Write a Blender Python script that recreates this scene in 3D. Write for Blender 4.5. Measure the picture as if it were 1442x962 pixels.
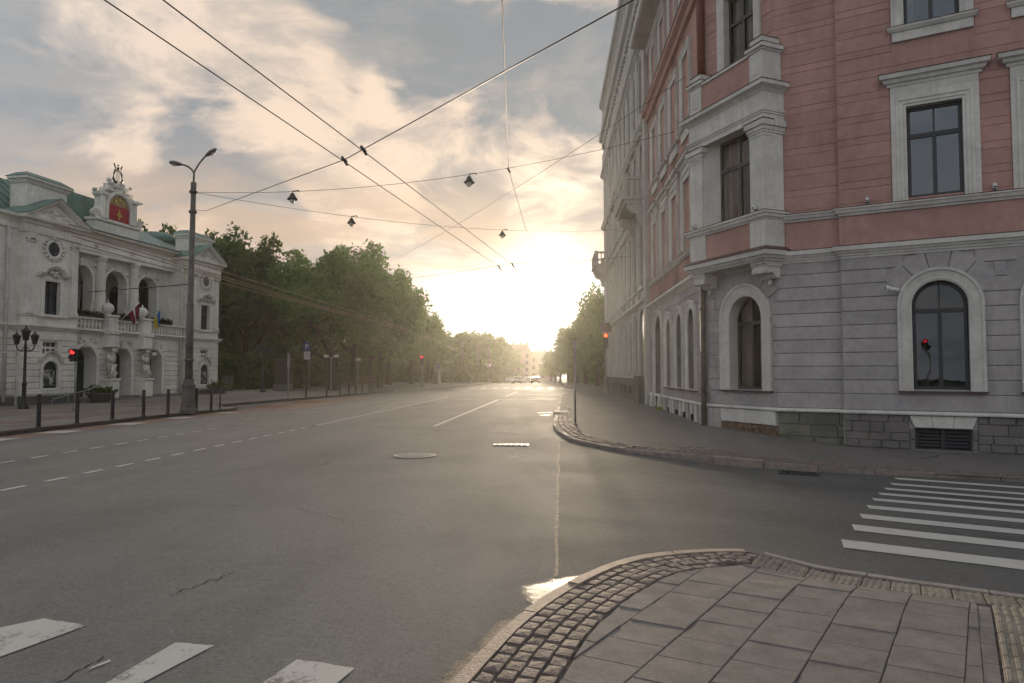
import bpy, math, random
from mathutils import Vector, noise as mnoise
R=math.radians; HAZE=.0005
random.seed(7)
for o in list(bpy.data.objects): bpy.data.objects.remove(o)
SC=bpy.context.scene; COL=SC.collection
# ---------------------------------------------------------------- camera
PITCH=R(2.6215); YAW=R(4.1025); EYE=1.65
cam=bpy.data.cameras.new("camera"); co=bpy.data.objects.new("camera",cam); COL.objects.link(co)
cam.sensor_width=36; cam.lens=36*961/1442; cam.clip_start=.05; cam.clip_end=4000
co.location=(0,0,EYE); co.rotation_euler=(math.pi/2+PITCH,0,YAW); SC.camera=co
# ---------------------------------------------------------------- render settings
SC.view_settings.view_transform='Standard'; SC.view_settings.look='None'; SC.view_settings.gamma=1
SC.view_settings.exposure=0.82
try:
    SC.cycles.use_denoising=True; SC.cycles.denoiser='OPENIMAGEDENOISE'
    SC.cycles.max_bounces=6; SC.cycles.diffuse_bounces=3; SC.cycles.glossy_bounces=3; SC.cycles.transparent_max_bounces=8
    SC.cycles.volume_bounces=0; SC.cycles.sample_clamp_indirect=4; SC.cycles.use_adaptive_sampling=True; SC.cycles.adaptive_threshold=.02
    SC.cycles.caustics_reflective=False; SC.cycles.caustics_refractive=False
except Exception: pass
# ---------------------------------------------------------------- sun
SUN_EL=R(5.2); SUN_AZ=R(-1.5)          # azimuth from +Y towards +X
SD=Vector((math.sin(SUN_AZ)*math.cos(SUN_EL),math.cos(SUN_AZ)*math.cos(SUN_EL),math.sin(SUN_EL)))
sl=bpy.data.lights.new("sun",'SUN'); sl.energy=2.2; sl.angle=R(2.5); sl.color=(1,.81,.58)
so=bpy.data.objects.new("sun",sl); COL.objects.link(so); so.rotation_euler=SD.to_track_quat('Z','Y').to_euler(); so.location=(0,40,30)
# ---------------------------------------------------------------- sky: clear evening sky with a broken cloud deck
def NT(t):
    class N: pass
    k=N(); k.t=t; n=t.nodes; l=t.links
    def new(typ,**kw):
        x=n.new(typ)
        for a,b in kw.items():
            if a=='i':
                for p,q in b.items():
                    if isinstance(q,bpy.types.NodeSocket): l.new(q,x.inputs[p])
                    else: x.inputs[p].default_value=q
            else: setattr(x,a,b)
        return x
    k.new=new
    def math_(op,a,b=0.0,c=None,clamp=False):
        x=n.new('ShaderNodeMath'); x.operation=op; x.use_clamp=clamp
        for s,v in zip(x.inputs,(a,b,c)):
            if v is None: continue
            if isinstance(v,bpy.types.NodeSocket): l.new(v,s)
            else: s.default_value=v
        return x.outputs[0]
    k.m=math_
    def mr(v,a,b,c=0.,d=1.,smooth=True):
        x=n.new('ShaderNodeMapRange'); x.interpolation_type='SMOOTHSTEP' if smooth else 'LINEAR'
        l.new(v,x.inputs[0])
        for s,q in zip(list(x.inputs)[1:5],(a,b,c,d)): s.default_value=q
        return x.outputs[0]
    k.mr=mr
    def mix(f,a,b,blend='MIX'):
        x=n.new('ShaderNodeMix'); x.data_type='RGBA'; x.blend_type=blend
        ii=[s for s in x.inputs if s.enabled]
        for s,q in zip((x.inputs[0],x.inputs[6],x.inputs[7]),(f,a,b)):
            if isinstance(q,bpy.types.NodeSocket): l.new(q,s)
            else: s.default_value=(q if not isinstance(q,tuple) or len(q)==4 else q+(1,))
        return x.outputs[2]
    k.mix=mix
    def noise(vec,scale,detail=4,rough=.5,dist=0.):
        x=n.new('ShaderNodeTexNoise'); l.new(vec,x.inputs['Vector']) if vec is not None else None
        x.inputs['Scale'].default_value=scale; x.inputs['Detail'].default_value=detail; x.inputs['Roughness'].default_value=rough; x.inputs['Distortion'].default_value=dist
        return x.outputs['Fac']
    k.noise=noise
    k.link=l.new
    return k
W=bpy.data.worlds.new("World"); SC.world=W; W.use_nodes=True
W.node_tree.nodes.clear(); k=NT(W.node_tree)
tc=k.new('ShaderNodeTexCoord').outputs['Generated']
sky=k.new('ShaderNodeTexSky',sky_type='NISHITA'); sky.sun_disc=False; sky.sun_elevation=SUN_EL; sky.sun_rotation=SUN_AZ
sky.air_density=1.2; sky.dust_density=1.5; sky.ozone_density=1.5
sp=k.new('ShaderNodeSeparateXYZ',i={0:tc})
X,Y,Z=sp.outputs
zc=k.m('ADD',k.m('MAXIMUM',Z,0.0),.16)
pv=k.new('ShaderNodeCombineXYZ',i={0:k.m('DIVIDE',X,zc),1:k.m('DIVIDE',Y,zc),2:0.0}).outputs[0]
def dirpx(px,py):   # direction of a place in the sky, from the angles it is seen under
    h=Vector(((px-721)/961,1,(481-py)/961))
    h=Vector((h.x,h.y*math.cos(PITCH)-h.z*math.sin(PITCH),h.y*math.sin(PITCH)+h.z*math.cos(PITCH)))
    return Vector((h.x*math.cos(YAW)-h.y*math.sin(YAW),h.x*math.sin(YAW)+h.y*math.cos(YAW),h.z)).normalized()
def lobe(d,w0,w1):  # 1 inside w0 degrees of d, 0 beyond w1
    x=k.new('ShaderNodeVectorMath',operation='DOT_PRODUCT',i={0:tc,1:tuple(d)}).outputs['Value']
    return k.mr(x,math.cos(R(w1)),math.cos(R(w0)))
warp=k.new('ShaderNodeTexNoise',i={'Vector':pv,'Scale':.9,'Detail':3.})
pw=k.new('ShaderNodeVectorMath',operation='MULTIPLY_ADD',i={0:warp.outputs['Color'],1:(.9,.9,0),2:pv}).outputs[0]
n1=k.noise(pw,.85,9,.55)
n2=k.noise(pw,2.6,8,.58)
n3=k.noise(pv,.33,3,.5)
n4=k.noise(pw,7.5,8,.62)
dens=k.m('ADD',k.m('MULTIPLY',n1,.50),k.m('ADD',k.m('MULTIPLY',n2,.38),k.m('ADD',k.m('MULTIPLY',n4,.16),k.m('MULTIPLY',n3,.09))))
# thinner gaps in the deck where the evening sky shows blue-grey, and thicker puffs
gaps=[((500,75),2,9,.13),((640,120),2,7,.11),((590,60),1,6,.07),((110,25),2,7,.08),((20,130),2,8,.06),((640,285),1,5,.14),((385,340),1,5,.15),((330,190),2,7,.12),((800,110),2,6,.10),((150,210),2,8,.08),((700,45),1,5,.06)]
puffs=[((260,80),3,11,.12),((540,215),3,10,.14),((720,170),2,8,.05),((120,130),2,8,.08),((400,70),2,6,.12),((560,120),1,4,.10),((800,190),2,6,.05),((440,240),2,8,.08)]
for (p,a,b,s) in gaps: dens=k.m('SUBTRACT',dens,k.m('MULTIPLY',lobe(dirpx(*p),a,b),s))
for (p,a,b,s) in puffs: dens=k.m('ADD',dens,k.m('MULTIPLY',lobe(dirpx(*p),a,b),s))
cov=k.mr(dens,.497,.62)
sunlobe=lobe(SD,2,70)
lit=k.mix(sunlobe,(.40,.40,.40),(.535,.42,.33))
shade=k.mix(sunlobe,(.22,.25,.29),(.160,.174,.187))
body=k.mix(cov,shade,lit)
body=k.mix(k.m('MULTIPLY',k.mr(k.noise(pw,2.0,9,.66),.44,.62),.72),body,k.mix(sunlobe,(.27,.29,.31),(.25,.234,.22)))
skc=k.new('ShaderNodeVectorMath',operation='SCALE',i={0:sky.outputs[0],'Scale':.05}).outputs[0]
clear=k.mix(.75,skc,shade)
thin=k.mr(dens,.26,.42)
colr=k.mix(thin,clear,body)
# warm cloud bases near the horizon, then the clear bright gap under the deck in front of the sun
elev=Z
az=k.new('ShaderNodeVectorMath',operation='DOT_PRODUCT',i={0:tc,1:(SD.x,SD.y,0)}).outputs['Value']
edge=k.m('ADD',elev,k.m('ADD',k.m('MULTIPLY',k.m('SUBTRACT',n2,.5),.12),k.m('MULTIPLY',k.m('SUBTRACT',n1,.5),.16)))
low=k.m('MULTIPLY',k.mr(elev,.36,.12),k.mr(n1,.30,.62))
colr=k.mix(k.m('MULTIPLY',low,.75),colr,k.mix(sunlobe,(.32,.35,.39),(.57,.415,.295)))
bank=k.m('MULTIPLY',k.mr(edge,.175,.205),k.mr(edge,.29,.22)); colr=k.mix(k.m('MULTIPLY',k.m('MULTIPLY',bank,k.mr(n2,.36,.58)),.75),colr,k.mix(sunlobe,(.25,.27,.30),(.36,.265,.195)))
gap=k.m('MULTIPLY',k.mr(edge,.168,.128),k.mr(az,math.cos(R(18)),math.cos(R(5))))
colr=k.mix(gap,colr,(.72,.69,.63))
g2=k.m('POWER',lobe(dirpx(768,418),0,8),2.0)
colr=k.mix(1.0,colr,k.mix(g2,(0,0,0),(.36,.32,.26)),'ADD')
g3=k.m('MULTIPLY',lobe(dirpx(795,275),0,6),k.mr(n2,.36,.60))
colr=k.mix(1.0,colr,k.mix(g3,(0,0,0),(.30,.26,.20)),'ADD')
bars=k.m('MULTIPLY',k.mr(k.noise(k.new('ShaderNodeMapping',i={0:tc,3:(3.,3.,22.)}).outputs[0],1.1,4,.55,.5),.52,.66),k.m('MULTIPLY',k.mr(elev,.03,.05),k.mr(elev,.12,.07)))
colr=k.mix(k.m('MULTIPLY',bars,.45),colr,(.60,.44,.34))
bg=k.new('ShaderNodeBackground',i={'Color':colr,'Strength':1.0})
out=k.new('ShaderNodeOutputWorld',i={'Surface':bg.outputs[0]})
W.cycles.sampling_method='MANUAL'; W.cycles.sample_map_resolution=1024
# ---------------------------------------------------------------- helpers
class Fr:                              # a wall frame: u along the wall, n outward, z up
    def __init__(s,p,ang=None,q=None,n=None):
        s.o=Vector((p[0],p[1],0))
        if q is not None: d=Vector((q[0]-p[0],q[1]-p[1],0))
        else: d=Vector((math.cos(R(ang)),math.sin(R(ang)),0))
        s.L=d.length; s.u=d.normalized(); s.n=Vector((s.u.y,-s.u.x,0))
        if n is not None and s.n.dot(Vector((n[0],n[1],0)))<0: s.n=-s.n
    def P(s,u,z,n=0.): return s.o+s.u*u+s.n*n+Vector((0,0,z))
    def off(s,d):
        f=Fr((0,0),0); f.o=s.o+s.n*d; f.u=s.u; f.n=s.n; f.L=s.L; return f
WF=Fr((0,0),0); WF.n=Vector((0,1,0))   # world axes: u=x, n=y
class MB:
    def __init__(s): s.v=[]; s.f=[]
    def add(s,vs,fs):
        b=len(s.v); s.v+= [tuple(p) for p in vs]; s.f+=[tuple(i+b for i in f) for f in fs]; return s
    def face(s,*ps): return s.add(ps,[tuple(range(len(ps)))])
    def box(s,fr,u0,u1,z0,z1,n0,n1):
        P=fr.P
        vs=[P(u0,z0,n0),P(u1,z0,n0),P(u1,z1,n0),P(u0,z1,n0),P(u0,z0,n1),P(u1,z0,n1),P(u1,z1,n1),P(u0,z1,n1)]
        return s.add(vs,[(0,3,2,1),(4,5,6,7),(0,1,5,4),(1,2,6,5),(2,3,7,6),(3,0,4,7)])
    def bx(s,x0,x1,y0,y1,z0,z1): return s.box(WF,x0,x1,z0,z1,y0,y1)
    def cbox(s,fr,u0,u1,z0,z1,n0,n1,c):      # box whose front face has chamfered edges
        P=fr.P
        vs=[P(u0,z0,n0),P(u1,z0,n0),P(u1,z1,n0),P(u0,z1,n0),P(u0,z0,n1-c),P(u1,z0,n1-c),P(u1,z1,n1-c),P(u0,z1,n1-c),
            P(u0+c,z0+c,n1),P(u1-c,z0+c,n1),P(u1-c,z1-c,n1),P(u0+c,z1-c,n1)]
        fs=[(0,1,5,4),(1,2,6,5),(2,3,7,6),(3,0,4,7),(4,5,9,8),(5,6,10,9),(6,7,11,10),(7,4,8,11),(8,9,10,11)]
        return s.add(vs,fs)
    def prism(s,fr,poly,n0,n1,c=0.):         # polygon in (u,z) pushed out from n0 to n1
        m=len(poly); P=fr.P
        vs=[P(u,z,n0) for u,z in poly]+[P(u,z,n1) for u,z in poly]
        return s.add(vs,[tuple(range(m)),tuple(range(m,2*m))]+[(i,(i+1)%m,m+(i+1)%m,m+i) for i in range(m)])
    def tube(s,pts,r,k=8,caps=True):
        pts=[Vector(p) for p in pts]; rr=r if isinstance(r,(list,tuple)) else [r]*len(pts); vs=[]; fs=[]
        up=Vector((0,0,1))
        for i,p in enumerate(pts):
            t=(pts[min(i+1,len(pts)-1)]-pts[max(i-1,0)]).normalized()
            a=t.cross(up); 
            if a.length<.05: a=t.cross(Vector((1,0,0)))
            a.normalize(); b=t.cross(a)
            for j in range(k):
                w=2*math.pi*j/k; vs.append(p+(a*math.cos(w)+b*math.sin(w))*rr[i])
        for i in range(len(pts)-1):
            for j in range(k): fs.append((i*k+j,i*k+(j+1)%k,(i+1)*k+(j+1)%k,(i+1)*k+j))
        if caps: fs+=[tuple(range(k))[::-1],tuple(range((len(pts)-1)*k,len(pts)*k))]
        return s.add(vs,fs)
    def lathe(s,c,prof,k=12,sx=1.,sy=1.,rot=0.):       # prof: (radius, z)
        vs=[];fs=[];m=len(prof); c=Vector(c)
        for r,z in prof:
            for j in range(k):
                w=2*math.pi*j/k+rot; vs.append(c+Vector((r*sx*math.cos(w),r*sy*math.sin(w),z)))
        for i in range(m-1):
            for j in range(k): fs.append((i*k+j,i*k+(j+1)%k,(i+1)*k+(j+1)%k,(i+1)*k+j))
        fs+=[tuple(range(k))[::-1],tuple(range((m-1)*k,m*k))]
        return s.add(vs,fs)
    def ball(s,c,r,k=10,h=7,sq=(1,1,1)):
        vs=[];fs=[];c=Vector(c)
        for i in range(h+1):
            t=math.pi*i/h
            for j in range(k):
                w=2*math.pi*j/k; vs.append(c+Vector((r*sq[0]*math.sin(t)*math.cos(w),r*sq[1]*math.sin(t)*math.sin(w),-r*sq[2]*math.cos(t))))
        for i in range(h):
            for j in range(k): fs.append((i*k+j,i*k+(j+1)%k,(i+1)*k+(j+1)%k,(i+1)*k+j))
        return s.add(vs,fs)
    def sweep(s,path,prof,mapf,closed=False,caps=True):
        # path: 2-D points, prof: (t outward to the right of travel, h); mapf(x,y,h) -> 3-D
        P=[Vector(p) for p in path]; m=len(P); q=len(prof); vs=[];fs=[]
        for i in range(m):
            ds=[]
            if closed or i>0: ds.append((P[i]-P[i-1]).normalized())
            if closed or i<m-1: ds.append((P[(i+1)%m]-P[i]).normalized())
            ns=[Vector((d.y,-d.x)) for d in ds]
            n=ns[0] if len(ns)==1 else (ns[0]+ns[1])
            if len(ns)==2:
                n.normalize(); n=n/max(.35,n.dot(ns[0]))
            for t,h in prof: vs.append(mapf(P[i].x+n.x*t,P[i].y+n.y*t,h))
        for i in range(m if closed else m-1):
            a=i*q; b=((i+1)%m)*q
            for j in range(q): fs.append((a+j,b+j,b+(j+1)%q,a+(j+1)%q))
        if caps and not closed: fs+=[tuple(range(q)),tuple(range((m-1)*q,m*q))[::-1]]
        return s.add(vs,fs)
def hmap(x,y,h): return Vector((x,y,h))
def wmap(fr): return lambda u,z,h: fr.P(u,z,h)
def wloc(o):
    v=Vector((0,0,0))
    while o is not None: v=v+o.location; o=o.parent
    return v
def obj(name,mb,mat,parent=None,smooth=False,label=None,kind=None,recalc=True):
    me=bpy.data.meshes.new(name); off=wloc(parent)
    me.from_pydata([(p[0]-off.x,p[1]-off.y,p[2]-off.z) for p in mb.v],[],mb.f)
    if recalc:
        import bmesh
        bm=bmesh.new(); bm.from_mesh(me); bmesh.ops.recalc_face_normals(bm,faces=bm.faces); bm.to_mesh(me); bm.free()
    if smooth: me.polygons.foreach_set('use_smooth',[True]*len(me.polygons))
    if mat: me.materials.append(mat)
    o=bpy.data.objects.new(name,me); COL.objects.link(o)
    if parent: o.parent=parent
    if label: o['label']=label
    if kind: o['kind']=kind
    return o
def tag(o,label,cat,group=None):
    o['label']=label; o['category']=cat
    if group: o['group']=group
    return o
def thing(name,label,cat,loc=(0,0,0),group=None):
    o=bpy.data.objects.new(name,None); COL.objects.link(o); o.location=loc; o.empty_display_size=.2
    return tag(o,label,cat,group)
def dup(root,loc,rz=0.,label=None,sc=None):
    def cp(o,par):
        c=o.copy(); COL.objects.link(c); c.parent=par
        for ch in o.children: cp(ch,c)
        return c
    r=cp(root,None); r.location=loc; r.rotation_euler=(0,0,rz)
    if sc: r.scale=sc
    if label: r['label']=label
    return r
def S(x,a,b):
    t=max(0.,min(1.,(x-a)/(b-a))); return t*t*(3-2*t)
# ---------------------------------------------------------------- materials
MATS={}
def mat(name,col,rough=.8,var=.15,vs=3.,bump=.15,bs=40.,spec=.3,metal=0.,col2=None,stretch=None,stain=0.,coat=0.):
    if name in MATS: return MATS[name]
    m=bpy.data.materials.new(name); m.use_nodes=True; m.node_tree.nodes.clear(); k=NT(m.node_tree)
    tc=k.new('ShaderNodeTexCoord').outputs['Object']
    geo=k.new('ShaderNodeNewGeometry').outputs['Position']
    v=geo
    if stretch: v=k.new('ShaderNodeMapping',i={0:geo,3:stretch}).outputs[0]
    a=k.noise(v,vs,6,.6); b=k.noise(geo,vs*6.3,4,.6)
    f=k.m('ADD',k.m('MULTIPLY',a,.65),k.m('MULTIPLY',b,.35))
    f=k.mr(f,.3,.7)
    c2=col2 or tuple(max(0,c*(1-var*2.2)) for c in col)
    c1=tuple(min(1,c*(1+var*.6)) for c in col)
    c=k.mix(f,c2,c1)
    if stain>0:
        sv=k.new('ShaderNodeMapping',i={0:geo,3:(4.5,4.5,.22)}).outputs[0]
        sn=k.m('MULTIPLY',k.mr(k.noise(sv,1.5,7,.7),.46,.72),k.mr(k.noise(geo,.6,4,.6),.35,.6))
        c=k.mix(k.m('MULTIPLY',sn,stain),c,tuple(x*.55 for x in col))
    oi=k.new('ShaderNodeObjectInfo').outputs['Random']
    c=k.mix(1.0,c,k.mix(oi,(.93,.93,.93),(1.06,1.05,1.04)),'MULTIPLY')
    bs_=k.new('ShaderNodeBsdfPrincipled',i={'Base Color':c,'Roughness':rough,'Metallic':metal,'Specular IOR Level':spec})
    if coat: bs_.inputs['Coat Weight'].default_value=coat
    if bump>0:
        h=k.m('ADD',k.noise(geo,bs,4,.6),k.m('MULTIPLY',a,.6))
        bn=k.new('ShaderNodeBump',i={'Strength':bump,'Distance':.02,'Height':h}); k.link(bn.outputs[0],bs_.inputs['Normal'])
    k.new('ShaderNodeOutputMaterial',i={0:bs_.outputs[0]})
    MATS[name]=m; return m
def emis(name,col,st):
    m=bpy.data.materials.new(name); m.use_nodes=True; m.node_tree.nodes.clear(); k=NT(m.node_tree)
    e=k.new('ShaderNodeEmission',i={0:col+(1,),1:st}); k.new('ShaderNodeOutputMaterial',i={0:e.outputs[0]}); return m
def glassm(name,tint,refl=.55,fs=1.4):
    m=bpy.data.materials.new(name); m.use_nodes=True; m.node_tree.nodes.clear(); k=NT(m.node_tree)
    t=k.new('ShaderNodeBsdfTransparent',i={0:tint+(1,)}); g=k.new('ShaderNodeBsdfGlossy',i={0:(.9,.93,.95,1),1:.015})
    geo=k.new('ShaderNodeNewGeometry').outputs['Position']
    bn=k.new('ShaderNodeBump',i={'Strength':.05,'Distance':.05,'Height':k.noise(geo,1.6,2,.5)}); k.link(bn.outputs[0],g.inputs['Normal'])
    fr=k.new('ShaderNodeFresnel',i={0:1.55}).outputs[0]
    f=k.m('ADD',k.m('MULTIPLY',fr,fs),refl*.2,clamp=True)
    x=k.new('ShaderNodeMixShader',i={0:f,1:t.outputs[0],2:g.outputs[0]}); k.new('ShaderNodeOutputMaterial',i={0:x.outputs[0]}); return m
M_GREY=mat('grey_stucco',(.415,.385,.385),.9,.12,1.1,.45,26,.2,stain=.35)
M_PINK=mat('pink_stucco',(.48,.285,.25),.9,.12,.8,.4,40,.2,stain=.42)
M_TRIM=mat('white_trim',(.64,.615,.575),.75,.11,1.6,.25,30,.25,stain=.5)
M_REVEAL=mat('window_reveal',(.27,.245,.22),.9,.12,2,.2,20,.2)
M_TRIMD=mat('metal_flashing',(.10,.055,.05),.55,.1,4,.05,20,.4)
M_PLINTH=mat('plinth_stone',(.20,.185,.175),.9,.15,2.2,.9,18,.2,stain=.25)
M_PLINTHG=mat('plinth_stone_green',(.185,.18,.15),.9,.20,2.2,.9,18,.2,stain=.3)
M_RUBBLE=mat('rubble_stone',(.25,.17,.12),.9,.35,9,1.,22,.2)
M_FRAME=mat('window_frame',(.035,.036,.042),.45,.1,5,.05,30,.5)
M_FRAMEB=mat('window_frame_brown',(.05,.04,.035),.5,.1,5,.05,30,.5)
M_GLASS=glassm('window_glass',(.50,.52,.52),.62)
M_GLASSD=glassm('arch_window_glass',(.35,.40,.38),.12)
M_GLASSB=glassm('oriel_glass',(.60,.58,.54),.02,.55)
M_CURT=mat('curtain',(.58,.55,.49),.95,.12,3,.0)
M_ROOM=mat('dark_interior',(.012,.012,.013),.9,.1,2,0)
M_DARKGL=mat('far_glass',(.035,.042,.05),.12,.2,1.2,.0,10,.6)
M_WHITEB=mat('cream_facade',(.47,.465,.435),.85,.10,.8,.25,22,.25,stain=.25)
M_WHITEBD=mat('facade_plinth',(.12,.12,.115),.85,.15,1.2,.3,20,.25)
M_THEA=mat('theatre_stucco',(.79,.765,.70),.85,.12,.9,.25,18,.25,stain=.38)
M_THEAD=mat('theatre_ornament',(.68,.655,.59),.85,.15,3,.5,12,.25,stain=.3)
M_COPPER=mat('green_copper',(.15,.235,.20),.65,.18,1.2,.1,14,.4,stain=.35)
M_COPPERL=mat('pale_copper',(.34,.41,.37),.6,.15,1.2,.1,14,.4,stain=.2)
M_DOOR=mat('dark_green_door',(.012,.028,.026),.5,.15,2,.05,20,.4)
M_RED=mat('red_panel',(.36,.03,.04),.6,.1,3,.05,20,.3)
M_GOLD=mat('gilding',(.62,.42,.12),.4,.2,6,.3,30,.5,metal=.5)
M_BRONZE=mat('dark_bronze',(.07,.05,.04),.5,.2,6,.2,20,.5)
M_IRON=mat('black_iron',(.02,.02,.021),.5,.2,6,.1,30,.4)
M_BOLL=mat('bollard_paint',(.018,.016,.017),.45,.2,6,.05,30,.4)
M_STEEL=mat('galvanised_steel',(.26,.26,.26),.5,.18,4,.1,30,.4,metal=.3)
M_MAST=mat('grey_mast_paint',(.13,.12,.11),.6,.22,3,.2,20,.3,stain=.3)
M_WIRE=mat('wire_metal',(.035,.03,.028),.45,.1,5,0,20,.5)
M_COPW=mat('trolley_copper',(.30,.20,.12),.35,.1,5,0,20,.5,metal=.6)
M_LGLASS=mat('lamp_glass',(.75,.70,.62),.2,.05,5,0,20,.5)
M_PAINT=mat('road_paint',(.62,.60,.56),.7,.10,4,.25,60,.3)
M_KERB=mat('granite_kerb',(.36,.27,.22),.7,.16,7,.4,60,.35)
M_KERBG=mat('concrete_kerb',(.34,.30,.27),.75,.18,6,.4,60,.3)
M_SETT=mat('granite_sett',(.195,.15,.135),.75,.26,8,.45,45,.35)
M_SLAB=mat('concrete_slab',(.205,.183,.170),.85,.15,6.0,.35,90,.3)
M_TACT=mat('tactile_tile',(.30,.265,.215),.8,.18,4,.3,70,.3)
M_BED=mat('paving_joint',(.125,.108,.094),.95,.3,9,.5,60,.15)
M_IRONC=mat('cast_iron',(.40,.37,.33),.42,.2,9,.4,40,.5,metal=.3)
M_BARK=mat('bark',(.055,.042,.032),.95,.3,3,.8,14,.15)
M_BLUE=mat('sign_blue',(.02,.045,.15),.5,.05,5,0)
M_WHITE=mat('sign_white',(.45,.45,.44),.5,.05,5,0)
M_PLASTIC=mat('dark_housing',(.018,.018,.018),.5,.1,5,0)
M_WPLAST=mat('white_housing',(.68,.68,.66),.5,.06,5,0)
M_RAIL=mat('brown_railing',(.16,.075,.05),.6,.2,4,.1)
M_BOX=mat('grey_cabinet',(.13,.125,.115),.7,.2,3,.1)
M_REDL=emis('red_lamp',(1.,.025,.03),2.0); M_AMBL=emis('red_amber_lamp',(1.,.075,.015),2.6)
def leafm(name,c1,c2):
    m=bpy.data.materials.new(name); m.use_nodes=True; m.node_tree.nodes.clear(); k=NT(m.node_tree)
    geo=k.new('ShaderNodeNewGeometry'); n=k.noise(geo.outputs['Position'],.55,4,.6); r=geo.outputs['Random Per Island']
    c=k.mix(k.m('ADD',k.m('MULTIPLY',k.mr(n,.35,.65),.6),k.m('MULTIPLY',r,.4)),c1,c2)
    d=k.new('ShaderNodeBsdfDiffuse',i={0:c}); t=k.new('ShaderNodeBsdfTranslucent',i={0:k.mix(1.,c,(1.3,1.35,.7),'MULTIPLY')})
    x=k.new('ShaderNodeMixShader',i={0:.42,1:d.outputs[0],2:t.outputs[0]}); k.new('ShaderNodeOutputMaterial',i={0:x.outputs[0]}); return m
M_LEAF=leafm('leaves',(.048,.102,.034),(.12,.20,.062))
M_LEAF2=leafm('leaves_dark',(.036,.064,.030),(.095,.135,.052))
M_FLOW=leafm('box_plants',(.03,.04,.02),(.08,.07,.04))

def patchy(name,col,rough,spec):     # thin pale layer for painted sun glow that breaks up towards its edge
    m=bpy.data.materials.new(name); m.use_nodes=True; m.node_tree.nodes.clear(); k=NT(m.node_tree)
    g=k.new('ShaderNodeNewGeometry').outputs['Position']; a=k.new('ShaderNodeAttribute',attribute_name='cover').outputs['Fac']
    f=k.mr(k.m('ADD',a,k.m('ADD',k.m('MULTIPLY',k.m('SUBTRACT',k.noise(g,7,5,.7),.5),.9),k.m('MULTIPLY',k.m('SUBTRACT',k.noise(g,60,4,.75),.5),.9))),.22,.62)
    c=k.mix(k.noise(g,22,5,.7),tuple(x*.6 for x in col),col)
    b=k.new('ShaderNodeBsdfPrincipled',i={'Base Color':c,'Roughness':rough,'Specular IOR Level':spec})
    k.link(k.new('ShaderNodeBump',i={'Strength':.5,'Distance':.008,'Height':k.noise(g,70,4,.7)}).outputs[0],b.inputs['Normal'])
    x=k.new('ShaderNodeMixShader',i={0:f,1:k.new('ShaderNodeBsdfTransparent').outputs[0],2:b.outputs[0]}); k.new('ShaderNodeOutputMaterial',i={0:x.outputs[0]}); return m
def cover(o,vals):
    at=o.data.attributes.new('cover','FLOAT','POINT'); at.data.foreach_set('value',vals)
# ---------------------------------------------------------------- ground, road, pavements
def fall(y): return -.75*S(y,100,150)-.004*max(0,y-150)
EDG=Vector((math.cos(R(-26)),math.sin(R(-26)))); EDN=Vector((-EDG.y,EDG.x)); E0=Vector((1.71,6.11))
def dperp(x,y): return (Vector((x,y))-E0).dot(EDN)
def dalong(x,y): return (Vector((x,y))-E0).dot(EDG)
def T(x,y): return -.2*S(x,.5,4)*S(dperp(x,y),.8,7.5)*(1-S(y,20,40))+fall(y)
def NZ(x,y):
    return .13-.10*S(dalong(x,y),-.15,.6)*S(-dperp(x,y),1.1,.05)
def rng(a,b,s):
    n=max(1,int(round((b-a)/s))); return [a+(b-a)*i/n for i in range(n)]
def sheet(name,xs,ys,zf,m,kind='structure',parent=None):
    mb=MB(); mb.v=[(x,y,zf(x,y)) for y in ys for x in xs]; nx=len(xs)
    mb.f=[(j*nx+i,j*nx+i+1,(j+1)*nx+i+1,(j+1)*nx+i) for j in range(len(ys)-1) for i in range(nx-1)]
    return obj(name,mb,m,parent,kind=kind,smooth=True)
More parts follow.
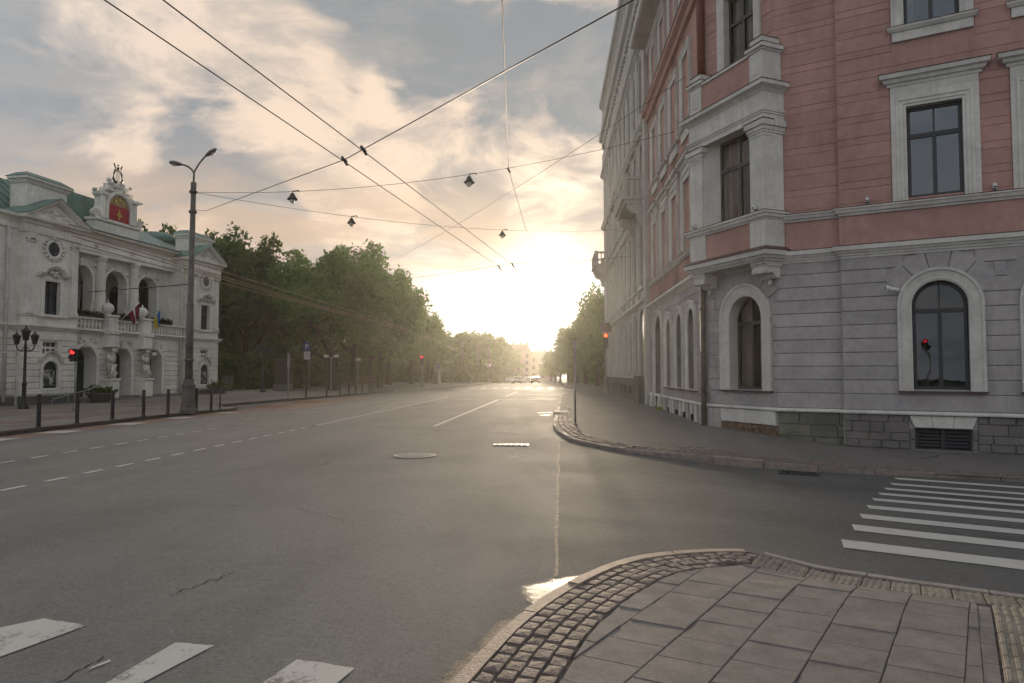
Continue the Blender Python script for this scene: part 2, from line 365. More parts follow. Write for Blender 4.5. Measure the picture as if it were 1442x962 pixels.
def asphalt(name,base,patch,glossy,rot=0.):
    m=bpy.data.materials.new(name); m.use_nodes=True; m.node_tree.nodes.clear(); k=NT(m.node_tree)
    g=k.new('ShaderNodeNewGeometry').outputs['Position']
    st=k.new('ShaderNodeMapping',i={0:k.new('ShaderNodeMapping',i={0:g,2:(0,0,rot)}).outputs[0],3:(1.,.16,1.)}).outputs[0]
    lanes=k.noise(st,.55,4,.55,.3); blot=k.noise(g,.35,6,.62,.4); mid=k.noise(g,4.5,6,.7); fine=k.noise(g,95,3,.7)
    vor=k.new('ShaderNodeTexVoronoi',i={'Vector':g,'Scale':150.}); 
    f=k.m('ADD',k.m('MULTIPLY',lanes,.4),k.m('ADD',k.m('MULTIPLY',blot,.35),k.m('MULTIPLY',mid,.25)))
    c=k.mix(k.mr(f,.40,.60),patch,base)
    c=k.mix(k.m('MULTIPLY',k.mr(fine,.35,.7),.5),c,tuple(x*.55 for x in base))
    c=k.mix(k.m('MULTIPLY',k.mr(vor.outputs['Color'],.72,.95,smooth=False),.35),c,tuple(min(1,x*1.9) for x in base))
    # old filled trenches and hairline cracks
    c=k.mix(k.m('MULTIPLY',k.mr(k.noise(g,13,5,.8),.42,.66),.5),c,tuple(x*.62 for x in base))
    c=k.mix(k.m('MULTIPLY',k.mr(k.noise(g,26,3,.75),.52,.68),.55),c,tuple(x*.45 for x in base))
    c=k.mix(k.m('MULTIPLY',k.mr(k.noise(g,38,3,.8),.56,.70),.6),c,tuple(min(1,x*1.8) for x in base))
    c=k.mix(k.m('MULTIPLY',k.mr(k.noise(g,1.1,5,.7,.6),.55,.72),.5),c,tuple(x*.6 for x in base))
    sp=k.new('ShaderNodeSeparateXYZ',i={0:g}).outputs
    cr=k.new('ShaderNodeTexVoronoi',feature='DISTANCE_TO_EDGE',i={'Vector':k.new('ShaderNodeVectorMath',operation='MULTIPLY_ADD',i={0:k.new('ShaderNodeTexNoise',i={'Vector':g,'Scale':1.3,'Detail':5.}).outputs['Color'],1:(1.1,1.1,0),2:g}).outputs[0],'Scale':.17})
    ck=k.m('MULTIPLY',k.mr(cr.outputs['Distance'],  .0022,.0008),k.mr(k.noise(g,.5,2,.5),.5,.62))
    c=k.mix(k.m('MULTIPLY',ck,.75),c,(.018,.017,.017))
    r=k.m('ADD',k.m('MULTIPLY',k.mr(f,.35,.65),-.10),k.m('ADD',.76-glossy,k.m('MULTIPLY',mid,.25)))
    b=k.new('ShaderNodeBsdfPrincipled',i={'Base Color':c,'Roughness':r,'Specular IOR Level':.20})
    h=k.m('ADD',k.m('MULTIPLY',fine,.6),k.m('ADD',k.m('MULTIPLY',vor.outputs['Distance'],.5),k.m('MULTIPLY',mid,.8)))
    bn=k.new('ShaderNodeBump',i={'Strength':.5,'Distance':.006,'Height':h}); k.link(bn.outputs[0],b.inputs['Normal'])
    k.new('ShaderNodeOutputMaterial',i={0:b.outputs[0]}); return m
M_ASPH=asphalt('asphalt',(.188,.182,.175),(.116,.113,.110),.0)
M_PATH=asphalt('asphalt_path',(.185,.170,.160),(.135,.124,.116),-.06)
M_PLAZA=mat('plaza_paving',(.22,.19,.165),.8,.2,.5,.2,30,.3)
M_GND=mat('earth',(.09,.085,.06),.95,.3,.4,.3,10,.1)
M_GUT=mat('gutter_setts',(.26,.165,.12),.6,.3,5,.5,30,.35)
xs=[-160,-60,-30,-15,-5]+rng(-1,9,.5)+[9,14,30,60,120,200]; ys=[-60,-20,0]+rng(3,20,.5)+[20,30,45,60,80,90]+rng(100,160,5)+[160,200,260,330,420]
sheet('ground',xs,ys,lambda x,y:T(x,y)-.06,M_GND)
xs=[-26,-20,-15,-12,-9,-6,-3]+rng(-1,9,.25)+[9,10,12,16,22,40]; ys=[-40,-20,-8]+rng(-2,18,.25)+[18,20,24,30,40,50,60,70,80,90]+rng(100,160,5)+[160,200,260,330]
road=sheet('road',xs,ys,T,M_ASPH)
# ---- road markings (thin sheets on the asphalt)
def mark(name,pts,lift=.006,worn=0,m=None,sub=1,zf=T,jit=0):
    mb=MB(); a,b,c,d=[Vector(p) for p in pts]; n=sub
    for i in range(n+1):
        t=i/n
        for q,p in enumerate((a.lerp(b,t),d.lerp(c,t))):
            j_=jit*mnoise.noise(Vector((p.x*7,p.y*7,q*5)))+jit*.7*mnoise.noise(Vector((p.x*31,p.y*31,q*5))); p=p+(a-d).normalized()*j_; mb.v.append((p.x,p.y,zf(p.x,p.y)+lift))
    mb.f=[(2*i,2*i+2,2*i+3,2*i+1) for i in range(n)]
    return obj(name,mb,m or M_RPAINT,road)
def roadpaint(name,wear):
    m=bpy.data.materials.new(name); m.use_nodes=True; m.node_tree.nodes.clear(); k=NT(m.node_tree)
    g=k.new('ShaderNodeNewGeometry').outputs['Position']
    f=k.m('ADD',k.m('MULTIPLY',k.noise(g,3.,6,.7),.6),k.m('MULTIPLY',k.noise(g,40,4,.7),.4))
    c=k.mix(k.mr(f,wear,wear+.12),(.13,.12,.11),(.52,.50,.465))
    c=k.mix(k.m('MULTIPLY',k.noise(g,1.2,5,.7),.45),c,(.28,.265,.245))
    b=k.new('ShaderNodeBsdfPrincipled',i={'Base Color':c,'Roughness':.62,'Specular IOR Level':.35})
    bn=k.new('ShaderNodeBump',i={'Strength':.3,'Distance':.004,'Height':k.noise(g,90,3,.7)}); k.link(bn.outputs[0],b.inputs['Normal'])
    k.new('ShaderNodeOutputMaterial',i={0:b.outputs[0]}); return m
M_RPAINT=roadpaint('road_paint_good',.33); M_RWORN=roadpaint('road_paint_worn',.375); M_RFAINT=roadpaint('road_paint_faint',.47)
def strip(name,x0,y0,x1,y1,w,m=None,sub=1):
    d=(Vector((x1,y1))-Vector((x0,y0))).normalized(); n=Vector((-d.y,d.x))*w/2
    a=Vector((x0,y0));b=Vector((x1,y1)); return mark('lane_line' if (b-a).length>2 else 'lane_dash',[a+n,b+n,b-n,a-n],m=m,sub=sub)
for i in range(-4,14):
    y=10.11+.82*i; strip('d',-7.80+.012*i if i<10 else -7.66,y-.22,-7.79+.012*i if i<10 else -7.66,y+.22,.10,M_RPAINT)
for i in range(-6,13):
    y=11.95+.83*i; strip('d',-10.22,y-.22,-10.20,y+.22,.10,M_RWORN)
strip('l',-7.64,20.6,-7.64,46,.13,M_RWORN,8); strip('l',-3.9,20.9,-3.84,41.4,.12,M_RPAINT,6); strip('l',-3.84,47,-3.8,60,.12,M_RFAINT,4)
strip('l',-10.25,20,-10.5,48,.11,M_RFAINT,4); strip('l',-13.9,20.2,-7.9,20.9,.13,M_RFAINT,6)
strip('l',-11.2,23.4,-11.6,60,.10,M_RFAINT,4)
strip('l',-6.6,41.5,.0,42.6,.22,M_RFAINT,6); strip('l',-8.5,50,.2,51.5,.3,M_RFAINT,6); strip('l',-10.0,66,1.0,68,.45,M_RFAINT,6)
for i in range(9): strip('d',-9.5+1.2*i,71,-9.5+1.2*i,76,.5,M_RFAINT)
strip('l',-.95,28.1,.0,28.6,.28,M_RPAINT,2); strip('d',-.75,26.4,-.45,26.9,.3,M_RFAINT)
strip('l',1.3,60.5,8,62.5,1.0,M_RPAINT,4); strip('l',-1,64.5,9,68,.5,M_RFAINT,4)
# zebra crossing over the side street
zl=[(5.78,12.36,.21),(5.40,11.70,.22),(5.03,11.10,.24),(4.66,10.48,.26),(4.28,9.82,.28),(3.87,9.04,.32),(3.45,8.25,.34),(3.05,7.5,.35),(2.63,6.72,.35)]
for x,y,w in zl:
    a=Vector((x,y)); d=Vector((math.cos(R(-28)),math.sin(R(-28)))); n=Vector((-d.y,d.x)); ln=4.2
    o=mark('zebra_stripe',[a+n*w-d*.04,a+n*w+d*ln,a+d*ln,a+d*.02],lift=.008,sub=40,jit=.010)
# the worn zebra across the near road
d=Vector((-.93,-.37))
for (x0,y0),(x1,y1),ln,m in (((-3.46,4.42),(-3.09,4.30),2.4,M_RPAINT),((-2.35,4.09),(-2.09,4.06),2.4,M_RPAINT),((-1.52,3.9),(-1.15,3.81),2.4,M_RWORN),((-4.62,4.68),(-4.28,4.60),2.4,M_RPAINT)):
    pass
def gpt(px,py,z=0.):   # where the sight line at those angles meets the road
    h=Vector(((px-721)/961,1,(481-py)/961)); h=Vector((h.x,h.y*math.cos(PITCH)-h.z*math.sin(PITCH),h.y*math.sin(PITCH)+h.z*math.cos(PITCH)))
    h=Vector((h.x*math.cos(YAW)-h.y*math.sin(YAW),h.x*math.sin(YAW)+h.y*math.cos(YAW),h.z)); t=(z-EYE)/h.z
    return Vector((h.x*t,h.y*t))
for q,m in (([(62,872),(122,882),(-40,941),(-95,905)],M_RWORN),([(247,906),(302,910),(178,975),(120,980)],M_RWORN),([(418,930),(500,942),(420,1010),(330,990)],M_RWORN)):
    a,b,c,e=[gpt(*p) for p in q]
    mark('zebra_stripe',[a,b,b+(c-b)*1.0,a+(e-a)*1.0],sub=60,m=m,jit=.012)
a,b,c,e=[gpt(*p) for p in ((128,941),(155,930),(156,933),(124,945))]; mark('worn_paint',[a,b,c,e],m=M_RWORN)
# filled joint, sunlit paleness put into its colour, running down the middle of the side street mouth, and a crack
mb=MB(); n=60
for i in range(n+1):
    y=5.6+10.6*i/n; w=.017+.015*mnoise.noise(Vector((y*1.7,3,0))); x=-.05+.02*mnoise.noise(Vector((y*.9,9,0)))
    mb.v+=[(x-w,y,.005),(x+w,y,.005)]
mb.f=[(2*i,2*i+1,2*i+3,2*i+2) for i in range(n)]
obj('asphalt_joint',mb,mat('sunlit_joint_filler',(.255,.21,.172),.8,.3,9,.6,40,.4),road)
def crack(pts,w):
    mb=MB()
    for i,(x,y) in enumerate(pts): 
        ww=w*(.55+.9*abs(mnoise.noise(Vector((x*9,y*9,1))))); mb.v+=[(x,y-ww,.004),(x+.01,y+ww,.004)]
    mb.f=[(2*i,2*i+2,2*i+3,2*i+1) for i in range(len(pts)-1)]
    obj('asphalt_crack',mb,mat('crack_fill',(.02,.019,.018),.9,.1,5,0),road)
crack([tuple(gpt(240+2.4*i,838-.85*i+5*mnoise.noise(Vector((i*.2,4,0)))+.8*mnoise.noise(Vector((i*.9,7,0))))) for i in range(38)],.0055)
crack([tuple(gpt(70+3*i,968-1.7*i+5*mnoise.noise(Vector((i*.2,2,0)))+.8*mnoise.noise(Vector((i*.9,9,0))))) for i in range(26)],.003)
# newer, darker asphalt of the side street, laid up to the joint
M_ASPH2=asphalt('asphalt_side_street',(.122,.119,.116),(.066,.066,.067),-.0,R(-62))
ax=rng(-.05,9,.25)+[9,12,16,22]; mb=MB(); ay=rng(5.2,16.6,.25)+[16.6]
for i in range(len(ax)-1):
    for j in range(len(ay)-1):
        mb.face(*[(x,y,T(x,y)+.003) for x,y in ((ax[i],ay[j]),(ax[i+1],ay[j]),(ax[i+1],ay[j+1]),(ax[i],ay[j+1]))])
obj('asphalt_patch',mb,M_ASPH2,road)
# ---- manhole covers and a gully grate
def manhole(x,y,r,label,sy=1.):
    t=thing('manhole_cover',label,'manhole cover',(x,y,T(x,y)))
    mb=MB(); mb.lathe((x,y,T(x,y)),[(r,0),(r,.012),(r*.93,.016),(r*.90,.010)],36); obj('cover_rim',mb,M_IRONC,t)
    mb=MB(); mb.lathe((x,y,T(x,y)+.002),[(r*.885,0),(r*.885,.012),(r*.6,.014),(0.01,.014)],36)
    for i in range(-3,4):
        for j in range(-3,4):
            if i*i+j*j<11: mb.bx(x+i*r*.22-.03,x+i*r*.22+.03,y+j*r*.22-.03,y+j*r*.22+.03,T(x,y)+.012,T(x,y)+.022)
    obj('cover_plate',mb,M_IRONC,t)
manhole(-2.9,13.48,.42,'round iron manhole cover in the middle of the road, the larger rounder one')
t=thing('manhole_cover','pale rectangular iron cover in the road beside the corner kerb','manhole cover',(-1.14,15.6,0))
mb=MB(); mb.bx(-1.54,-.74,15.44,15.8,0,.014); obj('cover_rim',mb,M_IRONC,t)
mb=MB(); 
for i in range(6): mb.bx(-1.5+.125*i,-1.4+.125*i,15.47,15.77,.012,.022)
obj('cover_plate',mb,mat('worn_iron',(.20,.175,.15),.62,.2,9,.2,40,.5,metal=.3),t)
# ---- far pavement round the pink building
KF=[(30,58.9,.2),(9,58.6,.2),(2.6,58.2,.18),(1.2,57.2,.16),(.5,55.2,.14),(-.02,48,.13),(-.1,40,.12),(-.2,28,.11),(-.25,22,.10),(-.16,19.4,.09),(.17,16.9,.075),(.62,15.75,.06),(1.34,14.75,.04),(2.76,14.0,.0),(4.0,13.5,-.05),(5.2,13.05,-.1),(6.5,12.65,-.13),(7.83,12.16,-.13),(12,10.1,-.13),(22,5.2,-.13)]
WF_=[(30,53.8,.35),(9,53.8,.35),(4.0,53.8,.35),(3.7,53.7,.35),(3.7,53.5,.35),(3.7,48,.34),(3.85,40,.32),(4.05,28,.28),(4.15,22,.23),(4.2,19.7,.20),(4.45,19.1,.18),(4.7,18.6,.16),(5.1,17.8,.13),(5.45,17.05,.09),(5.8,16.85,.05),(6.3,16.6,-.02),(7.0,16.3,-.05),(8.0,15.8,-.045),(12.1,13.9,-.03),(22,9.1,-.03)]
pm=MB(); nn=8
for a,b in zip(KF,WF_):
    for j in range(nn+1):
        t=j/nn; pm.v.append(tuple(a[q]+(b[q]-a[q])*t for q in range(3)))
pm.f=[(i*(nn+1)+j,(i+1)*(nn+1)+j,(i+1)*(nn+1)+j+1,i*(nn+1)+j+1) for i in range(len(KF)-1) for j in range(nn)]
pave=obj('pavement',pm,M_PATH,kind='structure',smooth=True)
def resample(pts,L):
    P=[Vector(p) for p in pts]; out=[P[0]]; acc=0.
    cum=[0]
    for a,b in zip(P,P[1:]): cum.append(cum[-1]+(b-a).length)
    n=max(1,int(round(cum[-1]/L)))
    for i in range(1,n+1):
        s=cum[-1]*i/n; j=0
        while j<len(P)-2 and cum[j+1]<s: j+=1
        out.append(P[j].lerp(P[j+1],(s-cum[j])/(cum[j+1]-cum[j])))
    return out
def smoothp(pts,n=6):
    P=[Vector(p) for p in pts]; P=[2*P[0]-P[1]]+P+[2*P[-1]-P[-2]]; out=[]
    for i in range(1,len(P)-2):
        for j in range(n):
            t=j/n; a,b,c,d=P[i-1:i+3]
            out.append(.5*((2*b)+(c-a)*t+(2*a-5*b+4*c-d)*t*t+(3*b-3*c+d-a)*t*t*t))
    out.append(P[-2]); return out
def kerbs(path,L,w,h,m,parent,side=1,name='kerb_stone',bury=.25,jit=.006,gap=.006,joined=False,zup=.004):
    pts=resample(path,L/4); J=MB(); kk=0; P=[Vector(p) for p in pts]
    for i in range(0,len(P)-4,4):
        mb=J if joined else MB(); seg=P[i:i+5]; jz=random.uniform(-jit,jit); jt=random.uniform(-jit,jit)
        vs=[]
        for q,p in enumerate(seg):
            t=(seg[min(q+1,4)]-seg[max(q-1,0)]); t.z=0; t.normalize(); n=Vector((t.y,-t.x,0))*side
            pp=p+t*(gap if q==0 else (-gap if q==4 else 0)); z=p.z+zup+jz
            for a,zz in ((0+jt,z-h-bury),(0+jt,z-.018),(.016+jt,z),(w,z),(w,z-.12)): vs.append(Vector((pp.x+n.x*a,pp.y+n.y*a,zz)))
        fs=[]
        for q in range(4):
            for r_ in range(4): fs.append((q*5+r_,q*5+5+r_,q*5+6+r_,q*5+r_+1))
        fs+=[(0,1,2,3,4),(20,21,22,23,24)]
        mb.add(vs,fs); kk+=1
        if not joined: obj(name,mb,m,parent)
    if joined: obj(name,J,m,parent,kind='stuff')
kf=smoothp(KF[2:20],8)
kerbs(kf,.95,.13,.12,mat('grey_granite_kerb',(.27,.225,.20),.75,.18,7,.4,60,.35),pave,side=-1)
# setts laid along the far kerb
mb=MB(); P=resample(kf,.17)
for i,p in enumerate(P[:-1]):
    if p.y>30 : continue
    t=(P[i+1]-p).normalized(); n=Vector((-t.y,t.x,0))
    rows=3 if not (2.0<p.x<3.4) else 7
    if p.x>5.0: rows=2
    for r_ in range(rows):
        c=p+n*(.15+.075+.15*r_)+t*(.08 if r_%2 else 0); w=.065;l=.072
        f=Fr((c.x,c.y),math.degrees(math.atan2(t.y,t.x))); z=p.z+.006+random.uniform(-.008,.010)+.02*r_*.15
        mb.cbox(Fr((c.x,c.y),0),0,0,0,0,0,0,0) if False else None
        q=[c-t*l-n*w,c+t*l-n*w,c+t*l+n*w,c-t*l+n*w]; q2=[c-t*l*.8-n*w*.8,c+t*l*.8-n*w*.8,c+t*l*.8+n*w*.8,c-t*l*.8+n*w*.8]
        mb.add([Vector((v.x,v.y,z-.015)) for v in q]+[Vector((v.x,v.y,z+.012)) for v in q2],[(4,5,6,7),(0,1,5,4),(1,2,6,5),(2,3,7,6),(3,0,4,7)])
obj('setts',mb,M_SETT,pave,kind='stuff')
# broken pale slab in the kerb
mb=MB(); 
f=Fr((-.28,26.4),5); mb.cbox(f,.02,.55,.02,.145,-.35,.25,.015); mb.cbox(f,.05,.6,.02,.15,-1.0,-.5,.02)
obj('kerb_slab',mb,M_KERBG,pave)
# tree pit / joints on the far pavement
for (a,b) in (((.6,19.6),(4.1,20.3)),((.2,24.5),(3.95,25)),((1.6,15.9),(1.1,30)),((2.8,15.6),(2.4,30))):
    mb=MB(); a=Vector(a);b=Vector(b);d=(b-a).normalized();n=Vector((-d.y,d.x))*.012
    def pz(x,y):
        t=max(0,min(1,x/4.1)); return .09+.11*t+.10*S(y,20,35)*t+.004 if y>17 else .07+.06*t+.012
    for i in range(13):
        p=a.lerp(b,i/12); mb.v+=[(p.x-n.x,p.y-n.y,pz(p.x,p.y)+.006),(p.x+n.x,p.y+n.y,pz(p.x,p.y)+.006)]
    mb.f=[(2*i,2*i+1,2*i+3,2*i+2) for i in range(12)]
    #obj('pavement_joint',mb,M_BED,pave)
# gully grate
t=thing('drain_grate','dark iron gully grate in the gutter of the side street','drain grate',(4.35,13.05,T(4.35,13.05)))
f=Fr((4.05,13.1),-24); z=T(4.35,13.05)
mb=MB(); 
for a in (0,.62): mb.box(f,a,a+.05,z,z+.02,-.15,.25)
mb.box(f,0.05,.62,z,z+.019,-.15,-.1); mb.box(f,.05,.62,z,z+.019,.2,.25); obj('grate_frame',mb,M_IRON,t)
for i in range(7):
    mb=MB(); mb.box(f,.08+.075*i,.12+.075*i,z,z+.016,-.1,.2); obj('grate_bar',mb,M_IRON,t)
# ---- near pavement: kerb, setts, slabs, tactile paving
KN=[(-1.66,-2),(-1.30,0),(-.98,1.6),(-.76,2.6),(-.54,3.51),(-.35,4.2),(-.15,4.7),(.06,5.1),(.32,5.5),(.60,5.80),(.92,5.98),(1.25,6.08),(1.55,6.11),(1.80,6.05),(2.23,5.92),(2.81,5.62),(3.43,5.31),(6,4.06),(12,1.13)]
KN3=[Vector((x,y,NZ(x,y))) for x,y in smoothp([Vector((x,y,0)) for x,y in KN],8) for _ in (0,)] if False else [Vector((p.x,p.y,NZ(p.x,p.y))) for p in smoothp([Vector((x,y,0)) for x,y in KN],8)]
def clip(poly,cp):     # keep the part of poly inside the convex, clockwise polygon cp
    out=poly
    for i in range(len(cp)):
        a=cp[i];b=cp[(i+1)%len(cp)]; inp=out; out=[]
        if not inp: return []
        side=lambda p:(b[0]-a[0])*(p[1]-a[1])-(b[1]-a[1])*(p[0]-a[0])
        for j in range(len(inp)):
            p=inp[j];q=inp[(j+1)%len(inp)]; sp_=side(p);sq=side(q)
            if sp_<=0: out.append(p)
            if (sp_<0<sq) or (sq<0<sp_):
                t=sp_/(sp_-sq); out.append((p[0]+(q[0]-p[0])*t,p[1]+(q[1]-p[1])*t))
    return out
def offs(pts,d):
    out=[]
    for i,p in enumerate(pts):
        t=(pts[min(i+1,len(pts)-1)]-pts[max(i-1,0)]); t.z=0; t.normalize(); out.append(Vector((p.x+t.y*d,p.y-t.x*d,p.z)))
    return out
def hull(P):
    P=sorted(set(P)); cr=lambda o,a,b:(a[0]-o[0])*(b[1]-o[1])-(a[1]-o[1])*(b[0]-o[0])
    def half(Q):
        h=[]
        for p in Q:
            while len(h)>1 and cr(h[-2],h[-1],p)>=0: h.pop()
            h.append(p)
        return h[:-1]
    return half(P)+half(P[::-1])
inner=offs(KN3,.06)
REG=hull([(p.x,p.y) for p in inner]+[(12,-14),(-2.2,-14)])
mb=MB()
gx=rng(-2.5,6,.25)+[6,8,10,12.2]; gy=[-14,-8,-4,-2,0]+rng(1,6.5,.25)+[6.5]
for i in range(len(gx)-1):
    for j in range(len(gy)-1):
        q=clip([(gx[i],gy[j]),(gx[i+1],gy[j]),(gx[i+1],gy[j+1]),(gx[i],gy[j+1])],REG)
        if len(q)>2: mb.face(*[(x,y,NZ(x,y)-.010) for x,y in q])
pvn=obj('pavement',mb,M_BED,kind='structure')
i0=next(i for i,p in enumerate(KN3) if p.y>2.2)
kerbs([p for p in KN3 if p.y>1.8 and p.x<1.75],.66,.105,.13,M_KERB,pvn,side=1,jit=.007,gap=.007)
kerbs([p for p in KN3 if 1.72<p.x<9],.8,.10,.06,M_KERBG,pvn,side=1,jit=.003,bury=.1)
# setts: rows that follow the kerb
for r_ in range(4):
    row=[p for p in offs(KN3,.110+.050+.101*r_) if 2.2<p.y and p.x<2.02]
    P=resample(row,.122)
    if r_%2: P=[a.lerp(b,.5) for a,b in zip(P,P[1:])]
    for a,b in zip(P,P[1:]):
        if r_==3 and a.x>1.2: continue
        t=(b-a); L=t.length; t.normalize(); n=Vector((-t.y,t.x,0)); c=(a+b)/2
        l=L/2-.004-random.uniform(0,.005); w=.0475-random.uniform(0,.005); z=NZ(c.x,c.y)+random.uniform(-.006,.002)
        mb=MB(); vs=[]
        rot=random.uniform(-.03,.03); t=Vector((t.x*math.cos(rot)-t.y*math.sin(rot),t.x*math.sin(rot)+t.y*math.cos(rot),0)); n=Vector((-t.y,t.x,0))
        for s_,zz in ((1.,-.04),(1.,-.008),(.88,.0)):
            for sa,sb in ((-1,-1),(1,-1),(1,1),(-1,1)):
                k2=1+random.uniform(-.07,.05); vs.append(c+t*(l*s_*sa*k2)+n*(w*s_*sb*k2)+Vector((0,0,z-c.z+zz+random.uniform(-.003,.003))))
        top=c+Vector((0,0,z-c.z+.003)); vs.append(top)
        fs=[(q*4+i,q*4+(i+1)%4,q*4+4+(i+1)%4,q*4+4+i) for q in range(2) for i in range(4)]+[(8,9,12),(9,10,12),(10,11,12),(11,8,12)]
        mb.add(vs,fs); obj('sett',mb,M_SETT,pvn)
# slabs
e=Vector((math.cos(R(59.5)),math.sin(R(59.5)))); fv=Vector((math.cos(R(-24)),math.sin(R(-24))))
av=fv*.347; bv=e*.32; ED_IN=offs(KN3,.528)
lim=[p for p in ED_IN if p.y>-2 and p.x<1.9]
g0=Vector((2.06,3.57)); ge=Vector((math.cos(R(61)),math.sin(R(61))))
tstrip=[E0+EDN*(-.52)+EDG*(-.35),E0+EDN*(-.52)+EDG*3]
SREG=[(p.x,p.y) for p in lim if p.x<1.62]+[tuple(E0+EDN*(-.525)+EDG*.0),tuple(E0+EDN*(-.525)+EDG*1.5)]
gx0=g0+ge*1.55; SREG=[(p[0],p[1]) for p in SREG]+[tuple(g0+ge*1.6),tuple(g0-ge*3.2)]
SREG=hull(SREG)
def slab(q,name,m,gap=.0035,th=.05,lift=0.,tilt=.003):
    cx=sum(p[0] for p in q)/len(q); cy=sum(p[1] for p in q)/len(q)
    ar=abs(sum(q[i][0]*q[(i+1)%len(q)][1]-q[(i+1)%len(q)][0]*q[i][1] for i in range(len(q))))/2
    if ar<.00005: return
    tx,ty=random.uniform(-tilt,tilt)*2,random.uniform(-tilt,tilt)*2; dz=random.uniform(-tilt,tilt)
    def sh(p,g):
        v=Vector((p[0]-cx,p[1]-cy)); L=v.length; v=v*(max(L*.4,L-g)/L) if L>0 else v; return (cx+v.x,cy+v.y)
    zz=lambda x,y:NZ(x,y)+lift+dz+tx*(x-cx)+ty*(y-cy)
    a=[sh(p,gap) for p in q]; b=[sh(p,gap+.006) for p in q]; m_=len(q)
    mb=MB(); mb.add([(x,y,zz(x,y)-th) for x,y in a]+[(x,y,zz(x,y)-.005) for x,y in a]+[(x,y,zz(x,y)) for x,y in b],
        [(i,(i+1)%m_,m_+(i+1)%m_,m_+i) for i in range(m_)]+[(m_+i,m_+(i+1)%m_,2*m_+(i+1)%m_,2*m_+i) for i in range(m_)]+[tuple(range(2*m_,3*m_))])
    return obj(name,mb,m,pvn)
for i in range(-4,6):
    for j in range(-8,9):
        c0=Vector((.33,3.5))+av*i+bv*(j+(.5 if i%2 else 0.1)); q=[c0,c0+av,c0+av+bv,c0+bv]
        if max(p.y for p in q)<1.9: continue
        r_=clip([tuple(p) for p in q],SREG)
        if len(r_)>2: slab(r_,'paving_slab',M_SLAB)
# narrow edging slabs beside the tactile tiles
for j in range(-6,5):
    q=[g0+ge*(.30*j),g0+ge*(.30*j)+fv*.075,g0+ge*(.30*j+.30)+fv*.075,g0+ge*(.30*j+.30)]
    if dperp(*q[2])<-.53: slab([tuple(p) for p in q],'paving_slab',M_SLAB)
def tactile(c,u,v,su,sv,ribs):
    q=[c,c+u*su,c+u*su+v*sv,c+v*sv]; o=slab([tuple(p) for p in q],'tactile_tile',M_TACT,gap=.003,tilt=.002)
    if not o: return
    mb=MB(); n=4
    for i in range(n):
        if ribs:
            a=c+u*(su*(i+.5)/n); w=su/n*.28
            p=[a-u*w+v*sv*.03,a+u*w+v*sv*.03,a+u*w+v*sv*.97,a-u*w+v*sv*.97]
            mb.add([(x.x,x.y,NZ(x.x,x.y)-.002) for x in p]+[(a.x+(x.x-a.x)*.99-(u.x*w*.35 if ii in(1,2) else -u.x*w*.35),a.y+(x.y-a.y)*.99-(u.y*w*.35 if ii in (1,2) else -u.y*w*.35),NZ(x.x,x.y)+.009) for ii,x in enumerate(p)],[(0,1,5,4),(1,2,6,5),(2,3,7,6),(3,0,4,7),(4,5,6,7)])
        else:
            for jj in range(n):
                a=c+u*(su*(i+.5)/n)+v*(sv*(jj+.5)/n); mb.lathe((a.x,a.y,NZ(a.x,a.y)-.002),[(su*.085,0),(su*.055,.010),(su*.02,.011)],6)
    off=obj('tactile_ribs' if ribs else 'tactile_studs',mb,M_TACT,o)
cu=fv
for c_ in range(8):
    top=g0+fv*(.085+.195*c_); top=top+ge*((-.512-dperp(top.x,top.y))/.998)
    for j in range(1,13):
        c=top-ge*(.195*j)
        if c.y<2.3: continue
        tactile(c,fv,ge,.19,.19,True)
for i in range(14):
    for j in range(2):
        c=E0+EDG*(.02+.195*i)+EDN*(-.50+.195*j); tactile(c,EDG,EDN,.19,.19,False)
# right-hand remainder of the pavement, plain slabs outside the picture
# kerb ramp with a sun glint painted into its colour, then the gutter dust
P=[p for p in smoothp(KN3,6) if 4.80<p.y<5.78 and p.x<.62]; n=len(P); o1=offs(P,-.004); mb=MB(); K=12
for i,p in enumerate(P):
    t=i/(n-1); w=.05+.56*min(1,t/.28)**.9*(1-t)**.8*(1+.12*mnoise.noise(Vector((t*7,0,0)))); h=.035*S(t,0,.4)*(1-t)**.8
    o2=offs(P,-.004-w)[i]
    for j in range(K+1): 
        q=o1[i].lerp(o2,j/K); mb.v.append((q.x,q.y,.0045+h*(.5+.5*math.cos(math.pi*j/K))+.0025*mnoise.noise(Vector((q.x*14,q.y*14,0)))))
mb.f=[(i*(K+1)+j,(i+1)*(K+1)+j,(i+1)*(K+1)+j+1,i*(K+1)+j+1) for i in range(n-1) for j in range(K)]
o=obj('sun_glint_ramp',mb,patchy('painted_sun_glint',(.50,.42,.33),.55,.4),pvn,smooth=True); cover(o,[min(1,2.2*math.sin(math.pi*min(1,i/(n-1)+.04)))*(1-(j/K)**1.6)+.12 for i in range(n) for j in range(K+1)])
P=[p for p in smoothp(KN3,6) if 2.4<p.y<4.75 and p.x<.3]; n=len(P); o1=offs(P,-.002); mb=MB(); K=5  # dust strip, its pale tan stands in for sun glow
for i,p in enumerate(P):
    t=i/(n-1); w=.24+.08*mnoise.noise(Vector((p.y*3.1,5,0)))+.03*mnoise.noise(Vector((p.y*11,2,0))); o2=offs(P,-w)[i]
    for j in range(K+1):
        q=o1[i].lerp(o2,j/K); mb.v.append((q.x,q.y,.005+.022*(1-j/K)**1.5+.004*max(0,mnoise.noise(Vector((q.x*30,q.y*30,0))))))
mb.f=[(i*(K+1)+j,(i+1)*(K+1)+j,(i+1)*(K+1)+j+1,i*(K+1)+j+1) for i in range(n-1) for j in range(K)]
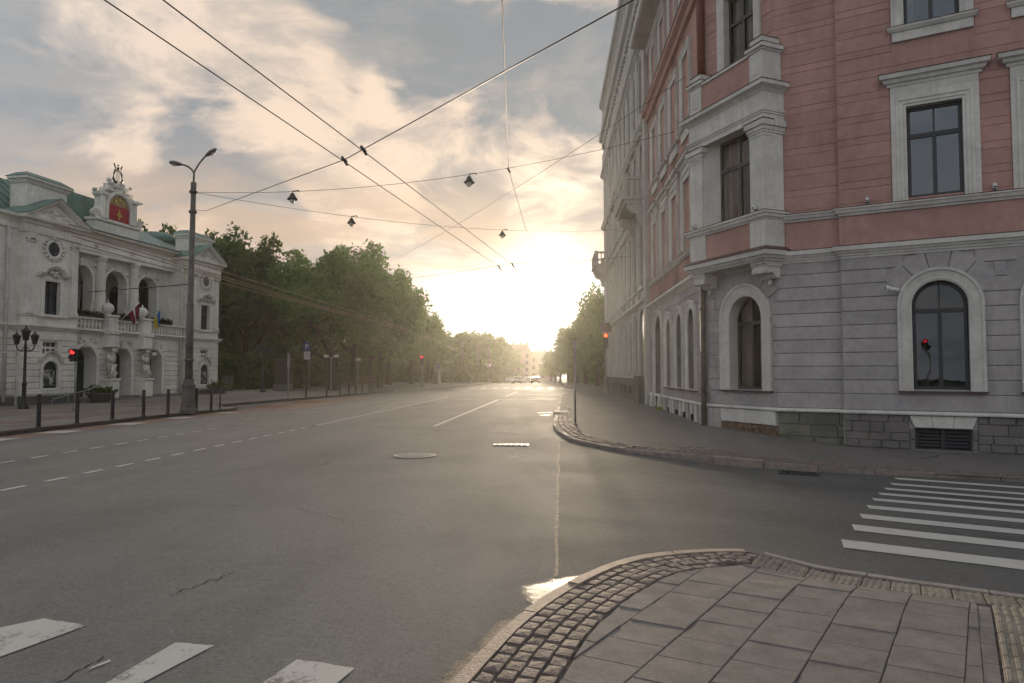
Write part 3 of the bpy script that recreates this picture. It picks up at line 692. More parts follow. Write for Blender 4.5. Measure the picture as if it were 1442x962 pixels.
o=obj('sunlit_gutter_dust',mb,patchy('sunlit_gutter_dust',(.36,.29,.21),.8,.3),pvn,smooth=True); cover(o,[1-(j/K)**.9+.05 for i in range(n) for j in range(K+1)])
# ---- left pavement and square in front of the theatre
KL=[(-40,-14.45),(0,-14.45),(16,-14.46),(22,-14.45),(25.3,-14.42),(27.5,-14.15),(28.8,-14.05),(29.5,-14.35),(30.4,-15.5),(31.6,-16.2),(33,-16.4),(34.3,-16.3),(38,-15.95),(42,-15.6),(46,-15.3),(50.4,-15.05),(53.5,-14.9),(58,-14.4),(65.5,-13.73),(75,-12.9),(85,-12.2),(100,-11.6),(110,-11.4),(125,-11.2),(150,-11.1),(200,-11),(330,-11)]
def plz(x,y): return .12+(.04+.17*S(y,30,46))*S(-x,16,22.5)+fall(y)
mb=MB(); offx=[0,.5,1.2,2.5,4.5,7,10,20,60,140]
for y,x in KL:
    for d in offx: mb.v.append((x-d,y,plz(x-d,y)))
w=len(offx); mb.f=[(i*w+j,i*w+j+1,(i+1)*w+j+1,(i+1)*w+j) for i in range(len(KL)-1) for j in range(w-1)]
plaza=obj('pavement',mb,M_PLAZA,kind='structure',smooth=True)
kl=smoothp([Vector((x,y,plz(x,y))) for y,x in KL],4)
kerbs([p for p in kl if 5<p.y<58],1.0,.15,.12,mat('dark_kerb',(.10,.08,.07),.8,.2,6,.3),plaza,side=-1)
kerbs([p for p in kl if 58<=p.y<150],1.0,.15,.12,M_KERBG,plaza,side=-1,joined=True)
# reddish sett gutter along the left kerb with pale patches
mb=MB(); P=[p for p in kl if 4<p.y<29.2]
for i,p in enumerate(P): mb.v+=[(p.x,p.y,T(p.x,p.y)+.004),(p.x+1.0+.25*S(p.y,20,26),p.y,T(p.x,p.y)+.004)]
mb.f=[(2*i,2*i+1,2*i+3,2*i+2) for i in range(len(P)-1)]; obj('gutter',mb,M_GUT,road)
for y in (13.5,15.3,17.6,20.6,23.6,26.8): mark('worn_paint',[(-14.3,y),(-13.5,y+.15),(-13.5,y+1.0),(-14.3,y+.9)],lift=.009,m=M_RWORN)
mb=MB(); mb.v=[(-14.6,30.2,T(0,0)+.004),(-11.9,30,.004),(-12.6,50,.004),(-15.5,40,.004)]; mb.f=[(0,1,2,3)]; obj('bus_bay',mb,M_GUT,road)
for y,w in ((31,2.6),(36,3.0)): mark('worn_paint',[(-14.9,y),(-13.2,y),(-13.4,y+w),(-14.9,y+w)],lift=.009,m=mat('red_bay_paint',(.22,.09,.06),.75,.25,3,.2))
# bands of darker paving across the square
for x0,x1,m in ((-17.2,-16.6,M_GUT),(-19.6,-19.3,M_GUT)):
    mb=MB(); ys_=[8,14,20,26,29,33,38]
    for y in ys_: mb.v+=[(x0,y,plz(x0,y)+.005),(x1,y,plz(x1,y)+.005)]
    mb.f=[(2*i,2*i+1,2*i+3,2*i+2) for i in range(len(ys_)-1)]; obj('paving_band',mb,m,plaza)
# ---- pavement beyond the side street on the right
KR=[(72,30),(72.3,9),(72.6,4),(73.3,1.9),(75,.9),(79,.5),(90,.4),(100,.4),(115,.4),(130,.4),(150,.4),(300,.4)]
mb=MB()
for i,(y,x) in enumerate(KR):
    for d in (0,1.5,4,30): mb.v.append((x+(d if i>3 else 0),y+(d*.9 if i<=3 else 0),.12+fall(y+(d*.9 if i<=3 else 0))))
mb.f=[(i*4+j,i*4+j+1,(i+1)*4+j+1,(i+1)*4+j) for i in range(len(KR)-1) for j in range(3)]
pr=obj('pavement',mb,M_PLAZA,kind='structure')
kerbs([Vector((x,y,.12+fall(y))) for y,x in KR],1.,.15,.12,M_KERBG,pr,side=1,joined=True)
# ---------------------------------------------------------------- facade helpers
def arcp(uc,r,zs,n=14,a0=math.pi,a1=0.): return [(uc+r*math.cos(a0+(a1-a0)*i/n),zs+r*math.sin(a0+(a1-a0)*i/n)) for i in range(n+1)]
def wall(fr,u0,u1,z0,z1,ops,n=0.,dep=.3,mb=None):
    # ops: (a,b,zb,zt,arch); openings share a column or do not overlap
    mb=mb or MB(); P=lambda u,z,nn=n: fr.P(u,z,nn)
    cols={}
    for o in ops: cols.setdefault((round(o[0],3),round(o[1],3)),[]).append(o)
    cur=u0
    for (a,b),lst in sorted(cols.items()):
        if a>cur: mb.face(P(cur,z0),P(a,z0),P(a,z1),P(cur,z1))
        z=z0
        for (_,_,zb,zt,arch) in sorted(lst,key=lambda o:o[2]):
            if zb>z: mb.face(P(a,z),P(b,z),P(b,zb),P(a,zb))
            if arch:
                r=(b-a)/2; rz=arch if not isinstance(arch,bool) else r; zs=zt-rz
                pts=[(a+r+r*math.cos(math.pi*(1-i/14)),zs+rz*math.sin(math.pi*i/14)) for i in range(15)]
                for p,q in zip(pts,pts[1:]): mb.face(P(*p),P(*q),P(q[0],zt),P(p[0],zt))
                out=[(a,zb)]+pts+[(b,zb)]
            else: out=[(a,zb),(a,zt),(b,zt),(b,zb)]
            for p,q in zip(out,out[1:]+out[:1]): mb.face(P(p[0],p[1]),P(q[0],q[1]),P(q[0],q[1],n-dep),P(p[0],p[1],n-dep))
            z=zt
        if z<z1: mb.face(P(a,z),P(b,z),P(b,z1),P(a,z1))
        cur=b
    if cur<u1: mb.face(P(cur,z0),P(u1,z0),P(u1,z1),P(cur,z1))
    return mb
def outline(a,b,zb,zt,arch):
    if arch:
        r=(b-a)/2; return [(a,zb)]+arcp(a+r,r,zt-r,14)+[(b,zb)]
    return [(a,zb),(a,zt),(b,zt),(b,zb)]
def surround(name,fr,a,b,zb,zt,arch,prof,m,parent):
    # prof: (outward, n)
    mb=MB(); pts=outline(a,b,zb,zt,arch)
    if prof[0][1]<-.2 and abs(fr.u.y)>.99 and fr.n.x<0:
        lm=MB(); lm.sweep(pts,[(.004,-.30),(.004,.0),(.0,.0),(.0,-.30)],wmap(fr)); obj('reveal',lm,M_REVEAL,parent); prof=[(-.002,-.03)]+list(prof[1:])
    mb.sweep(pts,[(-t,n) for t,n in prof],wmap(fr)); return obj(name,mb,m,parent,smooth=False)
def pane(mb,fr,ps,n,th,g,w):     # glass facing outwards, each pane hung at its own slight angle
    if fr.u.cross(Vector((0,0,1))).dot(fr.n)<0: ps=ps[::-1]
    uc=sum(p[0] for p in ps)/len(ps); zc=sum(p[1] for p in ps)/len(ps); t2=random.uniform(-.006,.006)
    mb.face(*[fr.P(u,z,n+th*(u-uc)*2+t2*(z-zc)) for u,z in ps]); return obj('pane',mb,g,w,recalc=False)
def bar(mb,fr,a,b,z0,z1,n,d): mb.box(fr,a,b,z0,z1,n-d,n)
def window(par,fr,a,b,zb,zt,arch,n,trans=None,mull=(.5,),fw=.06,m=None,g=None,curtain=None,low_mull=True,up_mull=True,name='window',panes=True):
    """frame part with one pane child per light"""
    m=m or M_FRAME; g=g or M_GLASS; mb=MB()
    pts=outline(a,b,zb,zt,arch)
    mb.sweep(pts,[(fw,n-.05),(fw,n),(0,n),(0,n-.05)],wmap(fr)); mb.box(fr,a,b,zb,zb+fw*1.1,n-.05,n-.002)
    zs=[zb+fw,zt-fw]
    if trans: mb.box(fr,a+fw*.5,b-fw*.5,trans-.05,trans+.05,n-.055,n+.012)
    ms=[a+(b-a)*q for q in mull]
    r=(b-a)/2
    for q in ms:
        if low_mull: mb.box(fr,q-.04,q+.04,zb+fw,(trans-.05 if trans else zt-fw),n-.05,n+.006)
        if trans and up_mull: mb.box(fr,q-.018,q+.018,trans+.05,(zt-fw*.8),n-.045,n-.001)
    w=obj(name,mb,m,par)
    # sash rails round each light
    us=[a+fw]+([x for q in ms for x in (q-.04,q+.04)] if low_mull else [])+[b-fw]
    zt_l=trans-.05 if trans else zt-fw
    for i in range(0,len(us),2):
        mb=MB(); th=random.uniform(-.004,.004); ps=[(us[i],zb+fw),(us[i+1],zb+fw),(us[i+1],zt_l),(us[i],zt_l)]
        pane(mb,fr,ps,n-.03,th,g,w)
    if trans:
        us=[a+fw]+([x for q in ms for x in (q-.018,q+.018)] if up_mull else [])+[b-fw]
        for i in range(0,len(us),2):
            if arch:
                rr=r-fw; top=[(u,z) for u,z in arcp((a+b)/2,rr,zt-r,20) if us[i]<=u<=us[i+1] and z>trans+.06]
                def zz(u): return zt-r+math.sqrt(max(0,rr*rr-(u-(a+b)/2)**2))
                ps=[(us[i],trans+.05),(us[i+1],trans+.05)]+[(us[i+1],max(trans+.06,zz(us[i+1])))]+[p for p in reversed(top) if us[i]+.01<p[0]<us[i+1]-.01]+[(us[i],max(trans+.06,zz(us[i])))]
            else: ps=[(us[i],trans+.05),(us[i+1],trans+.05),(us[i+1],zt-fw),(us[i],zt-fw)]
            mb=MB(); pane(mb,fr,ps,n-.03,random.uniform(-.006,.006),g,w)
    if curtain:
        cn=n-.16
        for (c0,c1) in curtain:
            mb=MB(); K=40
            for i in range(K+1):
                t=i/K; u=a+(b-a)*(c0+(c1-c0)*t); d=.05*math.sin(t*(c1-c0)*(b-a)*34)+.02*math.sin(t*17+1)
                mb.v+=[fr.P(u,zb-.05,cn+d*1.2),fr.P(u,(zt+zb)/2,cn+d),fr.P(u,zt+.05,cn+d*.6)]
            mb.f=[(3*i+j,3*i+3+j,3*i+4+j,3*i+1+j) for i in range(K) for j in range(2)]
            obj('curtain',mb,M_CURT,w,smooth=True)
    return w
def courses(fr,u0,u1,levels,cut,par,m,name,n0=-.03,n1=0.,gap=.012,c=.014,split=None):
    # cut: (a,b,zb,zt,zs or None,r): space kept free of stones
    for z0,z1 in zip(levels,levels[1:]):
        zm=(z0+z1)/2; iv=[(u0,u1)]
        for (a,b,zb,zt,zs,r) in cut:
            if zm<zb or zm>zt: continue
            if zs is not None and zm>zs:
                h2=r*r-(zm-zs)**2
                if h2<=0: continue
                h=math.sqrt(h2); ca,cb=(a+b)/2-h,(a+b)/2+h
            else: ca,cb=a,b
            nv=[]
            for p,q in iv:
                if cb<=p or ca>=q: nv.append((p,q)); continue
                if ca-p>.06: nv.append((p,ca))
                if q-cb>.06: nv.append((cb,q))
            iv=nv
        for p,q in iv:
            mb=MB(); mb.cbox(fr,p,q,z0+gap/2,z1-gap/2,n0,n1+random.uniform(-.003,.003),c); obj(name,mb,m,par)
def ashlar(fr,u0,u1,z0,z1,rows,lo,hi,par,m,n0=-.1,n1=.02,cut=()):
    z=z0; hts=[random.uniform(.8,1.2) for _ in range(rows)]; s=(z1-z0)/sum(hts)
    for h in hts:
        h*=s; u=u0-random.uniform(0,lo*.5)
        while u<u1:
            L=random.uniform(lo,hi); a=max(u,u0); b=min(u+L,u1)
            segs=[(a,b)]
            for (ca,cb,cz0,cz1) in cut:
                if z+h/2>cz0 and z+h/2<cz1:
                    segs=[x for (p,q) in segs for x in ((p,min(q,ca)),(max(p,cb),q)) if x[1]-x[0]>.04]
            for p,q in segs:
                if q-p<.05: continue
                mb=MB(); mb.cbox(fr,p+.006,q-.006,z+.006,z+h-.006,n0,n1+random.uniform(-.018,.012),.012); obj('plinth_stone',mb,m,par)
            u+=L
        z+=h
def voussoirs(fr,uc,zs,r0,r1,zmax,k,par,m,n0=-.03,n1=.004,span=(28,152)):
    for i in range(k):
        a0=R(span[0]+(span[1]-span[0])*i/k+.6); a1=R(span[0]+(span[1]-span[0])*(i+1)/k-.6)
        inn=[(uc+r0*math.cos(a0+(a1-a0)*j/4),zs+r0*math.sin(a0+(a1-a0)*j/4)) for j in range(5)]
        outp=[]
        for j in range(5):
            a=a0+(a1-a0)*j/4; rr=min(r1,(zmax-zs)/max(.05,math.sin(a))); outp.append((uc+rr*math.cos(a),zs+rr*math.sin(a)))
        mb=MB(); mb.prism(fr,inn+outp[::-1],n0,n1); obj('voussoir',mb,m,par)
# ---------------------------------------------------------------- pink corner building
PB=thing('corner_building','pink and grey corner building with arched windows and a white oriel','building',(5.2,17.,0))
FC=Fr((6.52,16.33),-25.41); FB2=FC.off(-.13); FA=Fr((4.02,19.58),90.97,n=(-1,0)); FB=Fr((4.02,19.58),q=(5.27,17.06))
uJ=(Vector((5.27,17.06,0))-FB2.o).dot(FB2.u)
CL=9.2; AL=10.25
LV=[.80,1.165]+[1.165+.3165*i for i in range(1,11)]      # grey courses up to 4.33
# wall shells (grey below the string course, pink above)
W0=[1.38,3.60,5.82,8.04]
opsC=[];opsCp=[]
for i in range(4):
    a=1.40+2.22*i
    if a+1.06<CL: opsC+=[(a,a+1.06,1.28,3.68,True)]
    if a+1.06<CL: opsC+=[(a,a+1.06,-.04,.45,False)]
    if a+1.06<CL: opsCp+=[(a-.01,a+1.06,5.57,7.64,False),(a-.01,a+1.06,9.5,11.7,False),(a-.01,a+1.06,13.6,15.2,False)]
opsB=[(1.1,2.3,1.22,3.64,True)]; opsBp=[(1.05,2.2,9.35,11.9,False),(1.05,2.2,13.6,15.2,False)]
uA=[1.63,3.57,5.6]; opsA=[(u-.47,u+.47,1.15,3.62,True) for u in uA]+[(7.15,8.75,.1,3.95,True)]
u2=[2.0,4.15,6.3,8.45]; opsAp=[(u-.5,u+.5,5.62,7.75,False) for u in u2]+[(u-.5,u+.5,9.5,11.75,False) for u in u2]+[(u-.45,u+.45,13.7,15.2,False) for u in u2]
g=MB(); n=-.03
wall(FC,-.0,CL,-.6,4.45,opsC,n,.26,g); wall(FB2,uJ-.02,.02,-.6,4.45,[],n,.2,g); wall(FB,-.02,FB.L+.02,-.6,4.45,opsB,n,.30,g); wall(FA,-.02,AL,-.6,4.45,opsA,n,.34,g)
g.box(FC,-.02,.0,-.6,4.45,-.2,n); obj('wall',g,M_GREY,PB,label='grey rendered ground floor wall')
p=MB(); n=-.012
wall(FC,-.0,CL,4.45,16.2,opsCp,n,.22,p); wall(FB2,uJ-.02,.02,4.45,16.2,[],n,.2,p); wall(FB,-.02,FB.L+.02,4.45,16.2,opsBp,n,.26,p); wall(FA,-.02,AL,4.45,16.2,opsAp,n,.30,p)
p.box(FC,-.02,.0,4.45,16.2,-.2,n); obj('wall',p,M_PINK,PB,label='pink rendered upper wall')
# back walls and roof close the block, so that rooms are dark
bk=MB(); ring=[FC.P(CL,0).xy,FC.P(CL,0,-9).xy,FA.P(AL,0,-12).xy,FA.P(AL,0).xy]
for a,b in zip(ring,ring[1:]): bk.face((a.x,a.y,-.6),(b.x,b.y,-.6),(b.x,b.y,16.2),(a.x,a.y,16.2))
obj('wall',bk,M_PINK,PB,label='plain rear wall')
rf=MB(); ringr=[FA.P(AL,0).xy,FA.o.xy,Vector((5.27,17.06)),FC.o.xy,FC.P(CL,0).xy,FC.P(CL,0,-9).xy,FA.P(AL,0,-12).xy]
rf.face(*[(q.x,q.y,16.15) for q in ringr]); cen=sum((Vector((q.x,q.y,18.4)) for q in ringr),Vector())/7
for a,b in zip(ringr,ringr[1:]+ringr[:1]): rf.face((a.x,a.y,16.3),(b.x,b.y,16.3),tuple(cen))
obj('roof',rf,mat('grey_tin_roof',(.12,.12,.12),.5,.2,1.,.1),PB)
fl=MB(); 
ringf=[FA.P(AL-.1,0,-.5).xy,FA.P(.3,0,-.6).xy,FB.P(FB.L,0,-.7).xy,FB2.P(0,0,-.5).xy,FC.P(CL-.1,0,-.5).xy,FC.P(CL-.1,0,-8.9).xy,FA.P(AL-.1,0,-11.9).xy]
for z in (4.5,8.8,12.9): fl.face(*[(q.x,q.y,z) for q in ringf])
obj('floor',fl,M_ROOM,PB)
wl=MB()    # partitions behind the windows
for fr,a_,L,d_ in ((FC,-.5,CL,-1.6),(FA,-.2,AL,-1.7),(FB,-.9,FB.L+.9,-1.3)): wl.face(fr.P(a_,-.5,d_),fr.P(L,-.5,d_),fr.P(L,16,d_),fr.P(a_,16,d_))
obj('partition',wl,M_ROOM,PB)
# courses
cutC=[]
for i in range(4):
    uc=1.93+2.22*i; cutC.append((uc-.80,uc+.80,1.24,4.30,3.15,.80)); cutC.append((uc-1.18,uc+1.18,3.62,4.30,3.15,1.22))
courses(FC,.0,CL,LV,cutC,PB,M_GREY,'stone_course')
for i in range(4): voussoirs(FC,1.93+2.22*i,3.15,.80,1.2,4.32,5,PB,M_GREY)
courses(FB2,uJ+.0,-.005,LV,[],PB,M_GREY,'stone_course')
courses(FB,.22,FB.L,LV,[(.76,2.64,1.2,3.98,3.06,.94),(.5,2.9,3.5,3.98,3.06,1.3)],PB,M_GREY,'stone_course')
voussoirs(FB,1.70,3.06,.93,1.35,4.32,5,PB,M_GREY)
cutA=[(u-.73,u+.73,1.1,3.95,3.15,.73) for u in uA]+[(6.95,8.95,-1,4.2,3.15,1.0)]
courses(FA,.14,AL,LV,cutA,PB,M_GREY,'stone_course')
# pink bands: broad and narrow in turn
pl=[5.50]; z=5.915
pl=[5.50,5.57]
pl=[5.505]
zz=5.575
lev=[5.405+.51*kk for kk in range(0,22)]
PL=[5.5]
for q in lev:
    for d in (0.,.165):
        if q+d>5.55: PL.append(q+d)
PL=[z for z in PL if z<16.0]
cutCp=[]
for i in range(4):
    a=1.39+2.22*i; cutCp+=[(a-.31,a+1.37,5.4,8.13,None,0),(a-.5,a+1.57,8.13,8.42,None,0),(a-.26,a+1.33,9.0,12.0,None,0),(a-.26,a+1.33,13.2,15.5,None,0)]
courses(FC,.0,CL,PL,cutCp,PB,M_PINK,'stucco_band',-.012,.0,.010,.006)
courses(FB2,uJ,-.005,PL,[],PB,M_PINK,'stucco_band',-.012,.0,.010,.006)
courses(FB,.30,FB.L,[z for z in PL if z>8.9],[(.8,2.45,9.0,12.1,None,0),(.8,2.45,13.2,15.5,None,0)],PB,M_PINK,'stucco_band',-.012,.0,.010,.006)
# mouldings that run round the block
RUN=[FA.P(AL,0).xy,FA.o.xy,Vector((5.27,17.06)),FB2.P(0.0,0).xy,FC.P(0,0).xy,FC.P(CL,0).xy]
def run(name,prof,m,path=None,par=None):
    mb=MB(); mb.sweep(path or RUN,prof,hmap); return obj(name,mb,m,par or PB)
run('plinth_moulding',[(-.05,.72),(.075,.72),(.085,.745),(.075,.775),(.03,.80),(-.05,.80)],M_TRIM)
run('cornice',[(-.05,4.30),(.02,4.30),(.03,4.355),(.06,4.36),(.07,4.41),(.10,4.415),(.125,4.47),(.16,4.475),(.165,4.575),(-.05,4.60)],M_TRIM)
run('flashing',[(-.05,4.602),(.172,4.578),(.176,4.59),(-.05,4.628)],M_TRIMD)
run('string_course',[(-.05,5.30),(.025,5.30),(.04,5.345),(.075,5.36),(.10,5.43),(.125,5.44),(.125,5.475),(-.05,5.49)],M_TRIM)
run('flashing',[(-.05,5.492),(.132,5.476),(.136,5.489),(-.05,5.52)],M_TRIMD)
run('cornice',[(-.05,12.55),(.10,12.6),(.14,12.75),(.28,12.85),(.30,12.98),(-.05,13.02)],M_PINK)
run('flashing',[(-.05,13.03),(.32,12.985),(.325,13.0),(-.05,13.10)],M_TRIMD)
run('eaves',[(-.05,15.6),(.05,15.65),(.10,15.85),(.70,15.92),(.78,15.98),(.80,16.18),(-.05,16.3)],M_TRIM)
# plinth
ashlar(FC,.0,CL,-.45,.715,6,.24,.62,PB,M_PLINTH,cut=[(1.40+2.22*i-.10,2.46+2.22*i+.10,-.06,.72) for i in range(4)])
ashlar(FB2,uJ,-.01,-.35,.715,4,.45,.95,PB,M_PLINTHG)
for i in range(4):
    a=1.40+2.22*i
    if a+1.06>CL: continue
    for j in range(3):
        b0=a-.10+(1.26/3)*j; b1=b0+1.26/3; t0=a+(1.06/3)*j; t1=t0+1.06/3
        mb=MB(); mb.prism(FC,[(t0+.004,.45),(t1-.004,.45),(b1-.004,.70),(b0+.004,.70)],-.1,.03); obj('lintel_stone',mb,M_TRIM,PB)
    wmb=MB(); wmb.box(FC,a,a+1.06,-.04,.0,-.2,-.1); wmb.box(FC,a,a+1.06,.40,.449,-.2,-.1); wmb.box(FC,a,a+.05,.0,.40,-.2,-.1); wmb.box(FC,a+1.01,a+1.06,.0,.40,-.2,-.1); wmb.box(FC,a+.49,a+.57,.0,.40,-.2,-.1)
    bw=obj('basement_window',wmb,M_FRAME,PB)
    for s in range(2):
        for r_ in range(5):
            mb=MB(); u0=a+.05+.52*s; mb.box(FC,u0,u0+.44,.02+.076*r_,.075+.076*r_,-.19,-.16+.01*(r_%2)); obj('louvre_slat',mb,M_FRAME,bw)
    ashlar(FC,a-.1,a,-.45,.43,4,.2,.3,PB,M_PLINTH); ashlar(FC,a+1.06,a+1.16,-.45,.43,4,.2,.3,PB,M_PLINTH); ashlar(FC,a,a+1.06,-.45,-.045,2,.3,.5,PB,M_PLINTH)
# B1 plinth: pale blocks above rubble
for u0,u1 in ((.03,.38),(.38,.72)): 
    mb=MB(); mb.cbox(FB,u0,u1-.008,.05,.715,-.1,.03,.02); obj('plinth_stone',mb,M_GREY,PB)
for u0,u1 in ((.74,1.7),(1.7,2.75)):
    mb=MB(); mb.cbox(FB,u0,u1-.01,.36,.712,-.1,.05,.015); obj('plinth_stone',mb,M_TRIM,PB,label='pale plinth block')
ashlar(FB,.74,FB.L+.02,-.3,.355,5,.10,.24,PB,M_RUBBLE,-.1,.03)
# A plinth: pale pilaster blocks with small vents between
for i in range(11):
    u=.25+.62*i
    if 6.9<u<9.0: continue
    mb=MB(); mb.cbox(FA,u,u+.36,.0,.712,-.1,.045,.012); obj('plinth_stone',mb,M_TRIM if i%3 else M_GREY,PB)
mb=MB(); mb.box(FA,.1,6.95,-.3,.6,-.1,.01); mb.box(FA,8.95,AL,-.3,.715,-.1,.01); obj('plinth',mb,M_PLINTH,PB)
for i,u in enumerate((1.5,2.75,4.1,5.6)):
    mb=MB(); mb.box(FA,u-.16,u+.16,.16,.40,.0,.055); obj('vent',mb,M_ROOM,PB)
# arched ground floor windows
ring=[(-.004,-.25),(-.004,.03),(.05,.05),(.075,.04),(.22,.055),(.24,.085),(.30,.085),(.30,-.05)]
for i in range(4):
    a=1.40+2.22*i
    surround('window_surround',FC,a,a+1.06,1.25,3.68,True,[(t*.94,n) for t,n in ring],M_TRIM,PB)
    mb=MB(); mb.box(FC,a-.30,a+1.36,1.215,1.247,-.03,.10); obj('sill',mb,M_TRIMD,PB)
    window(PB,FC,a+.02,a+1.04,1.28,3.66,True,-.17,trans=3.02,fw=.06,m=M_FRAME,g=M_GLASSD)
surround('window_surround',FB,1.1,2.3,1.2,3.64,True,[(t*1.1,n) for t,n in ring],M_TRIM,PB)
mb=MB(); mb.box(FB,.76,2.64,1.165,1.197,-.03,.10); obj('sill',mb,M_TRIMD,PB)
window(PB,FB,1.12,2.28,1.22,3.62,True,-.24,trans=2.95,fw=.06,m=M_FRAMEB,g=M_GLASSB,curtain=[(.0,.36),(.62,1.)])
for u in uA:
    surround('window_surround',FA,u-.47,u+.47,1.12,3.62,True,[(t*.85,n) for t,n in ring],M_TRIM,PB)
    mb=MB(); mb.box(FA,u-.74,u+.74,1.08,1.117,-.03,.10); obj('sill',mb,M_TRIMD,PB)
    window(PB,FA,u-.45,u+.45,1.15,3.6,True,-.26,trans=2.95,fw=.05,m=M_FRAMEB,g=M_GLASSD,curtain=[(.0,1.)])
surround('door_surround',FA,7.15,8.75,.15,3.95,True,[(t*.7,n) for t,n in ring],M_TRIM,PB)
mb=MB(); mb.prism(FA,outline(7.18,8.72,.15,3.92,True),-.33,-.28)
for q in (7.35,8.05): 
    for z0,z1 in ((.35,1.3),(1.45,2.9)): mb.cbox(FA,q,q+.55,z0,z1,-.29,-.25,.02)
obj('door',mb,M_FRAMEB,PB)
mb=MB(); mb.lathe(FA.P(6.98,.2,.12),[(.11,0),(.12,.1),(.09,.5),(.07,.62),(.02,.66)],10); mb.lathe(FA.P(8.95,.2,.12),[(.11,0),(.12,.1),(.09,.5),(.07,.62),(.02,.66)],10); obj('guard_stone',mb,M_TRIM,PB,smooth=True)
# upper windows on the side street front
for i in range(4):
    a=1.39+2.22*i; b=a+1.07
    surround('window_surround',FC,a,b,5.5,7.64,False,[(-.004,-.25),(-.004,.03),(.05,.03),(.06,.05),(.13,.05),(.14,.07),(.20,.07),(.205,.045),(.30,.045),(.30,-.03)],M_TRIM,PB)
    mb=MB(); mb.box(FC,a-.30,b+.30,7.84,8.13,-.02,.042); obj('frieze',mb,M_TRIM,PB)
    path=[FC.P(a-.34,0,-.02).xy,FC.P(a-.34,0,.04).xy,FC.P(b+.34,0,.04).xy,FC.P(b+.34,0,-.02).xy]
    run('window_hood',[(-.04,8.10),(.02,8.12),(.03,8.18),(.08,8.20),(.10,8.27),(.16,8.29),(.18,8.38),(-.04,8.40)],M_TRIM,path); run('flashing',[(-.04,8.402),(.19,8.383),(.195,8.395),(-.04,8.43)],M_TRIMD,path)
    window(PB,FC,a+.01,b-.01,5.57,7.63,False,-.14,trans=6.98,fw=.07,m=M_FRAME,g=M_GLASS)
    surround('window_surround',FC,a,b,9.46,11.7,False,[(-.004,-.25),(-.004,.03),(.18,.04),(.2,.06),(.25,.06),(.25,-.03)],M_TRIM,PB)
    mb=MB(); mb.box(FC,a-.24,b+.24,9.16,9.37,-.02,.05); obj('apron',mb,M_TRIM,PB)
    path=[FC.P(a-.26,0,-.02).xy,FC.P(a-.26,0,.06).xy,FC.P(b+.26,0,.06).xy,FC.P(b+.26,0,-.02).xy]
    run('sill',[(-.04,9.37),(.02,9.37),(.07,9.44),(.075,9.475),(-.04,9.485)],M_TRIM,path); run('flashing',[(-.04,9.487),(.08,9.478),(.084,9.488),(-.04,9.51)],M_TRIMD,path)
    window(PB,FC,a+.01,b-.01,9.51,11.69,False,-.14,trans=11.0,fw=.07,m=M_FRAME,g=M_GLASS,curtain=[(.0,.2)])
    surround('window_surround',FC,a,b,13.6,15.2,False,[(-.004,-.25),(-.004,.03),(.2,.04),(.2,-.03)],M_TRIM,PB)
    window(PB,FC,a+.01,b-.01,13.6,15.19,False,-.14,trans=None,fw=.07)
for zb,zt,tr in ((9.35,11.9,11.1),(13.6,15.2,None)):
    surround('window_surround',FB,1.05,2.2,zb,zt,False,[(-.004,-.25),(-.004,.03),(.17,.04),(.19,.06),(.24,.06),(.24,-.03)],M_TRIM,PB)
    window(PB,FB,1.06,2.19,zb+.02,zt-.01,False,-.16,trans=tr,fw=.07,m=M_FRAMEB,g=M_GLASSB,curtain=[(.0,.3),(.55,1.)])
# upper windows along the avenue
for u in u2:
    for zb,zt,hood in ((5.62,7.75,True),(9.5,11.75,False),(13.7,15.2,None)):
        w=.5 if hood is not None else .45
        surround('window_surround',FA,u-w,u+w,zb-.05,zt,False,[(-.004,-.28),(-.004,.05),(.16,.06),(.18,.09),(.24,.09),(.24,-.03)],M_TRIM,PB)
        window(PB,FA,u-w+.01,u+w-.01,zb,zt-.01,False,-.2,trans=zt-.65,fw=.06,m=M_FRAMEB,g=M_GLASSD)
        path=[FA.P(u+w+.3,0,-.02).xy,FA.P(u+w+.3,0,.05).xy,FA.P(u-w-.3,0,.05).xy,FA.P(u-w-.3,0,-.02).xy]
        if hood:
            mb=MB(); mb.box(FA,u-.74,u+.74,zt+.24,zt+.45,-.02,.05); obj('frieze',mb,M_TRIM,PB)
            run('window_hood',[(-.04,zt+.45),(.03,zt+.47),(.05,zt+.55),(.14,zt+.6),(.16,zt+.7),(-.04,zt+.74)],M_TRIM,path); run('flashing',[(-.04,zt+.742),(.17,zt+.703),(.174,zt+.715),(-.04,zt+.77)],M_TRIMD,path)
        elif hood is False:
            mb=MB(); mb.box(FA,u-.7,u+.7,zb-.45,zb-.12,-.02,.05); obj('apron',mb,M_TRIM,PB)
            run('sill',[(-.04,zb-.12),(.04,zb-.11),(.1,zb-.04),(-.04,zb-.02)],M_TRIM,path)
# drainpipe in the angle
mb=MB(); pp=FB.P(.10,0,.10); mb.tube([(pp.x,pp.y,.1),(pp.x,pp.y,4.2)],.075,10); 
for z in (1.0,2.2,3.4): mb.tube([(pp.x,pp.y,z),(pp.x,pp.y,z+.06)],.09,10)
obj('drainpipe',mb,mat('brown_pipe',(.13,.105,.095),.55,.2,3,.1),PB,smooth=True)
pp=FB.P(.14,0,.09)
mb=MB(); mb.tube([(pp.x,pp.y,9.0),(pp.x,pp.y,15.7)],.11,10); obj('drainpipe',mb,mat('red_pipe',(.18,.06,.045),.6,.15,3,.1),PB,smooth=True)
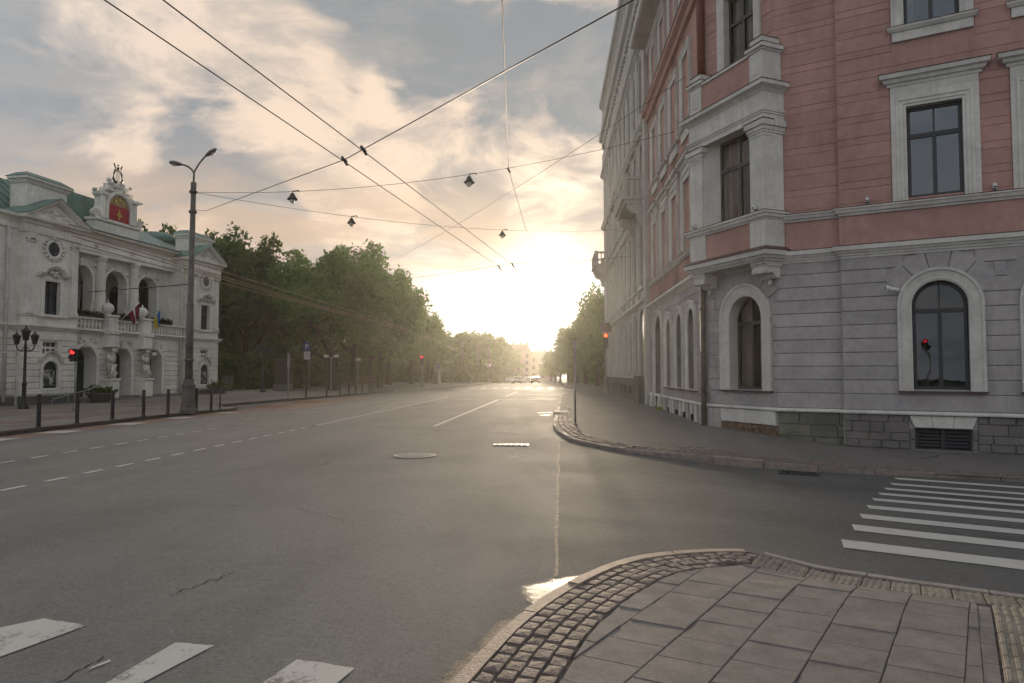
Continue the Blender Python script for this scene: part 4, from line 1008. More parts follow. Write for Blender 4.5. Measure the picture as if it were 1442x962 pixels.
# ---- oriel
OR=obj('oriel',MB().prism(WF,[],0,0) if False else MB(),M_TRIM,PB)
OP=[FB.P(.1,0,-.02).xy,FB.P(.1,0,.5).xy,FB.P(3.0,0,.5).xy,FB.P(3.0,0,-.16).xy]
FO=FB.off(.5)
def slabm(name,z0,z1,e_,m):
    mb=MB(); mb.sweep(OP,[(-.3,z0),(e_-.04,z0),(e_,z0+.04),(e_,z1),(-.3,z1)],hmap); 
    c=[FB.P(.14,0,-.02),FB.P(.14,0,.46),FB.P(2.96,0,.46),FB.P(2.96,0,-.16)]
    for z in (z0+.006,z1-.004): mb.face(*[(q.x,q.y,z) for q in c])
    return obj(name,mb,m,OR)
# base slab with mouldings
mb=MB(); mb.sweep(OP,[(-.3,4.36),(.0,4.36),(.02,4.41),(.06,4.42),(.075,4.48),(.13,4.49),(.14,4.60),(-.3,4.615)],hmap)
c=[FB.P(.14,0,-.02),FB.P(.14,0,.46),FB.P(2.96,0,.46),FB.P(2.96,0,-.16)]
mb.face(*[(q.x,q.y,4.365) for q in c]); obj('base_slab',mb,M_TRIM,OR)
mb=MB(); mb.sweep(OP,[(-.02,4.617),(.15,4.603),(.154,4.615),(.0,4.72),(-.02,4.72)],hmap); obj('flashing',mb,M_TRIMD,OR)
def pier(name,a,b,z0,z1,e_,m=None,right=False,n0=-.1):
    mb=MB(); mb.cbox(FO,a,b,z0,z1,n0,e_,.006)
    return obj(name,mb,m or M_TRIM,OR)
# parapet zone
mb=MB(); mb.box(FO,.75,2.5,4.66,5.42,-.3,-.03); mb.box(FO,.11,.2,4.66,5.42,-.5,-.05); mb.box(FO,2.9,2.985,4.66,5.42,-.64,-.03); obj('panel',mb,M_PINK,OR)
for a,b in ((.10,.76),(2.48,3.0)): pier('pier_base',a,b,4.64,5.40,.0,n0=-.3)
mb=MB(); mb.box(FO,2.65,3.003,4.64,5.40,-.60,-.003); obj('pier_base',mb,M_TRIM,OR)
mb=MB(); mb.sweep(OP,[(-.3,5.36),(.01,5.36),(.03,5.40),(.07,5.42),(.085,5.49),(.12,5.50),(.125,5.55),(-.3,5.565)],hmap); mb.face(*[(q.x,q.y,5.56) for q in c]); obj('string_course',mb,M_TRIM,OR)
mb=MB(); mb.sweep(OP,[(-.3,5.567),(.13,5.553),(.134,5.564),(-.3,5.60)],hmap); obj('flashing',mb,M_TRIMD,OR)
# pilasters and capitals
for a,b in ((.12,.66),(2.50,2.985)):
    pier('pilaster',a,b,5.6,7.50,-.01,n0=-.26)
    for z0,z1,x in ((7.42,7.50,.015),(7.50,7.56,.03),(7.56,7.66,.05),(7.66,7.80,.09)):
        mb=MB(); mb.cbox(FO,a-x,b+x,z0,z1-.002,-.28,-.01+x,.008); obj('capital',mb,M_TRIM,OR)
    mb=MB(); mb.box(FO,a-.1,b+.1,7.80,7.822,-.28,.09); obj('flashing',mb,M_TRIMD,OR)
mb=MB(); mb.cbox(FO,2.55,2.99,5.6,7.60,-.62,-.012,.006); obj('pilaster',mb,M_TRIM,OR)
for z0,z1,x in ((7.50,7.56,.03),(7.56,7.66,.05),(7.66,7.80,.09)):
    mb=MB(); mb.cbox(FO,2.7,2.985+x,z0,z1-.002,-.66,-.3,.008); obj('capital',mb,M_TRIM,OR)
# splayed reveals and the big window
mb=MB(); mb.prism(FO,[(0,0)]*3,0,0) if False else None
for (ua,na,ub,nb) in ((.66,-.05,.98,-.40),(2.54,-.40,2.62,-.05)):
    mb=MB(); mb.face(FO.P(ua,5.6,na),FO.P(ub,5.6,nb),FO.P(ub,7.84,nb),FO.P(ua,7.84,na)); obj('reveal',mb,M_TRIM,OR)
window(PB,FO,.98,2.55,5.6,7.82,False,-.36,trans=7.05,fw=.06,m=M_FRAMEB,g=M_GLASSB,curtain=[(.0,.25),(.33,.6),(.72,1.)])
mb=MB(); mb.face(FO.P(.15,5.57,-.47),FO.P(.95,5.57,-.47),FO.P(.95,7.84,-.47),FO.P(.15,7.84,-.47)); obj('back_panel',mb,M_TRIM,OR)
# entablature
mb=MB(); mb.sweep(OP,[(-.3,7.83),(-.0,7.83),(.0,7.96),(.025,7.965),(.025,8.0),(.05,8.02),(.06,8.07),(.0,8.09),(.0,8.50),(-.3,8.50)],hmap); mb.face(*[(q.x,q.y,7.835) for q in c]); obj('entablature',mb,M_TRIM,OR)
mb=MB(); mb.sweep(OP,[(-.3,8.50),(.01,8.502),(.06,8.56),(.13,8.60),(.19,8.62),(.20,8.71),(-.3,8.73)],hmap); mb.face(*[(q.x,q.y,8.728) for q in c]); obj('cornice',mb,M_TRIM,OR)
mb=MB(); mb.sweep(OP,[(-.3,8.732),(.21,8.713),(.215,8.726),(-.3,8.78)],hmap); mb.face(*[(q.x,q.y,8.77) for q in c]); obj('flashing',mb,M_TRIMD,OR)
# top parapet
mb=MB(); mb.box(FO,.6,2.6,8.75,9.55,-.22,-.06); obj('panel',mb,M_PINK,OR)
mb=MB(); mb.box(FO,.58,2.62,9.55,9.62,-.26,-.02); obj('coping',mb,M_TRIM,OR)
mb=MB(); mb.box(FO,.58,2.62,9.62,9.64,-.26,-.01); obj('flashing',mb,M_TRIMD,OR)
for a,b,dn in ((.14,.62,-.45),(2.52,2.98,-.60)):
    pier('pier',a,b,8.75,9.55,-.02,n0=dn)
    mb=MB(); mb.cbox(FO,a+.12,b-.12,8.98,9.42,-.03,-.008,.01); obj('pier_panel',mb,M_TRIM,OR)
    mb=MB(); mb.cbox(FO,a-.03,b+.03,9.55,9.60,dn-.02,.01,.01); mb.cbox(FO,a-.08,b+.08,9.60,9.70,dn-.03,.06,.02); obj('pier_cap',mb,M_TRIM,OR)
    mb=MB(); mb.box(FO,a-.085,b+.085,9.702,9.72,dn-.03,.065); obj('flashing',mb,M_TRIMD,OR)
    mb=MB(); mb.cbox(FO,a+.02,b-.02,9.72,9.90,dn+.02,-.02,.02); obj('pier_cap',mb,M_TRIM,OR)
    mb=MB(); mb.box(FO,a+.01,b-.01,9.902,9.92,dn+.01,-.015); obj('flashing',mb,M_TRIMD,OR)
# corbels with scrolls under the slab
for a,b in ((.16,.60),(2.46,2.92)):
    mb=MB(); 
    for z0,z1,n1 in ((4.30,4.36,.46),(4.24,4.30,.42)): mb.box(FB,a-.03,b+.03,z0,z1-.002,-.05,n1)
    prof=[(-.03,4.24),(.40,4.24),(.43,4.16),(.42,4.08),(.36,4.05),(.28,4.08),(.22,4.10),(.16,4.05),(.14,3.98),(.08,3.94),(-.03,3.97)]
    m_=len(prof); mb.add([FB.P(a,z,n) for n,z in prof]+[FB.P(b,z,n) for n,z in prof],[tuple(range(m_)),tuple(range(m_,2*m_))]+[(i,(i+1)%m_,m_+(i+1)%m_,m_+i) for i in range(m_)])
    for s_ in (a-.012,b+.012):
        for (nn_,z,r_) in ((.36,4.14,.07),(.09,4.02,.06)): mb.tube([FB.P(s_-.01,z,nn_),FB.P(s_+.01,z,nn_)],r_,12)
    obj('corbel',mb,M_TRIM,OR)
    mb=MB(); pp=FB.P((a+b)/2,3.86,.08); mb.ball(pp,.055,8,6,(1,1,1.4)); obj('pendant',mb,M_TRIM,OR,smooth=True)
# small wall lamps on the oriel and above the string course
def wall_lamp(p,fr,label):
    t=thing('wall_lamp',label,'wall lamp',p,'small white wall lamps on the pink building')
    mb=MB(); f=Fr((p.x,p.y),0); f.u=fr.u; f.n=fr.n; z=p.z
    mb.box(f,-.03,.03,z+.0,z+.05,0,.05); obj('bracket',mb,M_STEEL,t)
    mb=MB(); mb.cbox(f,-.035,.035,z+.03,z+.14,.03,.12,.008); obj('housing',mb,M_WPLAST,t)
    mb=MB(); mb.box(f,-.025,.025,z+.045,z+.075,.12,.124); obj('lens',mb,M_PLASTIC,t)
wall_lamp(FC.P(.58,5.52,.0),FC,'small white wall lamp left of the upper window on the side street front')
wall_lamp(FC.P(2.98,5.52,.0),FC,'small white wall lamp between two upper windows at the right edge')
wall_lamp(FO.P(.36,5.61,-.01),FO,'small white lamp at the foot of the left oriel pilaster')
wall_lamp(FO.P(2.72,5.61,-.01),FO,'small white lamp at the foot of the right oriel pilaster')
p=FC.P(1.08,3.47,.03); t=thing('security_camera','white security camera beside the arched ground floor window','security camera',p)
mb=MB(); f=Fr((p.x,p.y),0); f.u=FC.u; f.n=FC.n; mb.tube([f.P(0,p.z,0),f.P(0,p.z+.02,.10)],.022,8); mb.tube([f.P(0,p.z,-.02),f.P(0,p.z,.005)],.05,10); obj('bracket',mb,M_WPLAST,t,smooth=True)
mb=MB(); mb.tube([f.P(-.16,p.z+.07,.14),f.P(.09,p.z+.02,.10)],.042,10); mb.tube([f.P(-.17,p.z+.082,.14),f.P(-.10,p.z+.07,.13)],.05,10); obj('body',mb,M_WPLAST,t,smooth=True)
mb=MB(); mb.tube([f.P(-.178,p.z+.083,.142),f.P(-.168,p.z+.081,.14)],.032,10); obj('lens',mb,M_PLASTIC,t)
# ---------------------------------------------------------------- cream building next along the avenue
WB=thing('tall_building','tall cream building with heavy cornice and balconies next to the pink building','building',(3.6,42,0))
FW=FA.off(.05); a0,a1=10.27,34.0
cols=[12.0+2.15*i for i in range(10)]
ops=[]
for i,u in enumerate(cols):
    if i>0: ops+=[(u-.5,u+.5,1.65,4.25,False),(u-.5,u+.5,.55,1.0,False)]
    ops+=[(u-.5,u+.5,5.7,8.6,False),(u-.5,u+.5,9.9,12.2,False),(u-.5,u+.5,13.6,16.3,True)]
ops.append((11.4-.9,11.4+.9-.0,.3,4.5,True)) if False else None
mb=wall(FW,a0,a1,1.36,22.6,[o for o in ops if o[2]>1.2]+[],0.,.32); obj('wall',mb,M_WHITEB,WB,label='cream rendered front wall')
mb=wall(FW.off(.12),12.9,a1+.1,-.4,1.36,[o for o in ops if o[2]<1.2],0,.3); mb.box(FW,12.9,a1,1.33,1.37,-.1,.119); mb.box(FW,11.0,12.88,-.3,1.50,-.1,.35); obj('plinth',mb,M_WHITEBD,WB)
bk=MB(); rg=[FW.P(a0,0).xy,FW.P(a0,0,-14).xy,FW.P(a1,0,-14).xy,FW.P(a1,0).xy]
for a,b in zip(rg,rg[1:]): bk.face((a.x,a.y,-.6),(b.x,b.y,-.6),(b.x,b.y,22.6),(a.x,a.y,22.6))
bk.face(*[(q.x,q.y,22.5) for q in rg]); obj('wall',bk,M_WHITEB,WB,label='plain side and rear walls')
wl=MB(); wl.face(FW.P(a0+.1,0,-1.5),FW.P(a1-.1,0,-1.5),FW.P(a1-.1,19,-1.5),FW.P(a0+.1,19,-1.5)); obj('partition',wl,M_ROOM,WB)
RW=[rg[2],rg[3],rg[0]+Vector((0,.02))]
def runw(name,prof,m,path=None):
    mb=MB(); mb.sweep(path or RW,prof,hmap); return obj(name,mb,m,WB)
runw('cornice',[(-.05,4.62),(.05,4.65),(.1,4.75),(.22,4.82),(.24,4.95),(-.05,5.02)],M_WHITEB)
runw('string_course',[(-.05,9.0),(.08,9.05),(.16,9.2),(.18,9.3),(-.05,9.36)],M_WHITEB)
runw('string_course',[(-.05,12.75),(.08,12.8),(.2,12.95),(.22,13.1),(-.05,13.16)],M_WHITEB)
runw('frieze',[(-.05,16.8),(.06,16.82),(.12,16.95),(.24,17.05),(.26,17.2),(-.05,17.28)],M_WHITEB)
runw('cornice',[(-.05,19.5),(.08,19.55),(.14,19.8),(.30,19.9),(.34,20.15),(-.05,20.25)],M_WHITEB)
runw('cornice',[(-.05,22.2),(.06,22.25),(.12,22.5),(.26,22.6),(.30,22.95),(-.05,23.1)],M_WHITEB)
for i in range(40):
    u=a0+.3+.6*i
    if u<a1-.3:
        mb=MB(); mb.cbox(FW,u,u+.28,19.15,19.62,-.02,.16,.03); obj('bracket',mb,M_WHITEB,WB)
        if i%2==0:
            mb=MB(); mb.cbox(FW,u,u+.8,17.7,18.8,-.02,.09,.03); obj('frieze_panel',mb,M_WHITEB,WB)
            mb=MB(); mb.cbox(FW,u,u+.75,20.6,21.9,-.02,.10,.03); obj('parapet_panel',mb,M_WHITEB,WB)
for i,u in enumerate(cols):
    for zb,zt,ar,base in ((1.65,4.25,False,1),(5.7,8.6,False,0),(9.9,12.2,False,0),(13.6,16.3,True,0)):
        if base and i==0: continue
        surround('window_surround',FW,u-.5,u+.5,zb-.08,zt,ar,[(-.004,-.28),(-.004,.05),(.14,.07),(.16,.11),(.24,.11),(.24,-.03)],M_WHITEB,WB)
        window(WB,FW,u-.49,u+.49,zb,zt-.01,ar,-.22,trans=zt-.8,fw=.06,m=M_FRAMEB if zb>3 else M_WHITEB,g=M_DARKGL)
        if zb>5: 
            mb=MB(); mb.cbox(FW,u-.7,u+.7,zb-.28,zb-.1,-.02,.16,.02); obj('sill',mb,M_WHITEB,WB)
        if zb in (5.7,9.9):
            mb=MB(); mb.cbox(FW,u-.75,u+.75,zt+.22,zt+.38,-.02,.24,.03); obj('window_hood',mb,M_WHITEB,WB)
    for z0,z1 in ((5.1,9.0),(13.2,16.9),(1.5,4.6)):
        if z0<2 and i==0: continue
        mb=MB(); mb.cbox(FW,u+.86,u+1.29,z0,z1-.25,-.02,.12,.02); mb.cbox(FW,u+.80,u+1.35,z1-.25,z1,-.02,.17,.03); obj('pilaster',mb,M_WHITEB,WB)
    if i>0:
        mb=MB(); mb.box(FW,u-.5,u+.5,.55,1.0,-.2,-.12); 
        bw=obj('basement_window',mb,M_DARKGL,WB)
# arched portal and its pedestal
mb=MB(); mb.sweep(outline(10.75,12.65,1.5,4.55,True),[(0,0),(0,.1),(-.2,.14),(-.2,0)],wmap(FW)); obj('portal_surround',mb,M_WHITEB,WB)
mb=MB(); mb.prism(FW,outline(10.8,12.6,1.5,4.5,True),.005,.03); obj('portal_panel',mb,M_DARKGL,WB)
mb=MB(); mb.cbox(FW,10.28,10.72,-.3,16.9,-.02,.14,.03); obj('corner_pilaster',mb,M_WHITEB,WB)
def balcony(u0,u1,z,pr,solid=False):
    mb=MB(); mb.cbox(FW,u0-.08,u1+.08,z-.12,z,.0,pr+.08,.03); mb.cbox(FW,u0,u1,z-.30,z-.12,.0,pr-.05,.03)
    bl=obj('balcony',mb,M_WHITEB,WB)
    mb=MB()
    for u in (u0+.25,u1-.25):
        prof=[(0,-.3),(pr*.85,-.3),(pr*.86,-.5),(pr*.6,-.72),(pr*.4,-.75),(pr*.3,-1.05),(pr*.16,-1.3),(0,-1.4)]
        for s in (-.2,.2): pass
        m_=len(prof); mb.add([FW.P(u-.2,z+h,n) for n,h in prof]+[FW.P(u+.2,z+h,n) for n,h in prof],[tuple(range(m_)),tuple(range(m_,2*m_))]+[(i,(i+1)%m_,m_+(i+1)%m_,m_+i) for i in range(m_)])
    obj('corbel',mb,M_WHITEB,bl,kind='stuff')
    mb=MB(); mb.sweep([FW.P(u0,0,0).xy,FW.P(u0,0,pr).xy,FW.P(u1,0,pr).xy,FW.P(u1,0,0).xy][::-1],[(-.14,z+.78),(.03,z+.78),(.03,z+.9),(-.14,z+.9)],hmap); obj('rail',mb,M_WHITEB,bl)
    for (u,n) in ((u0+.07,pr-.07),(u1-.07,pr-.07),((u0+u1)/2,pr-.07),(u0+.07,.1),(u1-.07,.1)):
        mb=MB(); mb.cbox(FW,u-.11,u+.11,z+.0,z+.96,n-.11,n+.11,.01); obj('pier',mb,M_WHITEB,bl)
    bp=[(.03,0),(.06,.02),(.035,.1),(.065,.25),(.03,.5),(.03,.62),(.055,.7),(.05,.78)]
    k_=int((u1-u0)/.28)
    for i in range(k_):
        u=u0+.2+(u1-u0-.4)*i/(k_-1); mb=MB(); mb.lathe(FW.P(u,z,pr-.07),bp,7); obj('baluster',mb,M_WHITEB,bl,smooth=True)
    for uu in (u0+.07,u1-.07):
        for i in range(3):
            mb=MB(); mb.lathe(FW.P(uu,z,.28+(pr-.5)*i/2),bp,7); obj('baluster',mb,M_WHITEB,bl,smooth=True)
balcony(11.0,14.6,9.55,.95); balcony(30.2,33.6,9.6,.95)
# ---------------------------------------------------------------- street furniture by the pink building
t=thing('sign_pole','bare grey metal pole on the pavement corner before the pink building','pole',(.42,20.5,.10))
mb=MB(); mb.tube([(.42,20.5,.08),(.42,20.5,2.62)],.030,10); obj('pole',mb,M_STEEL,t,smooth=True)
mb=MB(); mb.lathe((.42,20.5,2.62),[(.034,0),(.034,.02),(.01,.035)],10); obj('cap',mb,M_PLASTIC,t)
mb=MB(); mb.lathe((.42,20.5,.10),[(.09,0),(.09,.012),(.045,.03),(.04,.06)],10); obj('base_plate',mb,M_STEEL,t)
def signal(x,y,z,h0,lamps,lit,litm,label,sc=1.,pole_r=.05,back=False):
    t=thing('traffic_light',label,'traffic light',(x,y,z))
    mb=MB(); mb.tube([(x,y,z-.1),(x,y,z+h0+lamps*.3*sc*.5)],pole_r,10); mb.lathe((x,y,z),[(pole_r*2,0),(pole_r*2,.05),(pole_r*1.3,.25),(pole_r,.27)],10); obj('pole',mb,M_STEEL,t,smooth=True)
    w=.15*sc; yy=y-.10; H=.3*sc
    mb=MB(); mb.bx(x-w,x+w,yy-.14*sc,yy+.02,z+h0,z+h0+lamps*H); obj('housing',mb,M_PLASTIC,t)
    for i in range(lamps):
        zc=z+h0+H*(lamps-i-.5)
        mb=MB(); mb.tube([(x,yy-.14*sc,zc),(x,yy-.16*sc,zc)],.105*sc,14); obj('lens',mb,litm if i==lit else mat('dark_lens',(.03,.035,.03),.3,.1,5,0),t)
        mb=MB(); vs=[]; n=9
        for j in range(n+1):
            a=math.pi*j/n; vs+=[(x+.12*sc*math.cos(a),yy-.14*sc,zc+.12*sc*math.sin(a)),(x+.12*sc*math.cos(a),yy-.30*sc,zc+.11*sc*math.sin(a))]
        mb.add(vs,[(2*j,2*j+1,2*j+3,2*j+2) for j in range(n)]); obj('visor',mb,M_PLASTIC,t)
    return t
t=signal(3.0,46.2,.28,3.0,3,0,M_AMBL,'traffic light glowing orange red beside the cream building',1.15,.08)
mb=MB(); mb.bx(2.62,3.38,46.0,46.06,4.35,5.0); obj('backboard',mb,M_BOX,t)
signal(-19.7,26.46,.13,1.98,2,0,M_REDL,'red pedestrian light in front of the theatre beside the three lantern post',.85,.045)
signal(-14.6,71.2,.12,2.35,3,0,M_REDL,'distant red traffic light before the trees down the avenue',1.1,.07)
signal(-3.6+.0,150,fall(150),3.0,3,9,M_REDL,'dark far traffic light standing beyond the crossing',1.2,.09) if False else None
# small weed clump at the doorway
mb=MB()
for i in range(160):
    p=FA.P(6.75+random.gauss(0,.16),.30,.12+abs(random.gauss(0,.09))); a=random.uniform(0,6.28); h=random.uniform(.03,.16); w=.012
    mb.add([(p.x-w*math.cos(a),p.y-w*math.sin(a),.24),(p.x+w*math.cos(a),p.y+w*math.sin(a),.24),(p.x+random.gauss(0,.05),p.y+random.gauss(0,.05),.26+h)],[(0,1,2)])
o=obj('weeds',mb,leafm('weed_green',(.10,.16,.03),(.22,.26,.05)),kind='stuff'); o['label']='small tuft of yellow green weeds at the foot of the grey wall'

# the signal across the junction that the ground floor window mirrors
t=signal(-.45,-4.5,.13,2.42,2,0,emis('red_lamp_bright',(1.,.02,.05),3.2),'red traffic light on the near pavement, seen mirrored in the right arched window',1.,.05)
t.rotation_euler.z=R(157)
# ---------------------------------------------------------------- theatre across the square
TH=thing('theatre','pale ornate theatre with green copper roofs, arched loggia and a lyre on top','theatre',(-24,37,.2))
FT=Fr((-24.39,29.73),q=(-22.75,43.98)); FN=FT.off(-.5); FCn=FT.off(-1.5); FL=FT.off(-.3)
def tp(name,mb,m,par=None,**kw): return obj(name,mb,m,par or TH,**kw)
def pavilion(u0,u1,right=False):
    c=(u0+u1)/2 + (0 if not right else .0)
    uw=c+.02; ops=[(uw-.42,uw+.42,4.42,6.0,False),(uw-.42,uw+.42,2.5,3.12,False),(uw-.43,uw+.43,.92,2.2,True),(uw-.421,uw+.421,7.15,7.95,False)]
    ops=[(uw-.43,uw+.43,a,b,d) for (_,_,a,b,d) in ops]
    mb=wall(FT,u0,u1,.0,8.9,ops,0,.25)
    mb.face(FT.P(u0,0,0),FT.P(u0,0,-2),FT.P(u0,8.9,-2),FT.P(u0,8.9,0)); mb.face(FT.P(u1,0,0),FT.P(u1,0,-9),FT.P(u1,8.9,-9),FT.P(u1,8.9,0))
    tp('wall',mb,M_THEA)
    # rusticated ground storey
    lv=[.62+.285*i for i in range(11)]
    courses(FT,u0+.0,u1-.0,lv,[(uw-.60,uw+.60,.85,3.25,None,0)],TH,M_THEA,'stone_course',-.01,.05,.03,.02)
    mb=MB(); mb.cbox(FT,u0-.06,u1+.06,-.1,.58,-.1,.10,.03); tp('plinth',mb,M_WHITEBD)
    path=[FT.P(u0,0,-1.3).xy,FT.P(u0,0,0).xy,FT.P(u1,0,0).xy,FT.P(u1,0,-1.3).xy]
    for nm,pr,m in (('string_course',[(-.05,3.62),(.06,3.66),(.10,3.74),(.20,3.80),(.21,3.88),(-.05,3.92)],M_THEA),
                  ('string_course',[(-.05,4.28),(.06,4.30),(.08,4.36),(-.05,4.38)],M_THEA),
                  ('entablature',[(-.05,8.12),(.07,8.14),(.09,8.25),(.09,8.5),(.16,8.56),(.18,8.66),(.34,8.74),(.37,8.86),(-.05,8.92)],M_THEA)):
        mb=MB(); mb.sweep(path,pr,hmap); tp(nm,mb,m)
    for a in (u0+.08,u1-.46):
        for aa in ((a,a+.38),):
            mb=MB(); mb.cbox(FT,aa[0],aa[1],4.4,7.8,-.02,.09,.02); mb.cbox(FT,aa[0]-.04,aa[1]+.04,4.38,4.6,-.02,.12,.02); tp('pilaster',mb,M_THEA)
            mb=MB(); mb.cbox(FT,aa[0]-.03,aa[1]+.03,7.70,7.78,-.02,.13,.01); mb.cbox(FT,aa[0]-.06,aa[1]+.06,7.86,8.1,-.02,.17,.02)
            for s in (aa[0],aa[1]): mb.tube([FT.P(s,7.84,.1),FT.P(s,7.84,.17)],.07,8)
            tp('capital',mb,M_THEAD)
    # windows
    w=window(TH,FT,uw-.43,uw+.43,4.42,6.0,False,-.16,trans=5.45,fw=.05,m=M_DOOR,g=M_DARKGL)
    surround('window_surround',FT,uw-.43,uw+.43,4.36,6.0,False,[(0,-.02),(0,.04),(.13,.06),(.16,.03),(.16,-.02)],M_THEA,TH)
    mb=MB(); mb.cbox(FT,uw-.62,uw+.62,4.28,4.40,-.02,.16,.02); tp('sill',mb,M_THEA)
    hood=[(uw-.85,6.28),(uw-.55,6.30),(uw-.40,6.52),(uw,6.68),(uw+.40,6.52),(uw+.55,6.30),(uw+.85,6.28)]
    mb=MB(); mb.sweep(hood[::-1],[(-.06,.0),(-.06,.16),(.06,.24),(.10,.24),(.10,.0)],wmap(FT)) if False else mb.sweep(hood,[(.06,.0),(.06,.16),(-.06,.24),(-.10,.24),(-.10,.0)],wmap(FT)); tp('window_hood',mb,M_THEAD)
    mb=MB()
    for i in range(14): mb.ball(FT.P(uw+random.gauss(0,.2),6.36+random.uniform(-.12,.12),.05),random.uniform(.05,.11),6,4)
    tp('cartouche',mb,M_THEAD,smooth=True,kind='stuff')
    mb=MB(); mb.sweep([(uw+.33*math.cos(2*math.pi*i/24),7.55+.34*math.sin(2*math.pi*i/24)) for i in range(24)],[(.0,-.02),(.0,.05),(.06,.07),(.13,.05),(.13,-.02)],wmap(FT),closed=True); tp('oculus_surround',mb,M_THEA)
    mb=MB()
    for i in range(16):
        a=2*math.pi*i/16; mb.ball(FT.P(uw+.56*math.cos(a),7.55+.52*math.sin(a),.02),.085,6,4)
    mb.cbox(FT,uw-.09,uw+.09,7.98,8.12,0,.14,.02); tp('oculus_wreath',mb,M_THEAD,smooth=True)
    wm=MB(); wm.prism(FT,[(uw+.36*math.cos(2*math.pi*i/24),7.55+.37*math.sin(2*math.pi*i/24)) for i in range(24)],-.02,.012); o=tp('oculus_window',wm,M_DARKGL)
    mb=MB(); mb.box(FT,uw-.02,uw+.02,7.2,7.9,.01,.025); mb.box(FT,uw-.34,uw+.34,7.53,7.57,.01,.025); obj('glazing_bar',mb,M_DOOR,o)
    window(TH,FT,uw-.43,uw+.43,2.5,3.12,False,-.14,trans=2.84,mull=(.33,.66),fw=.04,m=M_THEA,g=M_DARKGL)
    surround('poster_niche',FT,uw-.43,uw+.43,.86,2.2,True,[(0,-.02),(0,.08),(.09,.10),(.11,.07),(.15,.07),(.15,-.02)],M_THEA,TH)
    mb=MB(); mb.prism(FT,outline(uw-.43,uw+.43,.92,2.2,True),-.12,-.06); o=tp('poster_frame',mb,M_DOOR)
    mb=MB(); mb.box(FT,uw-.33,uw+.33,1.02,1.78,-.07,-.045); obj('poster',mb,postermat(),o)
    mb=MB(); mb.box(FT,uw-.72,uw-.50,2.2,2.32,-.02,.13); mb.box(FT,uw+.50,uw+.72,2.2,2.32,-.02,.13)
    mb.sweep([(uw-.60,2.30)]+arcp(uw,.52,2.08,10,R(155),R(25))+[(uw+.60,2.30)],[(0,0),(0,.14),(-.09,.18),(-.09,0)],wmap(FT)); tp('niche_hood',mb,M_THEAD)
    # pediment
    pz=8.90; a,b=u0-.25,u1+.28; cx=(a+b)/2; ap=pz+ (1.02 if not right else .95)
    mb=MB(); mb.prism(FT,[(a+.25,pz),(b-.25,pz),(cx,ap-.14)],-.5,.05); tp('tympanum',mb,M_THEA)
    mb=MB()
    for i in range(26):
        t_=random.uniform(-.7,.7); mb.ball(FT.P(cx+t_*1.2,pz+.12+random.uniform(0,.5*(1-abs(t_))),.06),random.uniform(.05,.10),6,4)
    tp('relief',mb,M_THEAD,smooth=True,kind='stuff')
    mb=MB(); mb.sweep([(a,pz),(cx,ap),(b,pz)],[(.12,-.5),(.12,.2),(.04,.36),(-.03,.38),(-.03,-.5)],wmap(FT)); tp('pediment_moulding',mb,M_THEA)
    mb=MB(); mb.sweep([(a-.02,pz+.02),(cx,ap+.03),(b+.02,pz+.02)],[(.0,-1.5),(.0,.40),(-.05,.40),(-.05,-1.5)],wmap(FT)); tp('pediment_roof',mb,M_COPPER)
    # attic block behind the pediment
    q0,q1=(u0+.65,u1-.08) if not right else (u0+.6,u1+.05); f2=FT.off(-.7); zt=10.98 if not right else 10.6
    mb=MB(); mb.cbox(f2,q0,q1,8.9,zt-.35,-.9,.0,.02); mb.cbox(f2,q0+.3,q1-.3,9.6,zt-.5,-.02,.04,.02); tp('attic_block',mb,M_THEA)
    mb=MB(); mb.sweep([f2.P(q0,0,-.9).xy,f2.P(q0,0,0).xy,f2.P(q1,0,0).xy,f2.P(q1,0,-.9).xy],[(-.05,zt-.40),(.05,zt-.36),(.12,zt-.22),(.20,zt-.18),(.21,zt-.08),(-.05,zt-.05)],hmap); tp('attic_cornice',mb,M_THEA)
    mb=MB(); P=f2.P; vs=[P(q0-.2,zt-.05,.2),P(q1+.2,zt-.05,.2),P(q1+.2,zt-.05,-1.05),P(q0-.2,zt-.05,-1.05),P(q0+.2,zt+.22,-.2),P(q1-.2,zt+.22,-.2),P(q1-.2,zt+.22,-.8),P(q0+.2,zt+.22,-.8)]
    mb.add(vs,[(0,1,5,4),(1,2,6,5),(2,3,7,6),(3,0,4,7),(4,5,6,7)]); tp('attic_roof',mb,M_COPPER)
def postermat():
    if 'poster_print' in MATS: return MATS['poster_print']
    m=bpy.data.materials.new('poster_print'); m.use_nodes=True; m.node_tree.nodes.clear(); k=NT(m.node_tree)
    g=k.new('ShaderNodeNewGeometry').outputs['Position']; s=k.new('ShaderNodeMapping',i={0:g,3:(4,4,2.6)}).outputs[0]
    f=k.mr(k.noise(s,1.3,3,.6),.45,.6); c=k.mix(f,(.02,.025,.025),(.45,.43,.40))
    b=k.new('ShaderNodeBsdfPrincipled',i={'Base Color':c,'Roughness':.4}); k.new('ShaderNodeOutputMaterial',i={0:b.outputs[0]}); MATS['poster_print']=m; return m
pavilion(-.42,2.62); pavilion(11.32,14.2,True)
